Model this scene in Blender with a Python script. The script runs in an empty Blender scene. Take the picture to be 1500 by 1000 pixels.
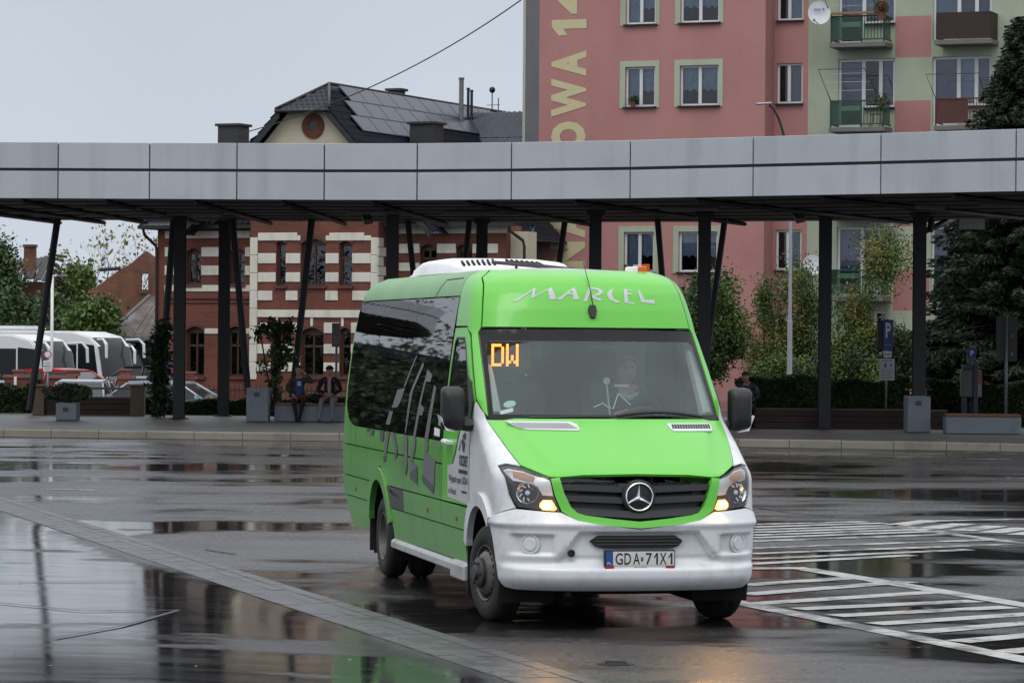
import bpy, bmesh, math, random
import numpy as np
from mathutils import Vector, Matrix
random.seed(7)
R = math.radians
SC = bpy.context.scene
COL = SC.collection

# ------------------------------------------------------------------ camera, world, sun, exposure
CAM_H, FPX, HOR, ROLL = 2.124, 4700.0, 495.0, 0.008
cam = bpy.data.objects.new("camera", bpy.data.cameras.new("camera"))
COL.objects.link(cam); SC.camera = cam
cam.data.sensor_width = 36.0
cam.data.lens = 36.0 * FPX / 1500.0
cam.data.shift_y = -(500.0 - HOR) / 1500.0
cam.data.clip_start, cam.data.clip_end = 0.5, 3000.0
cam.matrix_world = Matrix.Translation((0, 0, CAM_H)) @ Matrix.Rotation(R(90), 4, 'X') @ Matrix.Rotation(ROLL, 4, 'Z')

SUN_EL, SUN_AZ = 58.0, 200.0          # bright part of the overcast, behind the photographer
world = bpy.data.worlds.new("World"); SC.world = world; world.use_nodes = True
def build_world():
    nt = world.node_tree; N = nt.nodes; L = nt.links
    N.clear()
    out = N.new("ShaderNodeOutputWorld"); bg = N.new("ShaderNodeBackground")
    sky = N.new("ShaderNodeTexSky"); sky.sky_type = 'NISHITA'; sky.sun_disc = False
    sky.sun_elevation = R(SUN_EL); sky.sun_rotation = R(SUN_AZ); sky.dust_density = 6.0; sky.air_density = 1.0
    sc = N.new("ShaderNodeMixRGB"); sc.blend_type = 'MULTIPLY'; sc.inputs[0].default_value = 1.0
    sc.inputs[2].default_value = (0.09, 0.09, 0.09, 1)
    L.new(sky.outputs[0], sc.inputs[1])
    tc = N.new("ShaderNodeTexCoord"); sep = N.new("ShaderNodeSeparateXYZ")
    L.new(tc.outputs['Generated'], sep.inputs[0])
    ramp = N.new("ShaderNodeValToRGB")                    # overcast deck: brighter towards the zenith
    e = ramp.color_ramp.elements
    e[0].position = 0.0; e[0].color = (0.64, 0.70, 0.78, 1)
    e[1].position = 1.0; e[1].color = (1.75, 1.77, 1.8, 1)
    m = ramp.color_ramp.elements.new(0.10); m.color = (0.575, 0.63, 0.71, 1)
    m = ramp.color_ramp.elements.new(0.35); m.color = (0.84, 0.88, 0.94, 1)
    L.new(sep.outputs['Z'], ramp.inputs[0])
    nz = N.new("ShaderNodeTexNoise"); nz.inputs['Scale'].default_value = 3.0; nz.inputs['Detail'].default_value = 4.0
    L.new(tc.outputs['Generated'], nz.inputs['Vector'])
    mr = N.new("ShaderNodeMapRange"); mr.inputs[1].default_value = 0.3; mr.inputs[2].default_value = 0.7
    mr.inputs[3].default_value = 0.92; mr.inputs[4].default_value = 1.08
    L.new(nz.outputs[0], mr.inputs[0])
    mul = N.new("ShaderNodeMixRGB"); mul.blend_type = 'MULTIPLY'; mul.inputs[0].default_value = 1.0
    L.new(ramp.outputs[0], mul.inputs[1]); L.new(mr.outputs[0], mul.inputs[2])
    mix = N.new("ShaderNodeMixRGB"); mix.inputs[0].default_value = 0.9
    L.new(sc.outputs[0], mix.inputs[1]); L.new(mul.outputs[0], mix.inputs[2])
    L.new(mix.outputs[0], bg.inputs['Color']); bg.inputs['Strength'].default_value = 1.0
    L.new(bg.outputs[0], out.inputs[0])
build_world()
sun = bpy.data.objects.new("sun", bpy.data.lights.new("sun", 'SUN')); COL.objects.link(sun)
sun.data.energy = 0.5; sun.data.angle = R(25); sun.data.color = (1.0, 0.97, 0.93)
sun.rotation_euler = (R(90 - SUN_EL), 0, R(-20))
SC.view_settings.view_transform = 'Standard'; SC.view_settings.look = 'None'
SC.view_settings.exposure = 0.12; SC.view_settings.gamma = 1.0
SC.view_settings.use_curve_mapping = False
SC.cycles.max_bounces = 8; SC.cycles.transparent_max_bounces = 12
SC.cycles.use_denoising = True
SC.cycles.sample_clamp_indirect = 4.0

# ------------------------------------------------------------------ where photographed points stand in the world
def unroll(px, py):
    c, s = math.cos(ROLL), math.sin(ROLL); a, b = px - 750.0, py - 500.0
    return c*a + s*b, -s*a + c*b + 500.0 - HOR
def at(px, py, Y):
    u, v = unroll(px, py)
    return Vector((u/FPX*Y, Y, CAM_H - v/FPX*Y))
def gnd(px, py, z=0.0):
    u, v = unroll(px, py)
    Y = (CAM_H - z)*FPX/max(v, 1e-3)
    return Vector((u/FPX*Y, Y, z))

# ------------------------------------------------------------------ materials
MATS = {}
def rgb(c): return (c[0], c[1], c[2], 1.0)
def mat(name, color, rough=0.6, metal=0.0, var=0.12, vscale=3.0, bump=0.0, bscale=40.0, spec=0.5, coat=0.0, dirt=None, dscale=1.5, dlo=0.5, dhi=0.75, emit=None, estr=0.0, island=0.0, streak=None, objvar=0.0):
    if name in MATS: return MATS[name]
    m = bpy.data.materials.new(name); m.use_nodes = True
    nt = m.node_tree; N = nt.nodes; L = nt.links
    b = N["Principled BSDF"]
    b.inputs['Roughness'].default_value = rough; b.inputs['Metallic'].default_value = metal
    b.inputs['Specular IOR Level'].default_value = spec
    if coat: b.inputs['Coat Weight'].default_value = coat; b.inputs['Coat Roughness'].default_value = 0.06
    tc = N.new("ShaderNodeTexCoord")
    nz = N.new("ShaderNodeTexNoise"); nz.inputs['Scale'].default_value = vscale; nz.inputs['Detail'].default_value = 6.0
    L.new(tc.outputs['Object'], nz.inputs['Vector'])
    mr = N.new("ShaderNodeMapRange"); mr.inputs[1].default_value = 0.25; mr.inputs[2].default_value = 0.75
    mr.inputs[3].default_value = 1.0 - var; mr.inputs[4].default_value = 1.0 + var
    L.new(nz.outputs[0], mr.inputs[0])
    mul = N.new("ShaderNodeMixRGB"); mul.blend_type = 'MULTIPLY'; mul.inputs[0].default_value = 1.0
    mul.inputs[1].default_value = rgb(color); L.new(mr.outputs[0], mul.inputs[2])
    last = mul.outputs[0]
    if island:
        ge = N.new("ShaderNodeNewGeometry")
        m2 = N.new("ShaderNodeMapRange"); m2.inputs[3].default_value = 1.0 - island; m2.inputs[4].default_value = 1.0 + island
        L.new(ge.outputs['Random Per Island'], m2.inputs[0])
        q = N.new("ShaderNodeMixRGB"); q.blend_type = 'MULTIPLY'; q.inputs[0].default_value = 1.0
        L.new(last, q.inputs[1]); L.new(m2.outputs[0], q.inputs[2]); last = q.outputs[0]
    if dirt:
        n2 = N.new("ShaderNodeTexNoise"); n2.inputs['Scale'].default_value = dscale; n2.inputs['Detail'].default_value = 8.0; n2.inputs['Roughness'].default_value = 0.65
        L.new(tc.outputs['Object'], n2.inputs['Vector'])
        r2 = N.new("ShaderNodeMapRange"); r2.inputs[1].default_value = dlo; r2.inputs[2].default_value = dhi
        L.new(n2.outputs[0], r2.inputs[0])
        mx = N.new("ShaderNodeMixRGB"); L.new(r2.outputs[0], mx.inputs[0]); L.new(last, mx.inputs[1]); mx.inputs[2].default_value = rgb(dirt)
        last = mx.outputs[0]
    if streak:                                            # rain runs and soot lines down a wall
        mp = N.new("ShaderNodeMapping"); mp.inputs['Scale'].default_value = (streak[1], streak[1], streak[1]*.05); L.new(tc.outputs['Object'], mp.inputs[0])
        n3 = N.new("ShaderNodeTexNoise"); n3.inputs['Scale'].default_value = 1.0; n3.inputs['Detail'].default_value = 5.0; L.new(mp.outputs[0], n3.inputs['Vector'])
        r3 = N.new("ShaderNodeMapRange"); r3.inputs[1].default_value = .52; r3.inputs[2].default_value = .78; r3.inputs[4].default_value = streak[2]; L.new(n3.outputs[0], r3.inputs[0])
        m3 = N.new("ShaderNodeMixRGB"); L.new(r3.outputs[0], m3.inputs[0]); L.new(last, m3.inputs[1]); m3.inputs[2].default_value = rgb(streak[0]); last = m3.outputs[0]
    if objvar:
        oi = N.new("ShaderNodeObjectInfo"); r4 = N.new("ShaderNodeMapRange"); r4.inputs[3].default_value = 1 - objvar; r4.inputs[4].default_value = 1 + objvar; L.new(oi.outputs['Random'], r4.inputs[0])
        m4 = N.new("ShaderNodeMixRGB"); m4.blend_type = 'MULTIPLY'; m4.inputs[0].default_value = 1.0; L.new(last, m4.inputs[1]); L.new(r4.outputs[0], m4.inputs[2]); last = m4.outputs[0]
    L.new(last, b.inputs['Base Color'])
    if bump:
        nb = N.new("ShaderNodeTexNoise"); nb.inputs['Scale'].default_value = bscale; nb.inputs['Detail'].default_value = 4.0
        L.new(tc.outputs['Object'], nb.inputs['Vector'])
        bp = N.new("ShaderNodeBump"); bp.inputs['Strength'].default_value = bump; bp.inputs['Distance'].default_value = 0.02
        L.new(nb.outputs[0], bp.inputs['Height']); L.new(bp.outputs[0], b.inputs['Normal'])
    if emit:
        b.inputs['Emission Color'].default_value = rgb(emit); b.inputs['Emission Strength'].default_value = estr
    MATS[name] = m
    return m

def glass_mat(name, tint, refl=1.0, ior=1.5, film=0.0, filmcol=(0.5, 0.55, 0.55), rough=0.01):
    """thin pane: tinted see-through, mirror-like reflection by Fresnel, and a diffuse film of dirt, rain and painted haze"""
    if name in MATS: return MATS[name]
    m = bpy.data.materials.new(name); m.use_nodes = True
    nt = m.node_tree; N = nt.nodes; L = nt.links; N.clear()
    out = N.new("ShaderNodeOutputMaterial")
    tr = N.new("ShaderNodeBsdfTransparent"); tr.inputs[0].default_value = rgb(tint)
    gl = N.new("ShaderNodeBsdfGlossy"); gl.inputs['Roughness'].default_value = rough; gl.inputs[0].default_value = (refl, refl, refl, 1)
    fr = N.new("ShaderNodeFresnel"); fr.inputs[0].default_value = ior
    mx = N.new("ShaderNodeMixShader"); L.new(fr.outputs[0], mx.inputs[0])
    base = tr.outputs[0]
    if film:
        df = N.new("ShaderNodeBsdfDiffuse"); df.inputs[0].default_value = rgb(filmcol)
        tc = N.new("ShaderNodeTexCoord"); nz = N.new("ShaderNodeTexNoise"); nz.inputs['Scale'].default_value = 2.2; nz.inputs['Detail'].default_value = 7
        L.new(tc.outputs['Object'], nz.inputs['Vector'])
        mr = N.new("ShaderNodeMapRange"); mr.inputs[1].default_value = 0.3; mr.inputs[2].default_value = 0.75
        mr.inputs[3].default_value = film*0.7; mr.inputs[4].default_value = film*1.3
        L.new(nz.outputs[0], mr.inputs[0])
        m0 = N.new("ShaderNodeMixShader"); L.new(mr.outputs[0], m0.inputs[0]); L.new(tr.outputs[0], m0.inputs[1]); L.new(df.outputs[0], m0.inputs[2])
        base = m0.outputs[0]
    L.new(base, mx.inputs[1]); L.new(gl.outputs[0], mx.inputs[2]); L.new(mx.outputs[0], out.inputs[0])
    MATS[name] = m
    return m

def brick_mat(name, c1, c2, mortar, sx=0.25, sz=0.075, axis='XZ', rough=0.8, var=0.3, msize=0.012):
    if name in MATS: return MATS[name]
    m = mat(name, c1, rough=rough, var=var, vscale=0.8, bump=0.0)
    nt = m.node_tree; N = nt.nodes; L = nt.links; b = N["Principled BSDF"]
    tc = N.new("ShaderNodeTexCoord"); sp = N.new("ShaderNodeSeparateXYZ"); cb = N.new("ShaderNodeCombineXYZ")
    L.new(tc.outputs['Object'], sp.inputs[0])
    ad = N.new("ShaderNodeMath"); ad.operation = 'ADD'; L.new(sp.outputs['X'], ad.inputs[0]); L.new(sp.outputs['Y'], ad.inputs[1])
    L.new(ad.outputs[0], cb.inputs[0]); L.new(sp.outputs['Z'], cb.inputs[1])
    br = N.new("ShaderNodeTexBrick"); br.inputs['Scale'].default_value = 1.0
    br.inputs['Brick Width'].default_value = sx; br.inputs['Row Height'].default_value = sz; br.inputs['Mortar Size'].default_value = msize
    br.inputs['Color1'].default_value = rgb(c1); br.inputs['Color2'].default_value = rgb(c2); br.inputs['Mortar'].default_value = rgb(mortar)
    L.new(cb.outputs[0], br.inputs['Vector'])
    mulnode = [n for n in N if n.type == 'MIX_RGB'][0]
    L.new(br.outputs[0], mulnode.inputs[1])
    bp = N.new("ShaderNodeBump"); bp.inputs['Strength'].default_value = 0.5; bp.inputs['Distance'].default_value = 0.01; bp.invert = True
    L.new(br.outputs['Fac'], bp.inputs['Height']); L.new(bp.outputs[0], b.inputs['Normal'])
    return m

# ------------------------------------------------------------------ object helpers
def tag(o, label=None, cat=None, group=None, kind=None):
    if label: o['label'] = label
    if cat: o['category'] = cat
    if group: o['group'] = group
    if kind: o['kind'] = kind
    return o
def empty(name, loc=(0, 0, 0), rz=0.0, label=None, cat=None, group=None, kind=None, parent=None):
    o = bpy.data.objects.new(name, None); COL.objects.link(o); o.empty_display_size = 0.2
    o.location = loc; o.rotation_euler = (0, 0, rz)
    if parent: o.parent = parent
    return tag(o, label, cat, group, kind)
def link_mesh(name, me, mats, parent=None):
    for m in (mats if isinstance(mats, (list, tuple)) else [mats]): me.materials.append(m)
    o = bpy.data.objects.new(name, me); COL.objects.link(o)
    if parent: o.parent = parent
    return o
def kids(o): return [c for c in o.children]
def copy_tree(o, parent=None):
    c = o.copy(); COL.objects.link(c)
    if parent: c.parent = parent
    for ch in list(o.children): copy_tree(ch, c)
    return c

class MB:
    """collects simple solids; build() links them as one mesh object"""
    def __init__(s): s.v = []; s.f = []; s.m = []; s.sm = []
    def add(s, vs, fs, mi=0, smooth=False):
        k = len(s.v); s.v += [tuple(v) for v in vs]
        for f in fs: s.f.append(tuple(i + k for i in f)); s.m.append(mi); s.sm.append(smooth)
        return s
    def box(s, c, size, rz=0.0, mi=0, M=None):
        hx, hy, hz = size[0]/2, size[1]/2, size[2]/2
        vs = [Vector((x, y, z)) for x in (-hx, hx) for y in (-hy, hy) for z in (-hz, hz)]
        if rz: vs = [Matrix.Rotation(rz, 3, 'Z') @ v for v in vs]
        if M: vs = [M @ v for v in vs]
        vs = [v + Vector(c) for v in vs]
        return s.add(vs, [(0, 1, 3, 2), (4, 6, 7, 5), (0, 4, 5, 1), (2, 3, 7, 6), (0, 2, 6, 4), (1, 5, 7, 3)], mi)
    def bx(s, x0, x1, y0, y1, z0, z1, mi=0):
        return s.box(((x0+x1)/2, (y0+y1)/2, (z0+z1)/2), (abs(x1-x0), abs(y1-y0), abs(z1-z0)), 0, mi)
    def tube(s, pts, r, n=8, mi=0, caps=True):
        pts = [Vector(p) for p in pts]; rs = r if isinstance(r, (list, tuple)) else [r]*len(pts)
        k = len(pts); vs = []; fs = []
        d0 = (pts[1]-pts[0]).normalized()
        ref = Vector((0, 0, 1)) if abs(d0.z) < 0.9 else Vector((1, 0, 0))
        for i in range(k):
            d = (pts[min(i+1, k-1)] - pts[max(i-1, 0)]).normalized()
            a = d.cross(ref)
            if a.length < 1e-6: a = d.cross(Vector((0, 1, 0)))
            a.normalize(); b = a.cross(d)
            for j in range(n):
                t = 2*math.pi*j/n
                vs.append(pts[i] + (a*math.cos(t) + b*math.sin(t))*rs[i])
        for i in range(k-1):
            for j in range(n):
                fs.append((i*n+j, i*n+(j+1) % n, (i+1)*n+(j+1) % n, (i+1)*n+j))
        s.add(vs, fs, mi, True)
        if caps:
            s.add(vs[:n], [tuple(range(n))[::-1]], mi); s.add(vs[-n:], [tuple(range(n))], mi)
        return s
    def lathe(s, prof, n=24, M=None, mi=0, smooth=True):
        """prof: (r, h) along local Z"""
        vs = []; fs = []
        for r_, h_ in prof:
            for j in range(n):
                t = 2*math.pi*j/n; v = Vector((r_*math.cos(t), r_*math.sin(t), h_))
                vs.append(M @ v if M else v)
        for i in range(len(prof)-1):
            for j in range(n): fs.append((i*n+j, i*n+(j+1) % n, (i+1)*n+(j+1) % n, (i+1)*n+j))
        return s.add(vs, fs, mi, smooth)
    def prism(s, poly, h, M, mi=0):
        """poly in local XY, extruded 0..h along local Z, then M"""
        n = len(poly)
        vs = [M @ Vector((x, y, 0)) for x, y in poly] + [M @ Vector((x, y, h)) for x, y in poly]
        fs = [tuple(range(n))[::-1], tuple(range(n, 2*n))] + [(i, (i+1) % n, n+(i+1) % n, n+i) for i in range(n)]
        return s.add(vs, fs, mi)
    def quad(s, a, b, c, d, mi=0): return s.add([a, b, c, d], [(0, 1, 2, 3)], mi)
    def sphere(s, c, r, n=10, mi=0, sc=(1, 1, 1)):
        m = max(4, n//2 + 1); vs = []; fs = []
        for i in range(m+1):
            p = math.pi*i/m
            for j in range(n):
                t = 2*math.pi*j/n
                vs.append((c[0]+r*sc[0]*math.sin(p)*math.cos(t), c[1]+r*sc[1]*math.sin(p)*math.sin(t), c[2]+r*sc[2]*math.cos(p)))
        for i in range(m):
            for j in range(n): fs.append((i*n+j, (i+1)*n+j, (i+1)*n+(j+1) % n, i*n+(j+1) % n))
        return s.add(vs, fs, mi, True)
    def mesh(s, name, bevel=0.0, bseg=1):
        me = bpy.data.meshes.new(name); me.from_pydata(s.v, [], s.f); me.update()
        me.polygons.foreach_set('material_index', s.m); me.polygons.foreach_set('use_smooth', s.sm)
        bm = bmesh.new(); bm.from_mesh(me)
        bmesh.ops.remove_doubles(bm, verts=bm.verts, dist=1e-5)
        bmesh.ops.recalc_face_normals(bm, faces=bm.faces)
        if bevel:
            es = [e for e in bm.edges if len(e.link_faces) == 2 and e.calc_face_angle(0) > 0.6]
            bmesh.ops.bevel(bm, geom=es, offset=bevel, segments=bseg, affect='EDGES', clamp_overlap=True)
        for e in bm.edges:
            if len(e.link_faces) == 2 and e.calc_face_angle(0) > 0.7: e.smooth = False
        bm.to_mesh(me); bm.free()
        return me
    def build(s, name, mats, parent=None, bevel=0.0, bseg=1):
        return link_mesh(name, s.mesh(name, bevel, bseg), mats, parent)

def mesh_np(name, verts, faces, mats, parent=None, smooth=False):
    """quads or tris from numpy arrays"""
    me = bpy.data.meshes.new(name); k = faces.shape[1]
    me.vertices.add(len(verts)); me.vertices.foreach_set('co', verts.astype(np.float32).ravel())
    me.loops.add(faces.size); me.loops.foreach_set('vertex_index', faces.astype(np.int32).ravel())
    me.polygons.add(len(faces)); me.polygons.foreach_set('loop_start', np.arange(0, faces.size, k, dtype=np.int32))
    me.update(calc_edges=True); me.validate()
    if smooth: me.polygons.foreach_set('use_smooth', np.ones(len(me.polygons), dtype=bool))
    return link_mesh(name, me, mats, parent)

def text_polys(txt, size=1.0, bold=0.0, shear=0.0):
    """letters as triangulated outline in XY, from the built-in font"""
    cu = bpy.data.curves.new('lettering', 'FONT'); cu.body = txt; cu.size = size; cu.offset = bold; cu.shear = shear
    cu.align_x = 'CENTER'; cu.align_y = 'CENTER'; cu.resolution_u = 3
    o = bpy.data.objects.new('lettering', cu); COL.objects.link(o)
    bpy.context.view_layer.update()
    me = bpy.data.meshes.new_from_object(o.evaluated_get(bpy.context.evaluated_depsgraph_get()))
    vs = [tuple(v.co) for v in me.vertices]; fs = [tuple(p.vertices) for p in me.polygons]
    bpy.data.objects.remove(o); bpy.data.curves.remove(cu); bpy.data.meshes.remove(me)
    return vs, fs
def text_obj(name, txt, M, W, Hh, m, parent=None, bold=0.0, depth=0.0):
    """lettering fitted into W x Hh, placed by matrix M (letters in local XY facing +Z)"""
    vs, fs = text_polys(txt, 1.0, bold)
    a = np.array(vs); lo, hi = a.min(0), a.max(0)
    sx, sy = W/max(hi[0]-lo[0], 1e-6), Hh/max(hi[1]-lo[1], 1e-6); c = (lo+hi)/2
    me = bpy.data.meshes.new(name)
    me.from_pydata([M @ Vector(((v[0]-c[0])*sx, (v[1]-c[1])*sy, depth)) for v in vs], [], fs); me.update()
    return link_mesh(name, me, m, parent)
def basis(o, x, y, z=None):
    x = Vector(x).normalized(); y = Vector(y).normalized(); z = Vector(z) if z else x.cross(y)
    return Matrix(((x.x, y.x, z.x, o[0]), (x.y, y.y, z.y, o[1]), (x.z, y.z, z.z, o[2]), (0, 0, 0, 1)))

# ------------------------------------------------------------------ the minibus
VX, VY, VTH = 0.9476, 23.343, 0.2114
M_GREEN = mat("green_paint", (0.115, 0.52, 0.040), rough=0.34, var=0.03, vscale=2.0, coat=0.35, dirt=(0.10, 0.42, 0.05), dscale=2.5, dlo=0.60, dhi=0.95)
M_GREEN_SIDE = mat("green_paint_shaded_dirty", (0.095, 0.33, 0.050), rough=0.36, var=0.05, vscale=1.5, coat=0.2, dirt=(0.09, 0.20, 0.075), dscale=1.6, dlo=0.45, dhi=0.85)  # dark ground reflection painted into the flank green, plus dirt blotches
M_WHITE = mat("white_paint", (0.70, 0.72, 0.745), rough=0.32, var=0.04, coat=0.35, dirt=(0.42, 0.43, 0.44), dscale=4.5, dlo=0.50, dhi=0.88)
M_PLASTIC = mat("black_plastic", (0.012, 0.012, 0.013), rough=0.45, var=0.2)
M_DARK = mat("dark_void", (0.006, 0.006, 0.006), rough=0.9)
M_RUBBER = mat("tyre_rubber", (0.014, 0.014, 0.014), rough=0.72, var=0.25, vscale=6, bump=0.2)
M_RIM = mat("steel_rim", (0.14, 0.135, 0.125), rough=0.5, metal=0.3, var=0.3, vscale=8, dirt=(0.05, 0.04, 0.035), dscale=9)
M_HUB = mat("hub_grey", (0.055, 0.057, 0.06), rough=0.5, metal=0.3, var=0.3, vscale=10)
M_CHROME = mat("chrome", (0.75, 0.77, 0.8), rough=0.12, metal=1.0, var=0.02)
M_SILVER = mat("silver_trim", (0.42, 0.43, 0.44), rough=0.38, metal=0.1, var=0.1, dirt=(0.22, 0.21, 0.19), dscale=5)
M_TINT = mat("privacy_glass", (0.004, 0.004, 0.0045), rough=0.015, var=0.1, spec=0.55)
M_FRIT = mat("black_frit", (0.005, 0.005, 0.006), rough=0.12, spec=.22)
M_WS = glass_mat("windscreen_glass", (0.82, 0.90, 0.89), ior=1.40, film=0.085, filmcol=(0.40, 0.56, 0.58))  # pale teal sky haze painted into the dusty film
M_CABGLASS = glass_mat("cab_glass", (0.5, 0.54, 0.53), ior=1.55, film=0.02)
M_LENS = glass_mat("lamp_lens", (0.90, 0.91, 0.92), ior=1.45, film=0.05, filmcol=(0.7, 0.7, 0.7))
M_DECAL = mat("silver_foil", (0.50, 0.52, 0.55), rough=0.4, var=0.05)
M_DECAL_SIDE = mat("grey_side_foil", (0.14, 0.145, 0.155), rough=0.35, var=0.1)
M_DECAL_DARK = mat("dark_side_foil", (0.07, 0.075, 0.08), rough=0.4, var=0.1)
M_DOORFOIL = mat("door_foil", (0.50, 0.51, 0.52), rough=0.4, var=0.05, dirt=(0.36, 0.37, 0.36), dscale=4)
M_GREYPAN = mat("grey_rub_panel", (0.055, 0.057, 0.062), rough=0.5, var=0.15)
M_INTER = mat("cab_interior", (0.30, 0.33, 0.33), rough=0.8, var=0.1)
M_TRIM = mat("pillar_trim", (0.50, 0.54, 0.50), rough=0.7)
M_DASH = mat("dashboard", (0.09, 0.105, 0.11), rough=0.6)
M_AMBER = mat("amber_lens", (0.46, 0.24, 0.14), rough=0.2)
M_DRL = mat("lit_turn_lamp", (1, 0.6, 0.2), emit=(1.0, 0.55, 0.16), estr=24.0)
M_DRLRIM = mat("lit_turn_lamp_rim", (1, 0.4, 0.08), emit=(1.0, 0.30, 0.03), estr=5.0)
M_LED = mat("led_dots", (1, 0.4, 0.05), emit=(1.0, 0.24, 0.02), estr=1.9)
M_LEDHALO = mat("led_cores", (1, 0.5, 0.1), emit=(1.0, 0.46, 0.07), estr=1.7)
M_PLATE = mat("plate_white", (0.62, 0.62, 0.60), rough=0.45, var=0.04)
M_BLUE = mat("plate_blue", (0.02, 0.07, 0.28), rough=0.4)
M_RED = mat("red_strip", (0.42, 0.02, 0.03), rough=0.4)
M_BLACKPRINT = mat("black_print", (0.012, 0.012, 0.014), rough=0.5)
M_WHITEPRINT = mat("white_print", (0.75, 0.75, 0.75), rough=0.5)
M_ORANGE = mat("orange_plastic", (0.75, 0.13, 0.02), rough=0.4)

def table(pts, lo, hi, sig):
    z = np.arange(lo, hi + 1e-6, 0.004); p = np.array(pts); v = np.interp(z, p[:, 0], p[:, 1])
    k = int(sig*3/0.004) + 1; t = np.arange(-k, k+1)*0.004; g = np.exp(-t*t/(2*sig*sig)); g /= g.sum()
    v = np.convolve(np.pad(v, k, mode='edge'), g, 'valid')
    return z, v
XF = table([(.26, -.16), (.29, -.07), (.33, -.015), (.36, .006), (.385, .018), (.455, .018), (.475, -.030), (.50, -.030), (.54, -.012), (.74, -.008), (.80, -.03), (.88, -.055), (1.08, -.085), (1.13, -.115), (1.17, -.20),
            (1.25, -.36), (1.36, -.585), (1.45, -.79), (1.505, -.92), (1.52, -.945), (2.13, -1.545), (2.18, -1.59), (2.35, -1.655), (2.48, -1.725), (2.56, -1.80), (2.61, -1.88), (2.645, -1.98), (2.665, -2.10)], .2, 2.72, .010)
WT = table([(.26, .91), (.36, .955), (.5, .972), (.8, .988), (1.1, .992), (1.3, .987), (1.5, .977), (1.7, .964), (1.9, .947), (2.1, .925), (2.3, .898), (2.42, .878), (2.50, .860), (2.56, .836), (2.60, .81), (2.635, .765), (2.665, .68)], .2, 2.72, .012)
CT = table([(.26, .50), (.8, .55), (1.15, .55), (1.5, .42), (1.65, .36), (2.2, .34), (2.5, .42), (2.665, .45)], .2, 2.72, .02)
XR = table([(.26, 7.1), (.42, 7.4), (.6, 7.62), (.85, 7.75), (1.5, 7.75), (2.2, 7.6), (2.5, 7.4), (2.6, 7.25), (2.665, 7.0)], .2, 2.72, .03)
xf = lambda z: np.interp(z, *XF); wz = lambda z: np.interp(z, *WT); cz = lambda z: np.interp(z, *CT); xr = lambda z: np.interp(z, *XR)
NE = 2.6
_r = np.sin(np.linspace(0, math.pi/2, 2000)); _q = 1 - np.clip(1 - _r**NE, 0, 1)**(1/NE)
_s = np.concatenate([[0], np.cumsum(np.hypot(np.diff(_q)*.5, np.diff(_r)*.95))]); _s /= _s[-1]
def surf(u, z):
    u = np.asarray(u, float); z = np.asarray(z, float); a = np.abs(u); sg = np.sign(u)
    ac = np.minimum(a, 1)
    x = xf(z) - cz(z)*np.interp(ac, _s, _q) - np.maximum(a-1, 0)
    d = np.clip((-x) - (xr(z) - .35), 0, .36)/.35
    y = sg*wz(z)*np.interp(ac, _s, _r)*(1 - .13*d**2.6)
    return np.stack([x, y, z], -1)
def normal(u, z):
    e = 1e-3
    a = surf(u+e, z) - surf(u-e, z); b = surf(u, z+e) - surf(u, z-e)
    n = np.cross(a, b); n /= np.linalg.norm(n, axis=-1, keepdims=True) + 1e-12
    return n
def dens(pts, step, closed=True):
    o = []
    m = len(pts)
    for i in range(m if closed else m-1):
        a = np.array(pts[i], float); b = np.array(pts[(i+1) % m], float)
        k = max(1, int(np.linalg.norm(b-a)/step))
        for j in range(k): o.append(tuple(a + (b-a)*j/k))
    if not closed: o.append(tuple(pts[-1]))
    return o
def fu(y, z):                       # front point -> u
    r = min(abs(y)/float(wz(z)), 1.0); return math.copysign(float(np.interp(r, _r, _s)), y)
def su(x, z, sg=-1):                # side point -> u
    q = float((xf(z) - x)/cz(z))
    if q <= 1: return sg*float(np.interp(max(q, 0), _q, _s))
    return sg*(1 + float(xf(z) - cz(z) - x))
def Fr(pts, closed=False, step=.05): return [(fu(y, z), z) for y, z in dens(pts, step, closed)]
def Sd(pts, sg=-1, closed=False, step=.06): return [(su(x, z, sg), z) for x, z in dens(pts, step, closed)]
def arc(cx, cy, r, a0, a1, n=14): return [(cx + r*math.cos(R(a0+(a1-a0)*i/n)), cy + r*math.sin(R(a0+(a1-a0)*i/n))) for i in range(n+1)]
def mir(pts): return [(-y, z) for y, z in pts]

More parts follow.
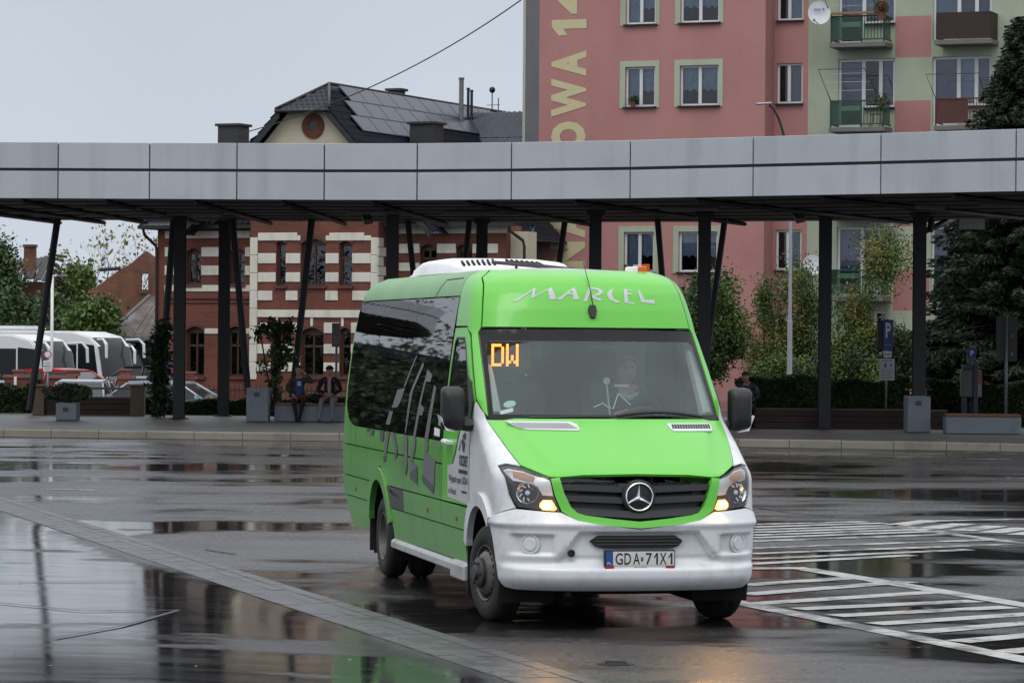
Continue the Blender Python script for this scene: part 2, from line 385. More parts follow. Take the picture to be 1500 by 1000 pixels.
def panel(name, outs, m, parent, off=0.0, thick=0.014, ru=.05, rz=.05, gap=0.003, relief=None, flat=False):
    """sheet-metal panel: outline(s) in (u,z) laid on the body surface, with turned-in edges"""
    if isinstance(outs[0][0], (int, float, np.floating)): outs = [outs]
    bm = bmesh.new()
    for out in outs:
        o2 = [out[0]]
        for p in out[1:]:
            if math.hypot(p[0]-o2[-1][0], p[1]-o2[-1][1]) > .0035: o2.append(p)
        while math.hypot(o2[0][0]-o2[-1][0], o2[0][1]-o2[-1][1]) < .0035: o2.pop()
        ar = sum(o2[i][0]*o2[(i+1) % len(o2)][1] - o2[(i+1) % len(o2)][0]*o2[i][1] for i in range(len(o2)))
        if ar < 0: o2 = o2[::-1]
        bm.faces.new([bm.verts.new((u, z, 0)) for u, z in o2])
    bm.normal_update()
    if gap:
        r = bmesh.ops.inset_region(bm, faces=bm.faces[:], thickness=gap, use_boundary=True, use_even_offset=False)
        bmesh.ops.delete(bm, geom=r['faces'], context='FACES')
    bm.normal_update(); bmesh.ops.triangulate(bm, faces=bm.faces[:])
    cs = np.array([v.co[:2] for v in bm.verts]); lo, hi = cs.min(0), cs.max(0)
    if not flat:
        for ax, st in ((0, ru), (1, rz)):
            k0, k1 = math.ceil(lo[ax]/st), math.floor(hi[ax]/st)
            for k in range(k0, k1+1):
                co = [0, 0, 0]; co[ax] = k*st + 1.7e-4; no = [0, 0, 0]; no[ax] = 1
                bmesh.ops.bisect_plane(bm, geom=bm.verts[:]+bm.edges[:]+bm.faces[:], dist=1e-5, plane_co=co, plane_no=no)
    bmesh.ops.remove_doubles(bm, verts=bm.verts, dist=2e-5)
    vs = bm.verts[:]
    uz = np.array([v.co[:2] for v in vs]); p = surf(uz[:, 0], uz[:, 1]); n = normal(uz[:, 0], uz[:, 1])
    o = np.full(len(vs), off)
    if relief is not None: o = o + relief(p, uz)
    p2 = p + n*o[:, None]
    for f in bm.faces: f.smooth = True
    be = [e for e in bm.edges if e.is_boundary]
    if thick:
        ind = {v: i for i, v in enumerate(vs)}
        r = bmesh.ops.extrude_edge_only(bm, edges=be)
        newv = [g for g in r['geom'] if isinstance(g, bmesh.types.BMVert)]
        newf = [g for g in r['geom'] if isinstance(g, bmesh.types.BMFace)]
        key = {(round(v.co.x, 6), round(v.co.y, 6)): i for v, i in ind.items()}
        for v in newv:
            i = key[(round(v.co.x, 6), round(v.co.y, 6))]; v.co = p2[i] - n[i]*thick; 
        for f in newf: f.smooth = False
        for e in be: e.smooth = False
    for v, q in zip(vs, p2): v.co = q
    me = bpy.data.meshes.new(name); bm.to_mesh(me); bm.free()
    return link_mesh(name, me, m, parent)

van = empty("minibus", (VX, VY, 0), VTH - math.pi/2, "green and white minibus turning on the wet asphalt with its front lamps lit", "minibus")
AF, AR = (-1.004, .36), (-5.45, .36)

def gzb(x): return 1.305 + (0.0 if x > -6.6 else 0.0)
GLT, GLB = 2.45, 1.305

def van_side(sg):
    P = van; S = lambda pts, **k: Sd(pts, sg, **k)
    fmir = (lambda pts: pts) if sg < 0 else mir
    # dark inner shell shows only in the gaps
    sh = [(-2.55, .37)] + [(-4.9, .37)] + arc(AR[0], AR[1], .53, 0, 180, 12) + [(-7.2, .42), (-7.52, .85), (-7.52, 1.5), (-7.35, 2.3), (-7.0, 2.6), (-2.55, 2.6)]
    panel("inner_shell", S(dens(sh, .3)), M_DARK, P, off=-.022, thick=0, ru=.4, rz=.08, gap=0)
    # side glass, three panes
    cuts = [-2.53, -4.25, -5.95]
    lean = .12
    for a, b in zip(cuts[:2], cuts[1:]):
        panel("side_window", S([(a, GLB), (a+lean, GLT), (b+lean, GLT), (b, GLB)], closed=True), M_TINT, P, off=.004, ru=.3, rz=.05)
    panel("side_window", S([(-5.95, GLB), (-5.83, GLT), (-7.15, GLT), (-7.22, 2.36), (-7.36, 1.62), (-7.33, 1.46), (-7.2, 1.36), (-7.0, 1.315), (-6.8, GLB)], closed=True), M_TINT, P, off=.004, ru=.1, rz=.05)
    # green side: roof band, rear pillar, waist, mid, rub band, lower
    rb = [(-2.44, GLT+.006), (-7.15, GLT+.006)] + [(-(float(xr(z))-.005), z) for z in (2.46, 2.52, 2.58, 2.63, 2.664)] + [(-2.53, 2.664), (-2.45, 2.56)]
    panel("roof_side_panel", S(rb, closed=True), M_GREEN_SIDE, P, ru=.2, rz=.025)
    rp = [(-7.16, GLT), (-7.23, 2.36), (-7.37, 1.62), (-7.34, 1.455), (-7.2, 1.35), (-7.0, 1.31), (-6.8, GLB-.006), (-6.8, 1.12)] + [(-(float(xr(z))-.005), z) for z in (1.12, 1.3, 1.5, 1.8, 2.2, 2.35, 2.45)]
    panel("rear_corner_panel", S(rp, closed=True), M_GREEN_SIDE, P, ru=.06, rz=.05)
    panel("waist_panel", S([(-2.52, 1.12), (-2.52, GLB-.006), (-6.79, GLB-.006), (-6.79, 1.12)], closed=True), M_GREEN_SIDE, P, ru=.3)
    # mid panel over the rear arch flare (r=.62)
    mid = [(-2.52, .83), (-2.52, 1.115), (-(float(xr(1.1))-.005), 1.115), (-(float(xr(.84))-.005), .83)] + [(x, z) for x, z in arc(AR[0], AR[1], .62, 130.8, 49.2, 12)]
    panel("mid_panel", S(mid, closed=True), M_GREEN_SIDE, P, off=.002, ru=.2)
    fl = arc(AR[0], AR[1], .50, 15, 165, 18) + arc(AR[0], AR[1], .615, 165, 15, 18)
    panel("wheel_arch", S(fl, closed=True), M_GREEN_SIDE, P, off=.03, thick=.05, gap=.002, ru=.1)
    x0 = AR[0] + math.sqrt(.62**2 - .28**2)
    zt = .83; x1 = AR[0] + math.sqrt(.62**2 - .47**2)
    seg = [(x0, .645)] + [(x, z) for x, z in arc(AR[0], AR[1], .62, math.degrees(math.asin(.285/.62)), math.degrees(math.asin(.465/.62)), 5)] + [(x1, .825)]
    panel("rub_panel", S(seg + [(-4.22, .825), (-4.22, .645)], closed=True), M_GREYPAN, P, off=.012, ru=.15)["label"] = "dark grey rub panel behind the rear wheel arch"
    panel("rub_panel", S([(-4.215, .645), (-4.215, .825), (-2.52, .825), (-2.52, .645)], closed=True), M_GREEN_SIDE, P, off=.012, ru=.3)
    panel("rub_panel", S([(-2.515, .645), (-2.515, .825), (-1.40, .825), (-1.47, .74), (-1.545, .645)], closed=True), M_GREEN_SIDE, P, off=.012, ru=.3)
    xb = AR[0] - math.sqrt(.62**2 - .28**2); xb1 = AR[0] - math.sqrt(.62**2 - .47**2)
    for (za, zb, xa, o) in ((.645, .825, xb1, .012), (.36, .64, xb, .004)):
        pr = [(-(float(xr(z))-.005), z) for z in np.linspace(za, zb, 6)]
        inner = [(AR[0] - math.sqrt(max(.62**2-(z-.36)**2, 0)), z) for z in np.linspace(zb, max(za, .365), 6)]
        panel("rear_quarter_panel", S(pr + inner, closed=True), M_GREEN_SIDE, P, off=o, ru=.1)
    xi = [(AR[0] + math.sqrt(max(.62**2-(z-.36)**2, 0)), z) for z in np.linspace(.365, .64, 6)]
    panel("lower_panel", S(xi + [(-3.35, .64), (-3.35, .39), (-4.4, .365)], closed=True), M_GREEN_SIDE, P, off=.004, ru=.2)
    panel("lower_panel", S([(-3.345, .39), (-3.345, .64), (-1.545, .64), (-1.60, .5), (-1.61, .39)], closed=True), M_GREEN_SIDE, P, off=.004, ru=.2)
    # silver step board
    b = MB(); yy = sg*.97
    b.prism([(-.10, .30), (.02, .30), (.02, .36), (-.02, .385), (-.10, .385)], 2.75, Matrix(((0, 0, -1, -2.1), (sg, 0, 0, yy), (0, 1, 0, 0), (0, 0, 0, 1))))
    b.build("step_board", M_SILVER, P, bevel=.008)
    b = MB(); b.prism([(-.14, .25), (.03, .25), (.03, .37), (-.02, .40), (-.14, .40)], .55, Matrix(((0, 0, -1, -1.56), (sg, 0, 0, yy), (0, 1, 0, 0), (0, 0, 0, 1))))
    b.build("cab_step", M_SILVER, P, bevel=.012)
    # cab door
    dl = [(-2.515, .83), (-2.515, 1.44), (-1.425, 1.44), (-1.425, .80)] + []
    dl = [(-2.515, .83), (-2.515, 1.44), (-1.425, 1.44), (-1.425, .835)]
    door = panel("cab_door", S(dl, closed=True), M_GREEN, P, ru=.1)
    fw = [(-2.515, 1.445), (-2.40, 2.20), (-1.95, 2.205), (-1.825, 2.14), (-1.36, 1.64), (-1.385, 1.445)]
    wi = [(-2.42, 1.50), (-2.335, 2.08), (-2.28, 2.125), (-1.98, 2.125), (-1.90, 2.07), (-1.48, 1.60), (-1.48, 1.50)]
    fr = [[fw[0], fw[1], wi[1], wi[0]], [fw[1], fw[2], wi[3], wi[2], wi[1]], [fw[2], fw[3], wi[4], wi[3]], [fw[3], fw[4], wi[5], wi[4]], [fw[4], fw[5], wi[6], wi[5]], [fw[5], fw[0], wi[0], wi[6]]]
    panel("window_frame", [S(q, closed=True) for q in fr], M_GREEN, door, ru=.06, gap=0, thick=.012)
    def grow(pts, k):
        c = np.mean(np.array(pts), 0); return [tuple(c + (np.array(p)-c)*k) for p in pts]
    wi2 = grow(wi, .955); wo = grow(wi, 1.012)
    panel("window_seal", [S([wo[i], wo[(i+1) % 7], wi2[(i+1) % 7], wi2[i]], closed=True) for i in range(7)], M_PLASTIC, door, off=.004, gap=0, ru=.08)
    panel("cab_window", S(wi2, closed=True), M_CABGLASS, door, off=-.004, thick=0, gap=0, ru=.1)
    # foil on the front half of the door
    foil = [(-1.80, 1.435), (-1.86, 1.34), (-1.95, 1.22), (-2.06, 1.135), (-2.28, 1.115), (-2.28, .87), (-1.43, .845), (-1.43, 1.435)]
    f_ = panel("door_foil", S(foil, closed=True), M_DOORFOIL, door, off=.002, thick=0, gap=0, ru=.1)
    panel("foil_edge", S([(-1.80, 1.435), (-1.86, 1.34), (-1.95, 1.22), (-2.06, 1.135), (-2.10, 1.14), (-1.99, 1.23), (-1.90, 1.35), (-1.84, 1.435)], closed=True), M_BLACKPRINT, door, off=.003, thick=0, gap=0)
    def onside(name, txt, x, z, W, Hh, m, bold=.02, o=.005, flip=None):
        u, zz = su(x, z, sg), z
        p = surf(u, zz); n = Vector(normal(u, zz)); 
        X = Vector((1, 0, 0)) if sg < 0 else Vector((-1, 0, 0))
        up = n.cross(X).normalized()
        text_obj(name, txt, basis(Vector(p) + n*o, X, up), W, Hh, m, door, bold=bold)
    onside("lettering", "VOICENET", -1.64, 1.175, .34, .085, M_BLACKPRINT, bold=.03)
    onside("lettering", "Wyjazd spec GDA", -1.84, 1.015, .76, .07, M_BLACKPRINT, bold=.01)
    onside("lettering", "w Polsce!", -2.08, .925, .32, .05, M_BLACKPRINT, bold=.01)
    onside("lettering", "www", -1.60, .935, .22, .022, M_BLACKPRINT)
    panel("foil_bar", S([(-1.82, 1.105), (-1.82, 1.075), (-1.47, 1.075), (-1.47, 1.105)], closed=True), M_BLACKPRINT, door, off=.004, thick=0, gap=0)
    panel("foil_emblem", [S([(-1.72, 1.36), (-1.60, 1.33), (-1.56, 1.37), (-1.62, 1.40)], closed=True), S([(-1.74, 1.33), (-1.70, 1.35), (-1.58, 1.31), (-1.62, 1.235), (-1.68, 1.25)], closed=True), S([(-1.84, 1.25), (-1.77, 1.33), (-1.75, 1.32), (-1.80, 1.25)], closed=True)], M_BLACKPRINT, door, off=.004, thick=0, gap=0)
    # handle
    h = MB(); y0 = sg*(float(wz(1.30)) + .035)
    h.tube([(-2.33, y0 - sg*.05, 1.30), (-2.32, y0, 1.305), (-2.22, y0+sg*.01, 1.305), (-2.13, y0, 1.30), (-2.12, y0 - sg*.05, 1.295)], [.018, .022, .024, .022, .018], 8)
    h.build("door_handle", M_WHITE, door)
    # white front wing with the foot of the windscreen pillar
    hb = fmir([(-.918, 1.51), (-.895, 1.42), (-.868, 1.33), (-.835, 1.24), (-.812, 1.188)])
    hl = fmir([(-.90, 1.20), (-.952, 1.185), (-.935, 1.10), (-.915, .98), (-.875, .885)])
    fa = arc(AF[0], AF[1], .60, 47, 134, 14)
    fe = S([(-1.42, .84), (-1.42, 1.44), (-1.378, 1.45), (-1.345, 1.64)], step=.05) + Fr(fmir([(-.925, 1.56)])) + Fr(hb) + Fr(hl) + [(su(x, z, sg), z) for x, z in fa]
    panel("front_wing", fe, M_WHITE, P, ru=.04, rz=.04)
    fl = arc(AF[0], AF[1], .50, 47, 160, 16) + arc(AF[0], AF[1], .605, 160, 47, 16)
    panel("wheel_arch", S(fl, closed=True), M_WHITE, P, off=.026, thick=.05, gap=.002, ru=.06, rz=.06)
    # green windscreen pillar and roof cheek
    pil2 = S([(-1.345, 1.66), (-1.81, 2.155), (-1.945, 2.215), (-2.40, 2.215), (-2.432, 2.445), (-2.44, 2.56), (-2.52, 2.664)], step=.05) + Fr(fmir([(-.662, 2.664), (-.766, 2.60), (-.806, 2.42), (-.838, 2.205)]), step=.04) + Fr(fmir([(-.862, 2.165), (-.903, 1.53)])) + Fr(fmir([(-.922, 1.555)]))
    panel("windscreen_pillar", pil2, M_GREEN, P, ru=.04, rz=.03)
    # headlamp
    lamp_o = fmir([(-.948, 1.178), (-.90, 1.192), (-.81, 1.178), (-.64, 1.108), (-.615, .98), (-.575, .868), (-.70, .872), (-.868, .892), (-.908, .98), (-.93, 1.10)])
    hlp = panel("headlight", Fr(lamp_o, closed=True), M_PLASTIC, P, off=-.035, thick=0, gap=.003)
    chrome = fmir([(-.935, 1.168), (-.90, 1.182), (-.81, 1.168), (-.645, 1.10), (-.625, .98), (-.70, .985), (-.735, 1.045), (-.80, 1.075), (-.90, 1.09)])
    panel("lamp_bezel", Fr(chrome, closed=True), mat("lamp_chrome", (.72, .73, .75), rough=.28, metal=.55, var=.03), hlp, off=-.024, thick=.01, gap=0)
    am = fmir([(-.875, 1.165), (-.80, 1.155), (-.745, 1.125), (-.76, 1.085), (-.83, 1.095), (-.89, 1.12)])
    panel("indicator_lens", Fr(am, closed=True), M_AMBER, hlp, off=-.018, thick=.01, gap=0)
    dr = fmir([(-.720, .925), (-.695, .95), (-.635, .948), (-.602, .888), (-.62, .876), (-.70, .880), (-.722, .90)])
    panel("lit_lamp_rim", Fr(dr, closed=True, step=.02), M_DRLRIM, hlp, off=-.020, thick=0, gap=0, ru=.03, rz=.03)
    panel("lit_lamp", Fr(grow(dr, .74), closed=True, step=.02), M_DRL, hlp, off=-.014, thick=0, gap=0, ru=.03, rz=.03)
    lt = bpy.data.lights.new("turn_lamp_light", 'SPOT'); lt.energy = 13 if sg > 0 else 3; lt.color = (1.0, .50, .12); lt.shadow_soft_size = .05; lt.spot_size = R(150); lt.spot_blend = .6
    lo_ = bpy.data.objects.new("turn_lamp_light", lt); COL.objects.link(lo_); lo_.parent = P; yl_ = fmir([(-.655, .91)])[0][0]; pl_ = surf(fu(yl_, .91), .91)
    lo_.location = (float(pl_[0]) + .05, float(pl_[1]), .91); lo_.rotation_euler = (0, R(-75), 0)
    yb, zb_ = fmir([(-.785, .995)])[0]; ub = fu(yb, zb_); pb = Vector(surf(ub, zb_)); nb = (Vector(normal(ub, zb_)) + Vector((1, 0, 0))).normalized()
    Mx = Matrix.Translation(pb + Vector((-.055, 0, 0))) @ nb.to_track_quat('Z', 'Y').to_matrix().to_4x4()
    b = MB(); b.lathe([(.0, -.02), (.03, -.018), (.06, .0), (.075, .03), (.082, .035), (.082, .02)], 20, Mx); b.lathe([(.0, .02), (.018, .018), (.024, .0), (.02, -.015)], 12, Mx)
    for k in range(9):
        t = 2*math.pi*k/9; b.box(Mx @ Vector((.052*math.cos(t), .052*math.sin(t), .012)), (.03, .010, .014), 0, 0, Mx.to_3x3() @ Matrix.Rotation(t + .5, 3, 'Z'))
    b.build("reflector", M_CHROME, hlp)
    panel("lamp_cover", Fr(lamp_o, closed=True), M_LENS, hlp, off=-.001, thick=0, gap=.004)
    # mirror
    yb = sg*1.135; mr = MB()
    pts = []
    def rr(cx, cz, w, h, r, n=5):
        o = []
        for (sx, sz, a0) in ((1, 1, 0), (-1, 1, 90), (-1, -1, 180), (1, -1, 270)):
            for i in range(n+1):
                t = R(a0 + 90*i/n); o.append((cx + sx*(w/2-r) + r*math.cos(t), cz + sz*(h/2-r) + r*math.sin(t)))
        return o
    prof = [(0.0, .90), (.03, 1.0), (.09, .98), (.13, .80), (.145, .5)]
    prev = None
    for dx, k in prof:
        loop = [Vector((-1.42 + dx, yb + (0 if True else 0) + p[0], 1.585 + p[1])) for p in rr(0, 0, .180*k, .335*k, .045*k)]
        i0 = len(mr.v); n = len(loop)
        mr.v += [tuple(v) for v in loop]
        if prev is not None:
            for j in range(n): mr.f.append((prev+j, prev+(j+1) % n, i0+(j+1) % n, i0+j)); mr.m.append(0); mr.sm.append(True)
        prev = i0
    mr.f.append(tuple(range(prev, prev+n))); mr.m.append(0); mr.sm.append(True)
    mr.f.append(tuple(range(n))[::-1]); mr.m.append(0); mr.sm.append(False)
    mir_o = mr.build("mirror", M_PLASTIC, P)
    g = MB(); g.bx(-1.435, -1.424, yb-.07, yb+.07, 1.46, 1.72); g.build("mirror_glass", M_CHROME, mir_o)
    a = MB(); a.tube([(-1.36, sg*.93, 1.47), (-1.37, sg*1.02, 1.455), (-1.38, sg*1.08, 1.47)], [.055, .045, .05], 8); a.build("mirror_arm", M_PLASTIC, mir_o)
    c = MB()
    ys = sg*1.215
    c.add([(-1.30, ys-sg*.02, 1.42), (-1.33, ys-sg*.10, 1.405), (-1.40, ys, 1.44), (-1.40, ys+sg*.035, 1.54), (-1.32, ys+sg*.03, 1.535), (-1.42, ys-sg*.08, 1.41)], [(0, 1, 5, 2), (0, 2, 3, 4), (0, 4, 1), (1, 4, 3, 5), (2, 5, 3)])
    c.build("mirror_cap", M_WHITE, mir_o)
    
    panel("mirror_foot", S([(-1.39, 1.45), (-1.50, 1.45), (-1.50, 1.59), (-1.66, 1.83), (-1.52, 1.79), (-1.37, 1.64)], closed=True), M_PLASTIC, mir_o, off=.012, ru=.05)
    # wheel-house liner
    for cx, ws in ((AF[0], .42), (AR[0], .55)):
        l = MB(); pr = arc(cx, .36, .535, -20, 200, 16)
        for i in range(16):
            a_, b_ = pr[i], pr[i+1]
            l.quad((a_[0], sg*.95, a_[1]), (b_[0], sg*.95, b_[1]), (b_[0], sg*(.95-ws), b_[1]), (a_[0], sg*(.95-ws), a_[1]))
        l.add([(x, sg*(.95-ws), z) for x, z in pr], [tuple(range(len(pr)))])
        l.build("wheel_housing", M_DARK, P)
    # mud flap behind the front wheel
    b = MB(); b.bx(-1.57, -1.555, sg*.74, sg*.97, .14, .62); b.bx(AR[0]-.56, AR[0]-.545, sg*.60, sg*.98, .20, .62); b.build("mud_flap", M_PLASTIC, P)

for sg in (-1, 1): van_side(sg)

# front: bumper
def sstep(a, b, x): t = np.clip((x-a)/(b-a), 0, 1); return t*t*(3-2*t)
def bumper_relief(p, uz):
    y = np.abs(p[:, 1]); z = p[:, 2]
    hw = .44 + (0.715 - z)*.75
    o = -.05*(1 - sstep(hw-.016, hw+.016, y))*(sstep(.485, .505, z))*(1 - sstep(.705, .722, z))
    f = sstep(.625, .645, y)*(1 - sstep(.895, .915, y))*sstep(.545, .562, z)*(1-sstep(.685, .700, z))
    o += -.030*f
    o += .018*np.exp(-((z-.765)/.03)**2)*(1-sstep(.6, .95, y))*0
    o += .024*np.clip((.87 - z)/.10, 0, 1)*np.clip((z - .735)/.028, 0, 1)
    return o
half = [(-.875, .882), (-.70, .868), (-.575, .862), (-.53, .84), (-.455, .80), (-.30, .77), (0, .742)]
top = half + mir(half)[::-1][1:]
def bside(sg):
    a = [(x, z) for x, z in arc(AF[0], AF[1], .50, math.degrees(math.asin(.43/.50)), 0, 10) if True]
    return [(su(-.60, .795, sg), .795)] + [(su(x, z, sg), z) for x, z in arc(AF[0], AF[1], .505, 47, -3, 12)] + [(su(-.49, .33, sg), .33), (su(-.44, .30, sg), .30)]
L_ = bside(-1); R_ = bside(1)
out = Fr(top) + R_ + [(fu(y, .285), .285) for y in np.linspace(.86, -.86, 30)] + L_[::-1]
bumper = panel("front_bumper", out, M_WHITE, van, ru=.025, rz=.0125, thick=.03, relief=bumper_relief)
# under-bumper dark
panel("bumper_slot", Fr([(-.375, .655), (-.31, .695), (.27, .695), (.335, .655), (.30, .615), (.25, .600), (-.27, .600), (-.33, .615)], closed=True), M_PLASTIC, bumper, off=-.028, thick=.01, gap=0)
b = MB()
for zc in (.628, .652, .676):
    b.tube([(float(surf(fu(y, zc), zc)[0])-.022, y, zc) for y in np.linspace(-.33, .29, 9)], .005, 6)
b.build("slot_bar", mat("slot_bar", (.03, .028, .025), rough=.5), bumper)
for yc in (-.795, .795):
    u = fu(yc, .628); p = Vector(surf(u, .628)); n = Vector(normal(u, .628))
    Mx = Matrix.Translation(p - n*.026) @ n.to_track_quat('Z', 'Y').to_matrix().to_4x4()
    b = MB(); b.lathe([(0, .018), (.045, .018), (.05, .012), (.052, .004), (.06, .004), (.064, .014), (.072, .014), (.076, 0)], 28, Mx); b.build("fog_lamp_cover", M_WHITE, bumper)
p = Vector(surf(fu(-.50, .565), .565)); b = MB(); Mx = Matrix.Translation(p + Vector((-.03, 0, 0))) @ Matrix.Rotation(R(90), 4, 'Y')
b.lathe([(.0, .004), (.018, .004), (.018, .012), (.028, .012), (.028, 0)], 16, Mx); b.build("tow_eye_cap", M_PLASTIC, bumper)

# green grille surround
gi = [(-.572, 1.105), (-.545, 1.0), (-.50, .90), (-.455, .855), (-.40, .838), (-.2, .812), (0, .792)]
go = [(-.635, 1.098), (-.61, .98), (-.567, .868), (-.52, .835), (-.45, .795), (-.25, .765), (0, .745)]
ring = []
gi_f = gi + mir(gi)[::-1][1:]; go_f = go + mir(go)[::-1][1:]
for i in range(len(gi_f)-1): ring.append(Fr([go_f[i], go_f[i+1], gi_f[i+1], gi_f[i]], closed=True))
gs = panel("grille_surround", ring, M_GREEN, van, off=.012, thick=.06, gap=0, ru=.04, rz=.03)
grille = panel("grille", Fr(gi_f + [(.45, 1.125), (0, 1.13), (-.45, 1.125)], closed=True), M_PLASTIC, van, off=-.075, thick=0, gap=0, ru=.06, rz=.06)
M_SLAT = mat("grille_slat", (.022, .022, .024), rough=.38)
for zc, hw, dz in ((1.045, .555, .045), (.965, .53, .045), (.875, .485, .05)):
    sag = .020 if zc > .9 else .03
    pts_t = [(y, zc + dz*.5 - sag*(1-(abs(y)/hw))) for y in np.linspace(-hw, hw, 15)]
    pts_b = [(y, zc - dz*.5 - sag*(1-(abs(y)/hw))) for y in np.linspace(-hw, hw, 15)]
    panel("grille_slat", Fr(pts_t + pts_b[::-1], closed=True), M_SLAT, grille, off=-.012, thick=.06, gap=0, ru=.06, rz=.012)
    d = MB()
    if zc > .9:
        for y in np.arange(-hw*.8, hw*.8, .0235):
            if abs(y) < .12: continue
            z_ = zc + dz*.5 + .016 - sag*(1-abs(y)/hw)
            d.box((float(surf(fu(y, z_), z_)[0]) - .06, y, z_), (.02, .012, .01))
        d.build("grille_mesh", M_DARK, grille)["kind"] = "stuff"
# emblem: ring with a three-pointed star
cx = float(surf(0.0, .98)[0]) + .012
Mx = Matrix.Translation((cx, 0, .975)) @ Matrix.Rotation(R(90), 4, 'Y')
b = MB(); b.lathe([(0, -.03), (.125, -.03), (.125, -.005), (.118, .0), (0, .0)], 36, Mx); b.build("emblem_disc", M_PLASTIC, grille)
b = MB(); b.lathe([(.092, .002), (.094, .014), (.099, .018), (.105, .014), (.107, .002)], 44, Mx)
for k in range(3):
    t = R(90 + 120*k); c_, s_ = math.cos(t), math.sin(t)
    tip = (cx+.012, .096*c_, .975+.096*s_); ctr = (cx+.024, 0, .975)
    l = (cx+.004, -.020*s_, .975+.020*c_); r_ = (cx+.004, .020*s_, .975-.020*c_)
    tl = (cx+.004, .096*c_ - .004*s_, .975+.096*s_+.004*c_); tr = (cx+.004, .096*c_+.004*s_, .975+.096*s_-.004*c_)
    b.add([ctr, l, r_, tip, tl, tr], [(0, 3, 4, 1), (0, 2, 5, 3)])
b.build("star_emblem", M_CHROME, grille)

# bonnet
bl = [(-.918, 1.508), (-.895, 1.42), (-.868, 1.33), (-.835, 1.24), (-.812, 1.192), (-.645, 1.115), (-.575, 1.112), (-.40, 1.128), (0, 1.134)]
bon = Fr(bl + mir(bl)[::-1][1:]) + [(fu(y, 1.508), 1.508) for y in np.linspace(.9, -.9, 40)]
def bonnet_relief(p, uz):
    y = np.abs(p[:, 1]); z = p[:, 2]; e = .60 + (z-1.12)*.45
    return .016*(1 - sstep(e-.06, e+.05, y))*sstep(1.12, 1.2, z)
bonnet = panel("bonnet", bon, M_GREEN, van, ru=.03, rz=.015, thick=.02, relief=bonnet_relief)
M_VENT = mat("vent_white", (.62, .64, .66), rough=.4); M_VENTD = mat("vent_slot", (.22, .22, .23), rough=.6); M_VENTDD = mat("vent_slot_dark", (.03, .03, .03), rough=.6)
for (o_, sl, md, n) in (([(-.80, 1.482), (-.33, 1.482), (-.29, 1.462), (-.285, 1.428), (-.30, 1.418), (-.68, 1.424), (-.72, 1.434)], -.10, M_VENTD, 15), ([(.42, 1.47), (.76, 1.47), (.772, 1.462), (.765, 1.425), (.75, 1.416), (.44, 1.416), (.425, 1.428), (.41, 1.46)], 0.0, M_VENTDD, 15)):
    v = panel("bonnet_vent", Fr(o_, closed=True), M_VENT, bonnet, off=.022, thick=.014, gap=0, ru=.04, rz=.02)
    ylo, yhi = (-.70, -.31) if sl else (.445, .745)
    slots = []
    for i in range(n):
        y = ylo + (yhi-ylo)*i/(n-1); w = .009
        d_ = -.06 if sl else .008
        slots.append(Fr([(y-w, 1.431), (y+w, 1.431), (y+w+d_, 1.470 if sl else 1.462), (y-w+d_, 1.470 if sl else 1.462)], closed=True))
    panel("vent_slots", slots, md, v, off=.0235, thick=0, gap=0, ru=.05, rz=.05)

# windscreen and its black border
wo = [(-.900, 1.512), (-.896, 1.56), (-.856, 2.15), (-.838, 2.19), (0, 2.20)]
wi = [(-.868, 1.550), (-.866, 1.60), (-.826, 2.08), (-.79, 2.105), (0, 2.108)]
wof = wo + mir(wo)[::-1][1:]; wif = wi + mir(wi)[::-1][1:]
rg = [Fr([wof[i], wof[i+1], wif[i+1], wif[i]], closed=True) for i in range(len(wof)-1)]
rg.append(Fr([wof[-1], wof[0], wif[0], wif[-1]], closed=True))
panel("windscreen_border", rg, M_FRIT, van, off=-.004, thick=.01, gap=0, ru=.05, rz=.1)
ws = panel("windscreen", Fr(wif, closed=True), M_WS, van, off=-.0045, thick=0, gap=-0.0, ru=.05, rz=.1)
# roof front: tall green forehead
fo = [(-.832, 2.208), (-.80, 2.42), (-.76, 2.60), (-.656, 2.664)]
fore = panel("roof_front_panel", Fr(fo, step=.04) + Fr(mir(fo)[::-1], step=.04) + [(fu(y, 2.208), 2.208) for y in np.linspace(.82, -.82, 40)], M_GREEN, van, ru=.03, rz=.02, thick=.02)
LET = dict(
 M=[(-.6, 2.406), (-.4, 2.519), (-.423, 2.454), (-.301, 2.509), (-.279, 2.52), (-.253, 2.431), (-.305, 2.423), (-.309, 2.499), (-.45, 2.43), (-.427, 2.496), (-.552, 2.411)],
 C=[(.232, 2.521), (.181, 2.5), (.154, 2.469), (.168, 2.432), (.227, 2.403), (.258, 2.412), (.207, 2.436), (.192, 2.469), (.208, 2.502)],
 L=[(.413, 2.507), (.432, 2.498), (.462, 2.429), (.541, 2.43), (.547, 2.399), (.428, 2.412)])
LA = [[(-.257, 2.425), (-.097, 2.524), (-.116, 2.5), (-.132, 2.492), (-.214, 2.425)], [(-.097, 2.524), (-.072, 2.428), (-.119, 2.426), (-.116, 2.5)], [(-.165, 2.469), (-.147, 2.48), (-.119, 2.476), (-.119, 2.466)]]
LEE = [[(.300, 2.514), (.328, 2.510), (.319, 2.404), (.290, 2.405)], [(.328, 2.5115), (.360, 2.508), (.352, 2.498), (.3285, 2.502)], [(.327, 2.484), (.366, 2.477), (.361, 2.467), (.3265, 2.471)], [(.320, 2.412), (.374, 2.405), (.367, 2.394), (.320, 2.401)]]
LRR = [[(-.042, 2.413), (.018, 2.525), (.042, 2.523), (-.012, 2.413)], [(.022, 2.526), (.097, 2.517), (.084, 2.503), (.03, 2.512)], [(.097, 2.517), (.130, 2.493), (.098, 2.492), (.084, 2.503)], [(.130, 2.493), (.096, 2.462), (.080, 2.475), (.098, 2.492)], [(.096, 2.462), (.03, 2.447), (.024, 2.459), (.080, 2.475)], [(.045, 2.456), (.118, 2.427), (.090, 2.417), (.018, 2.446)]]
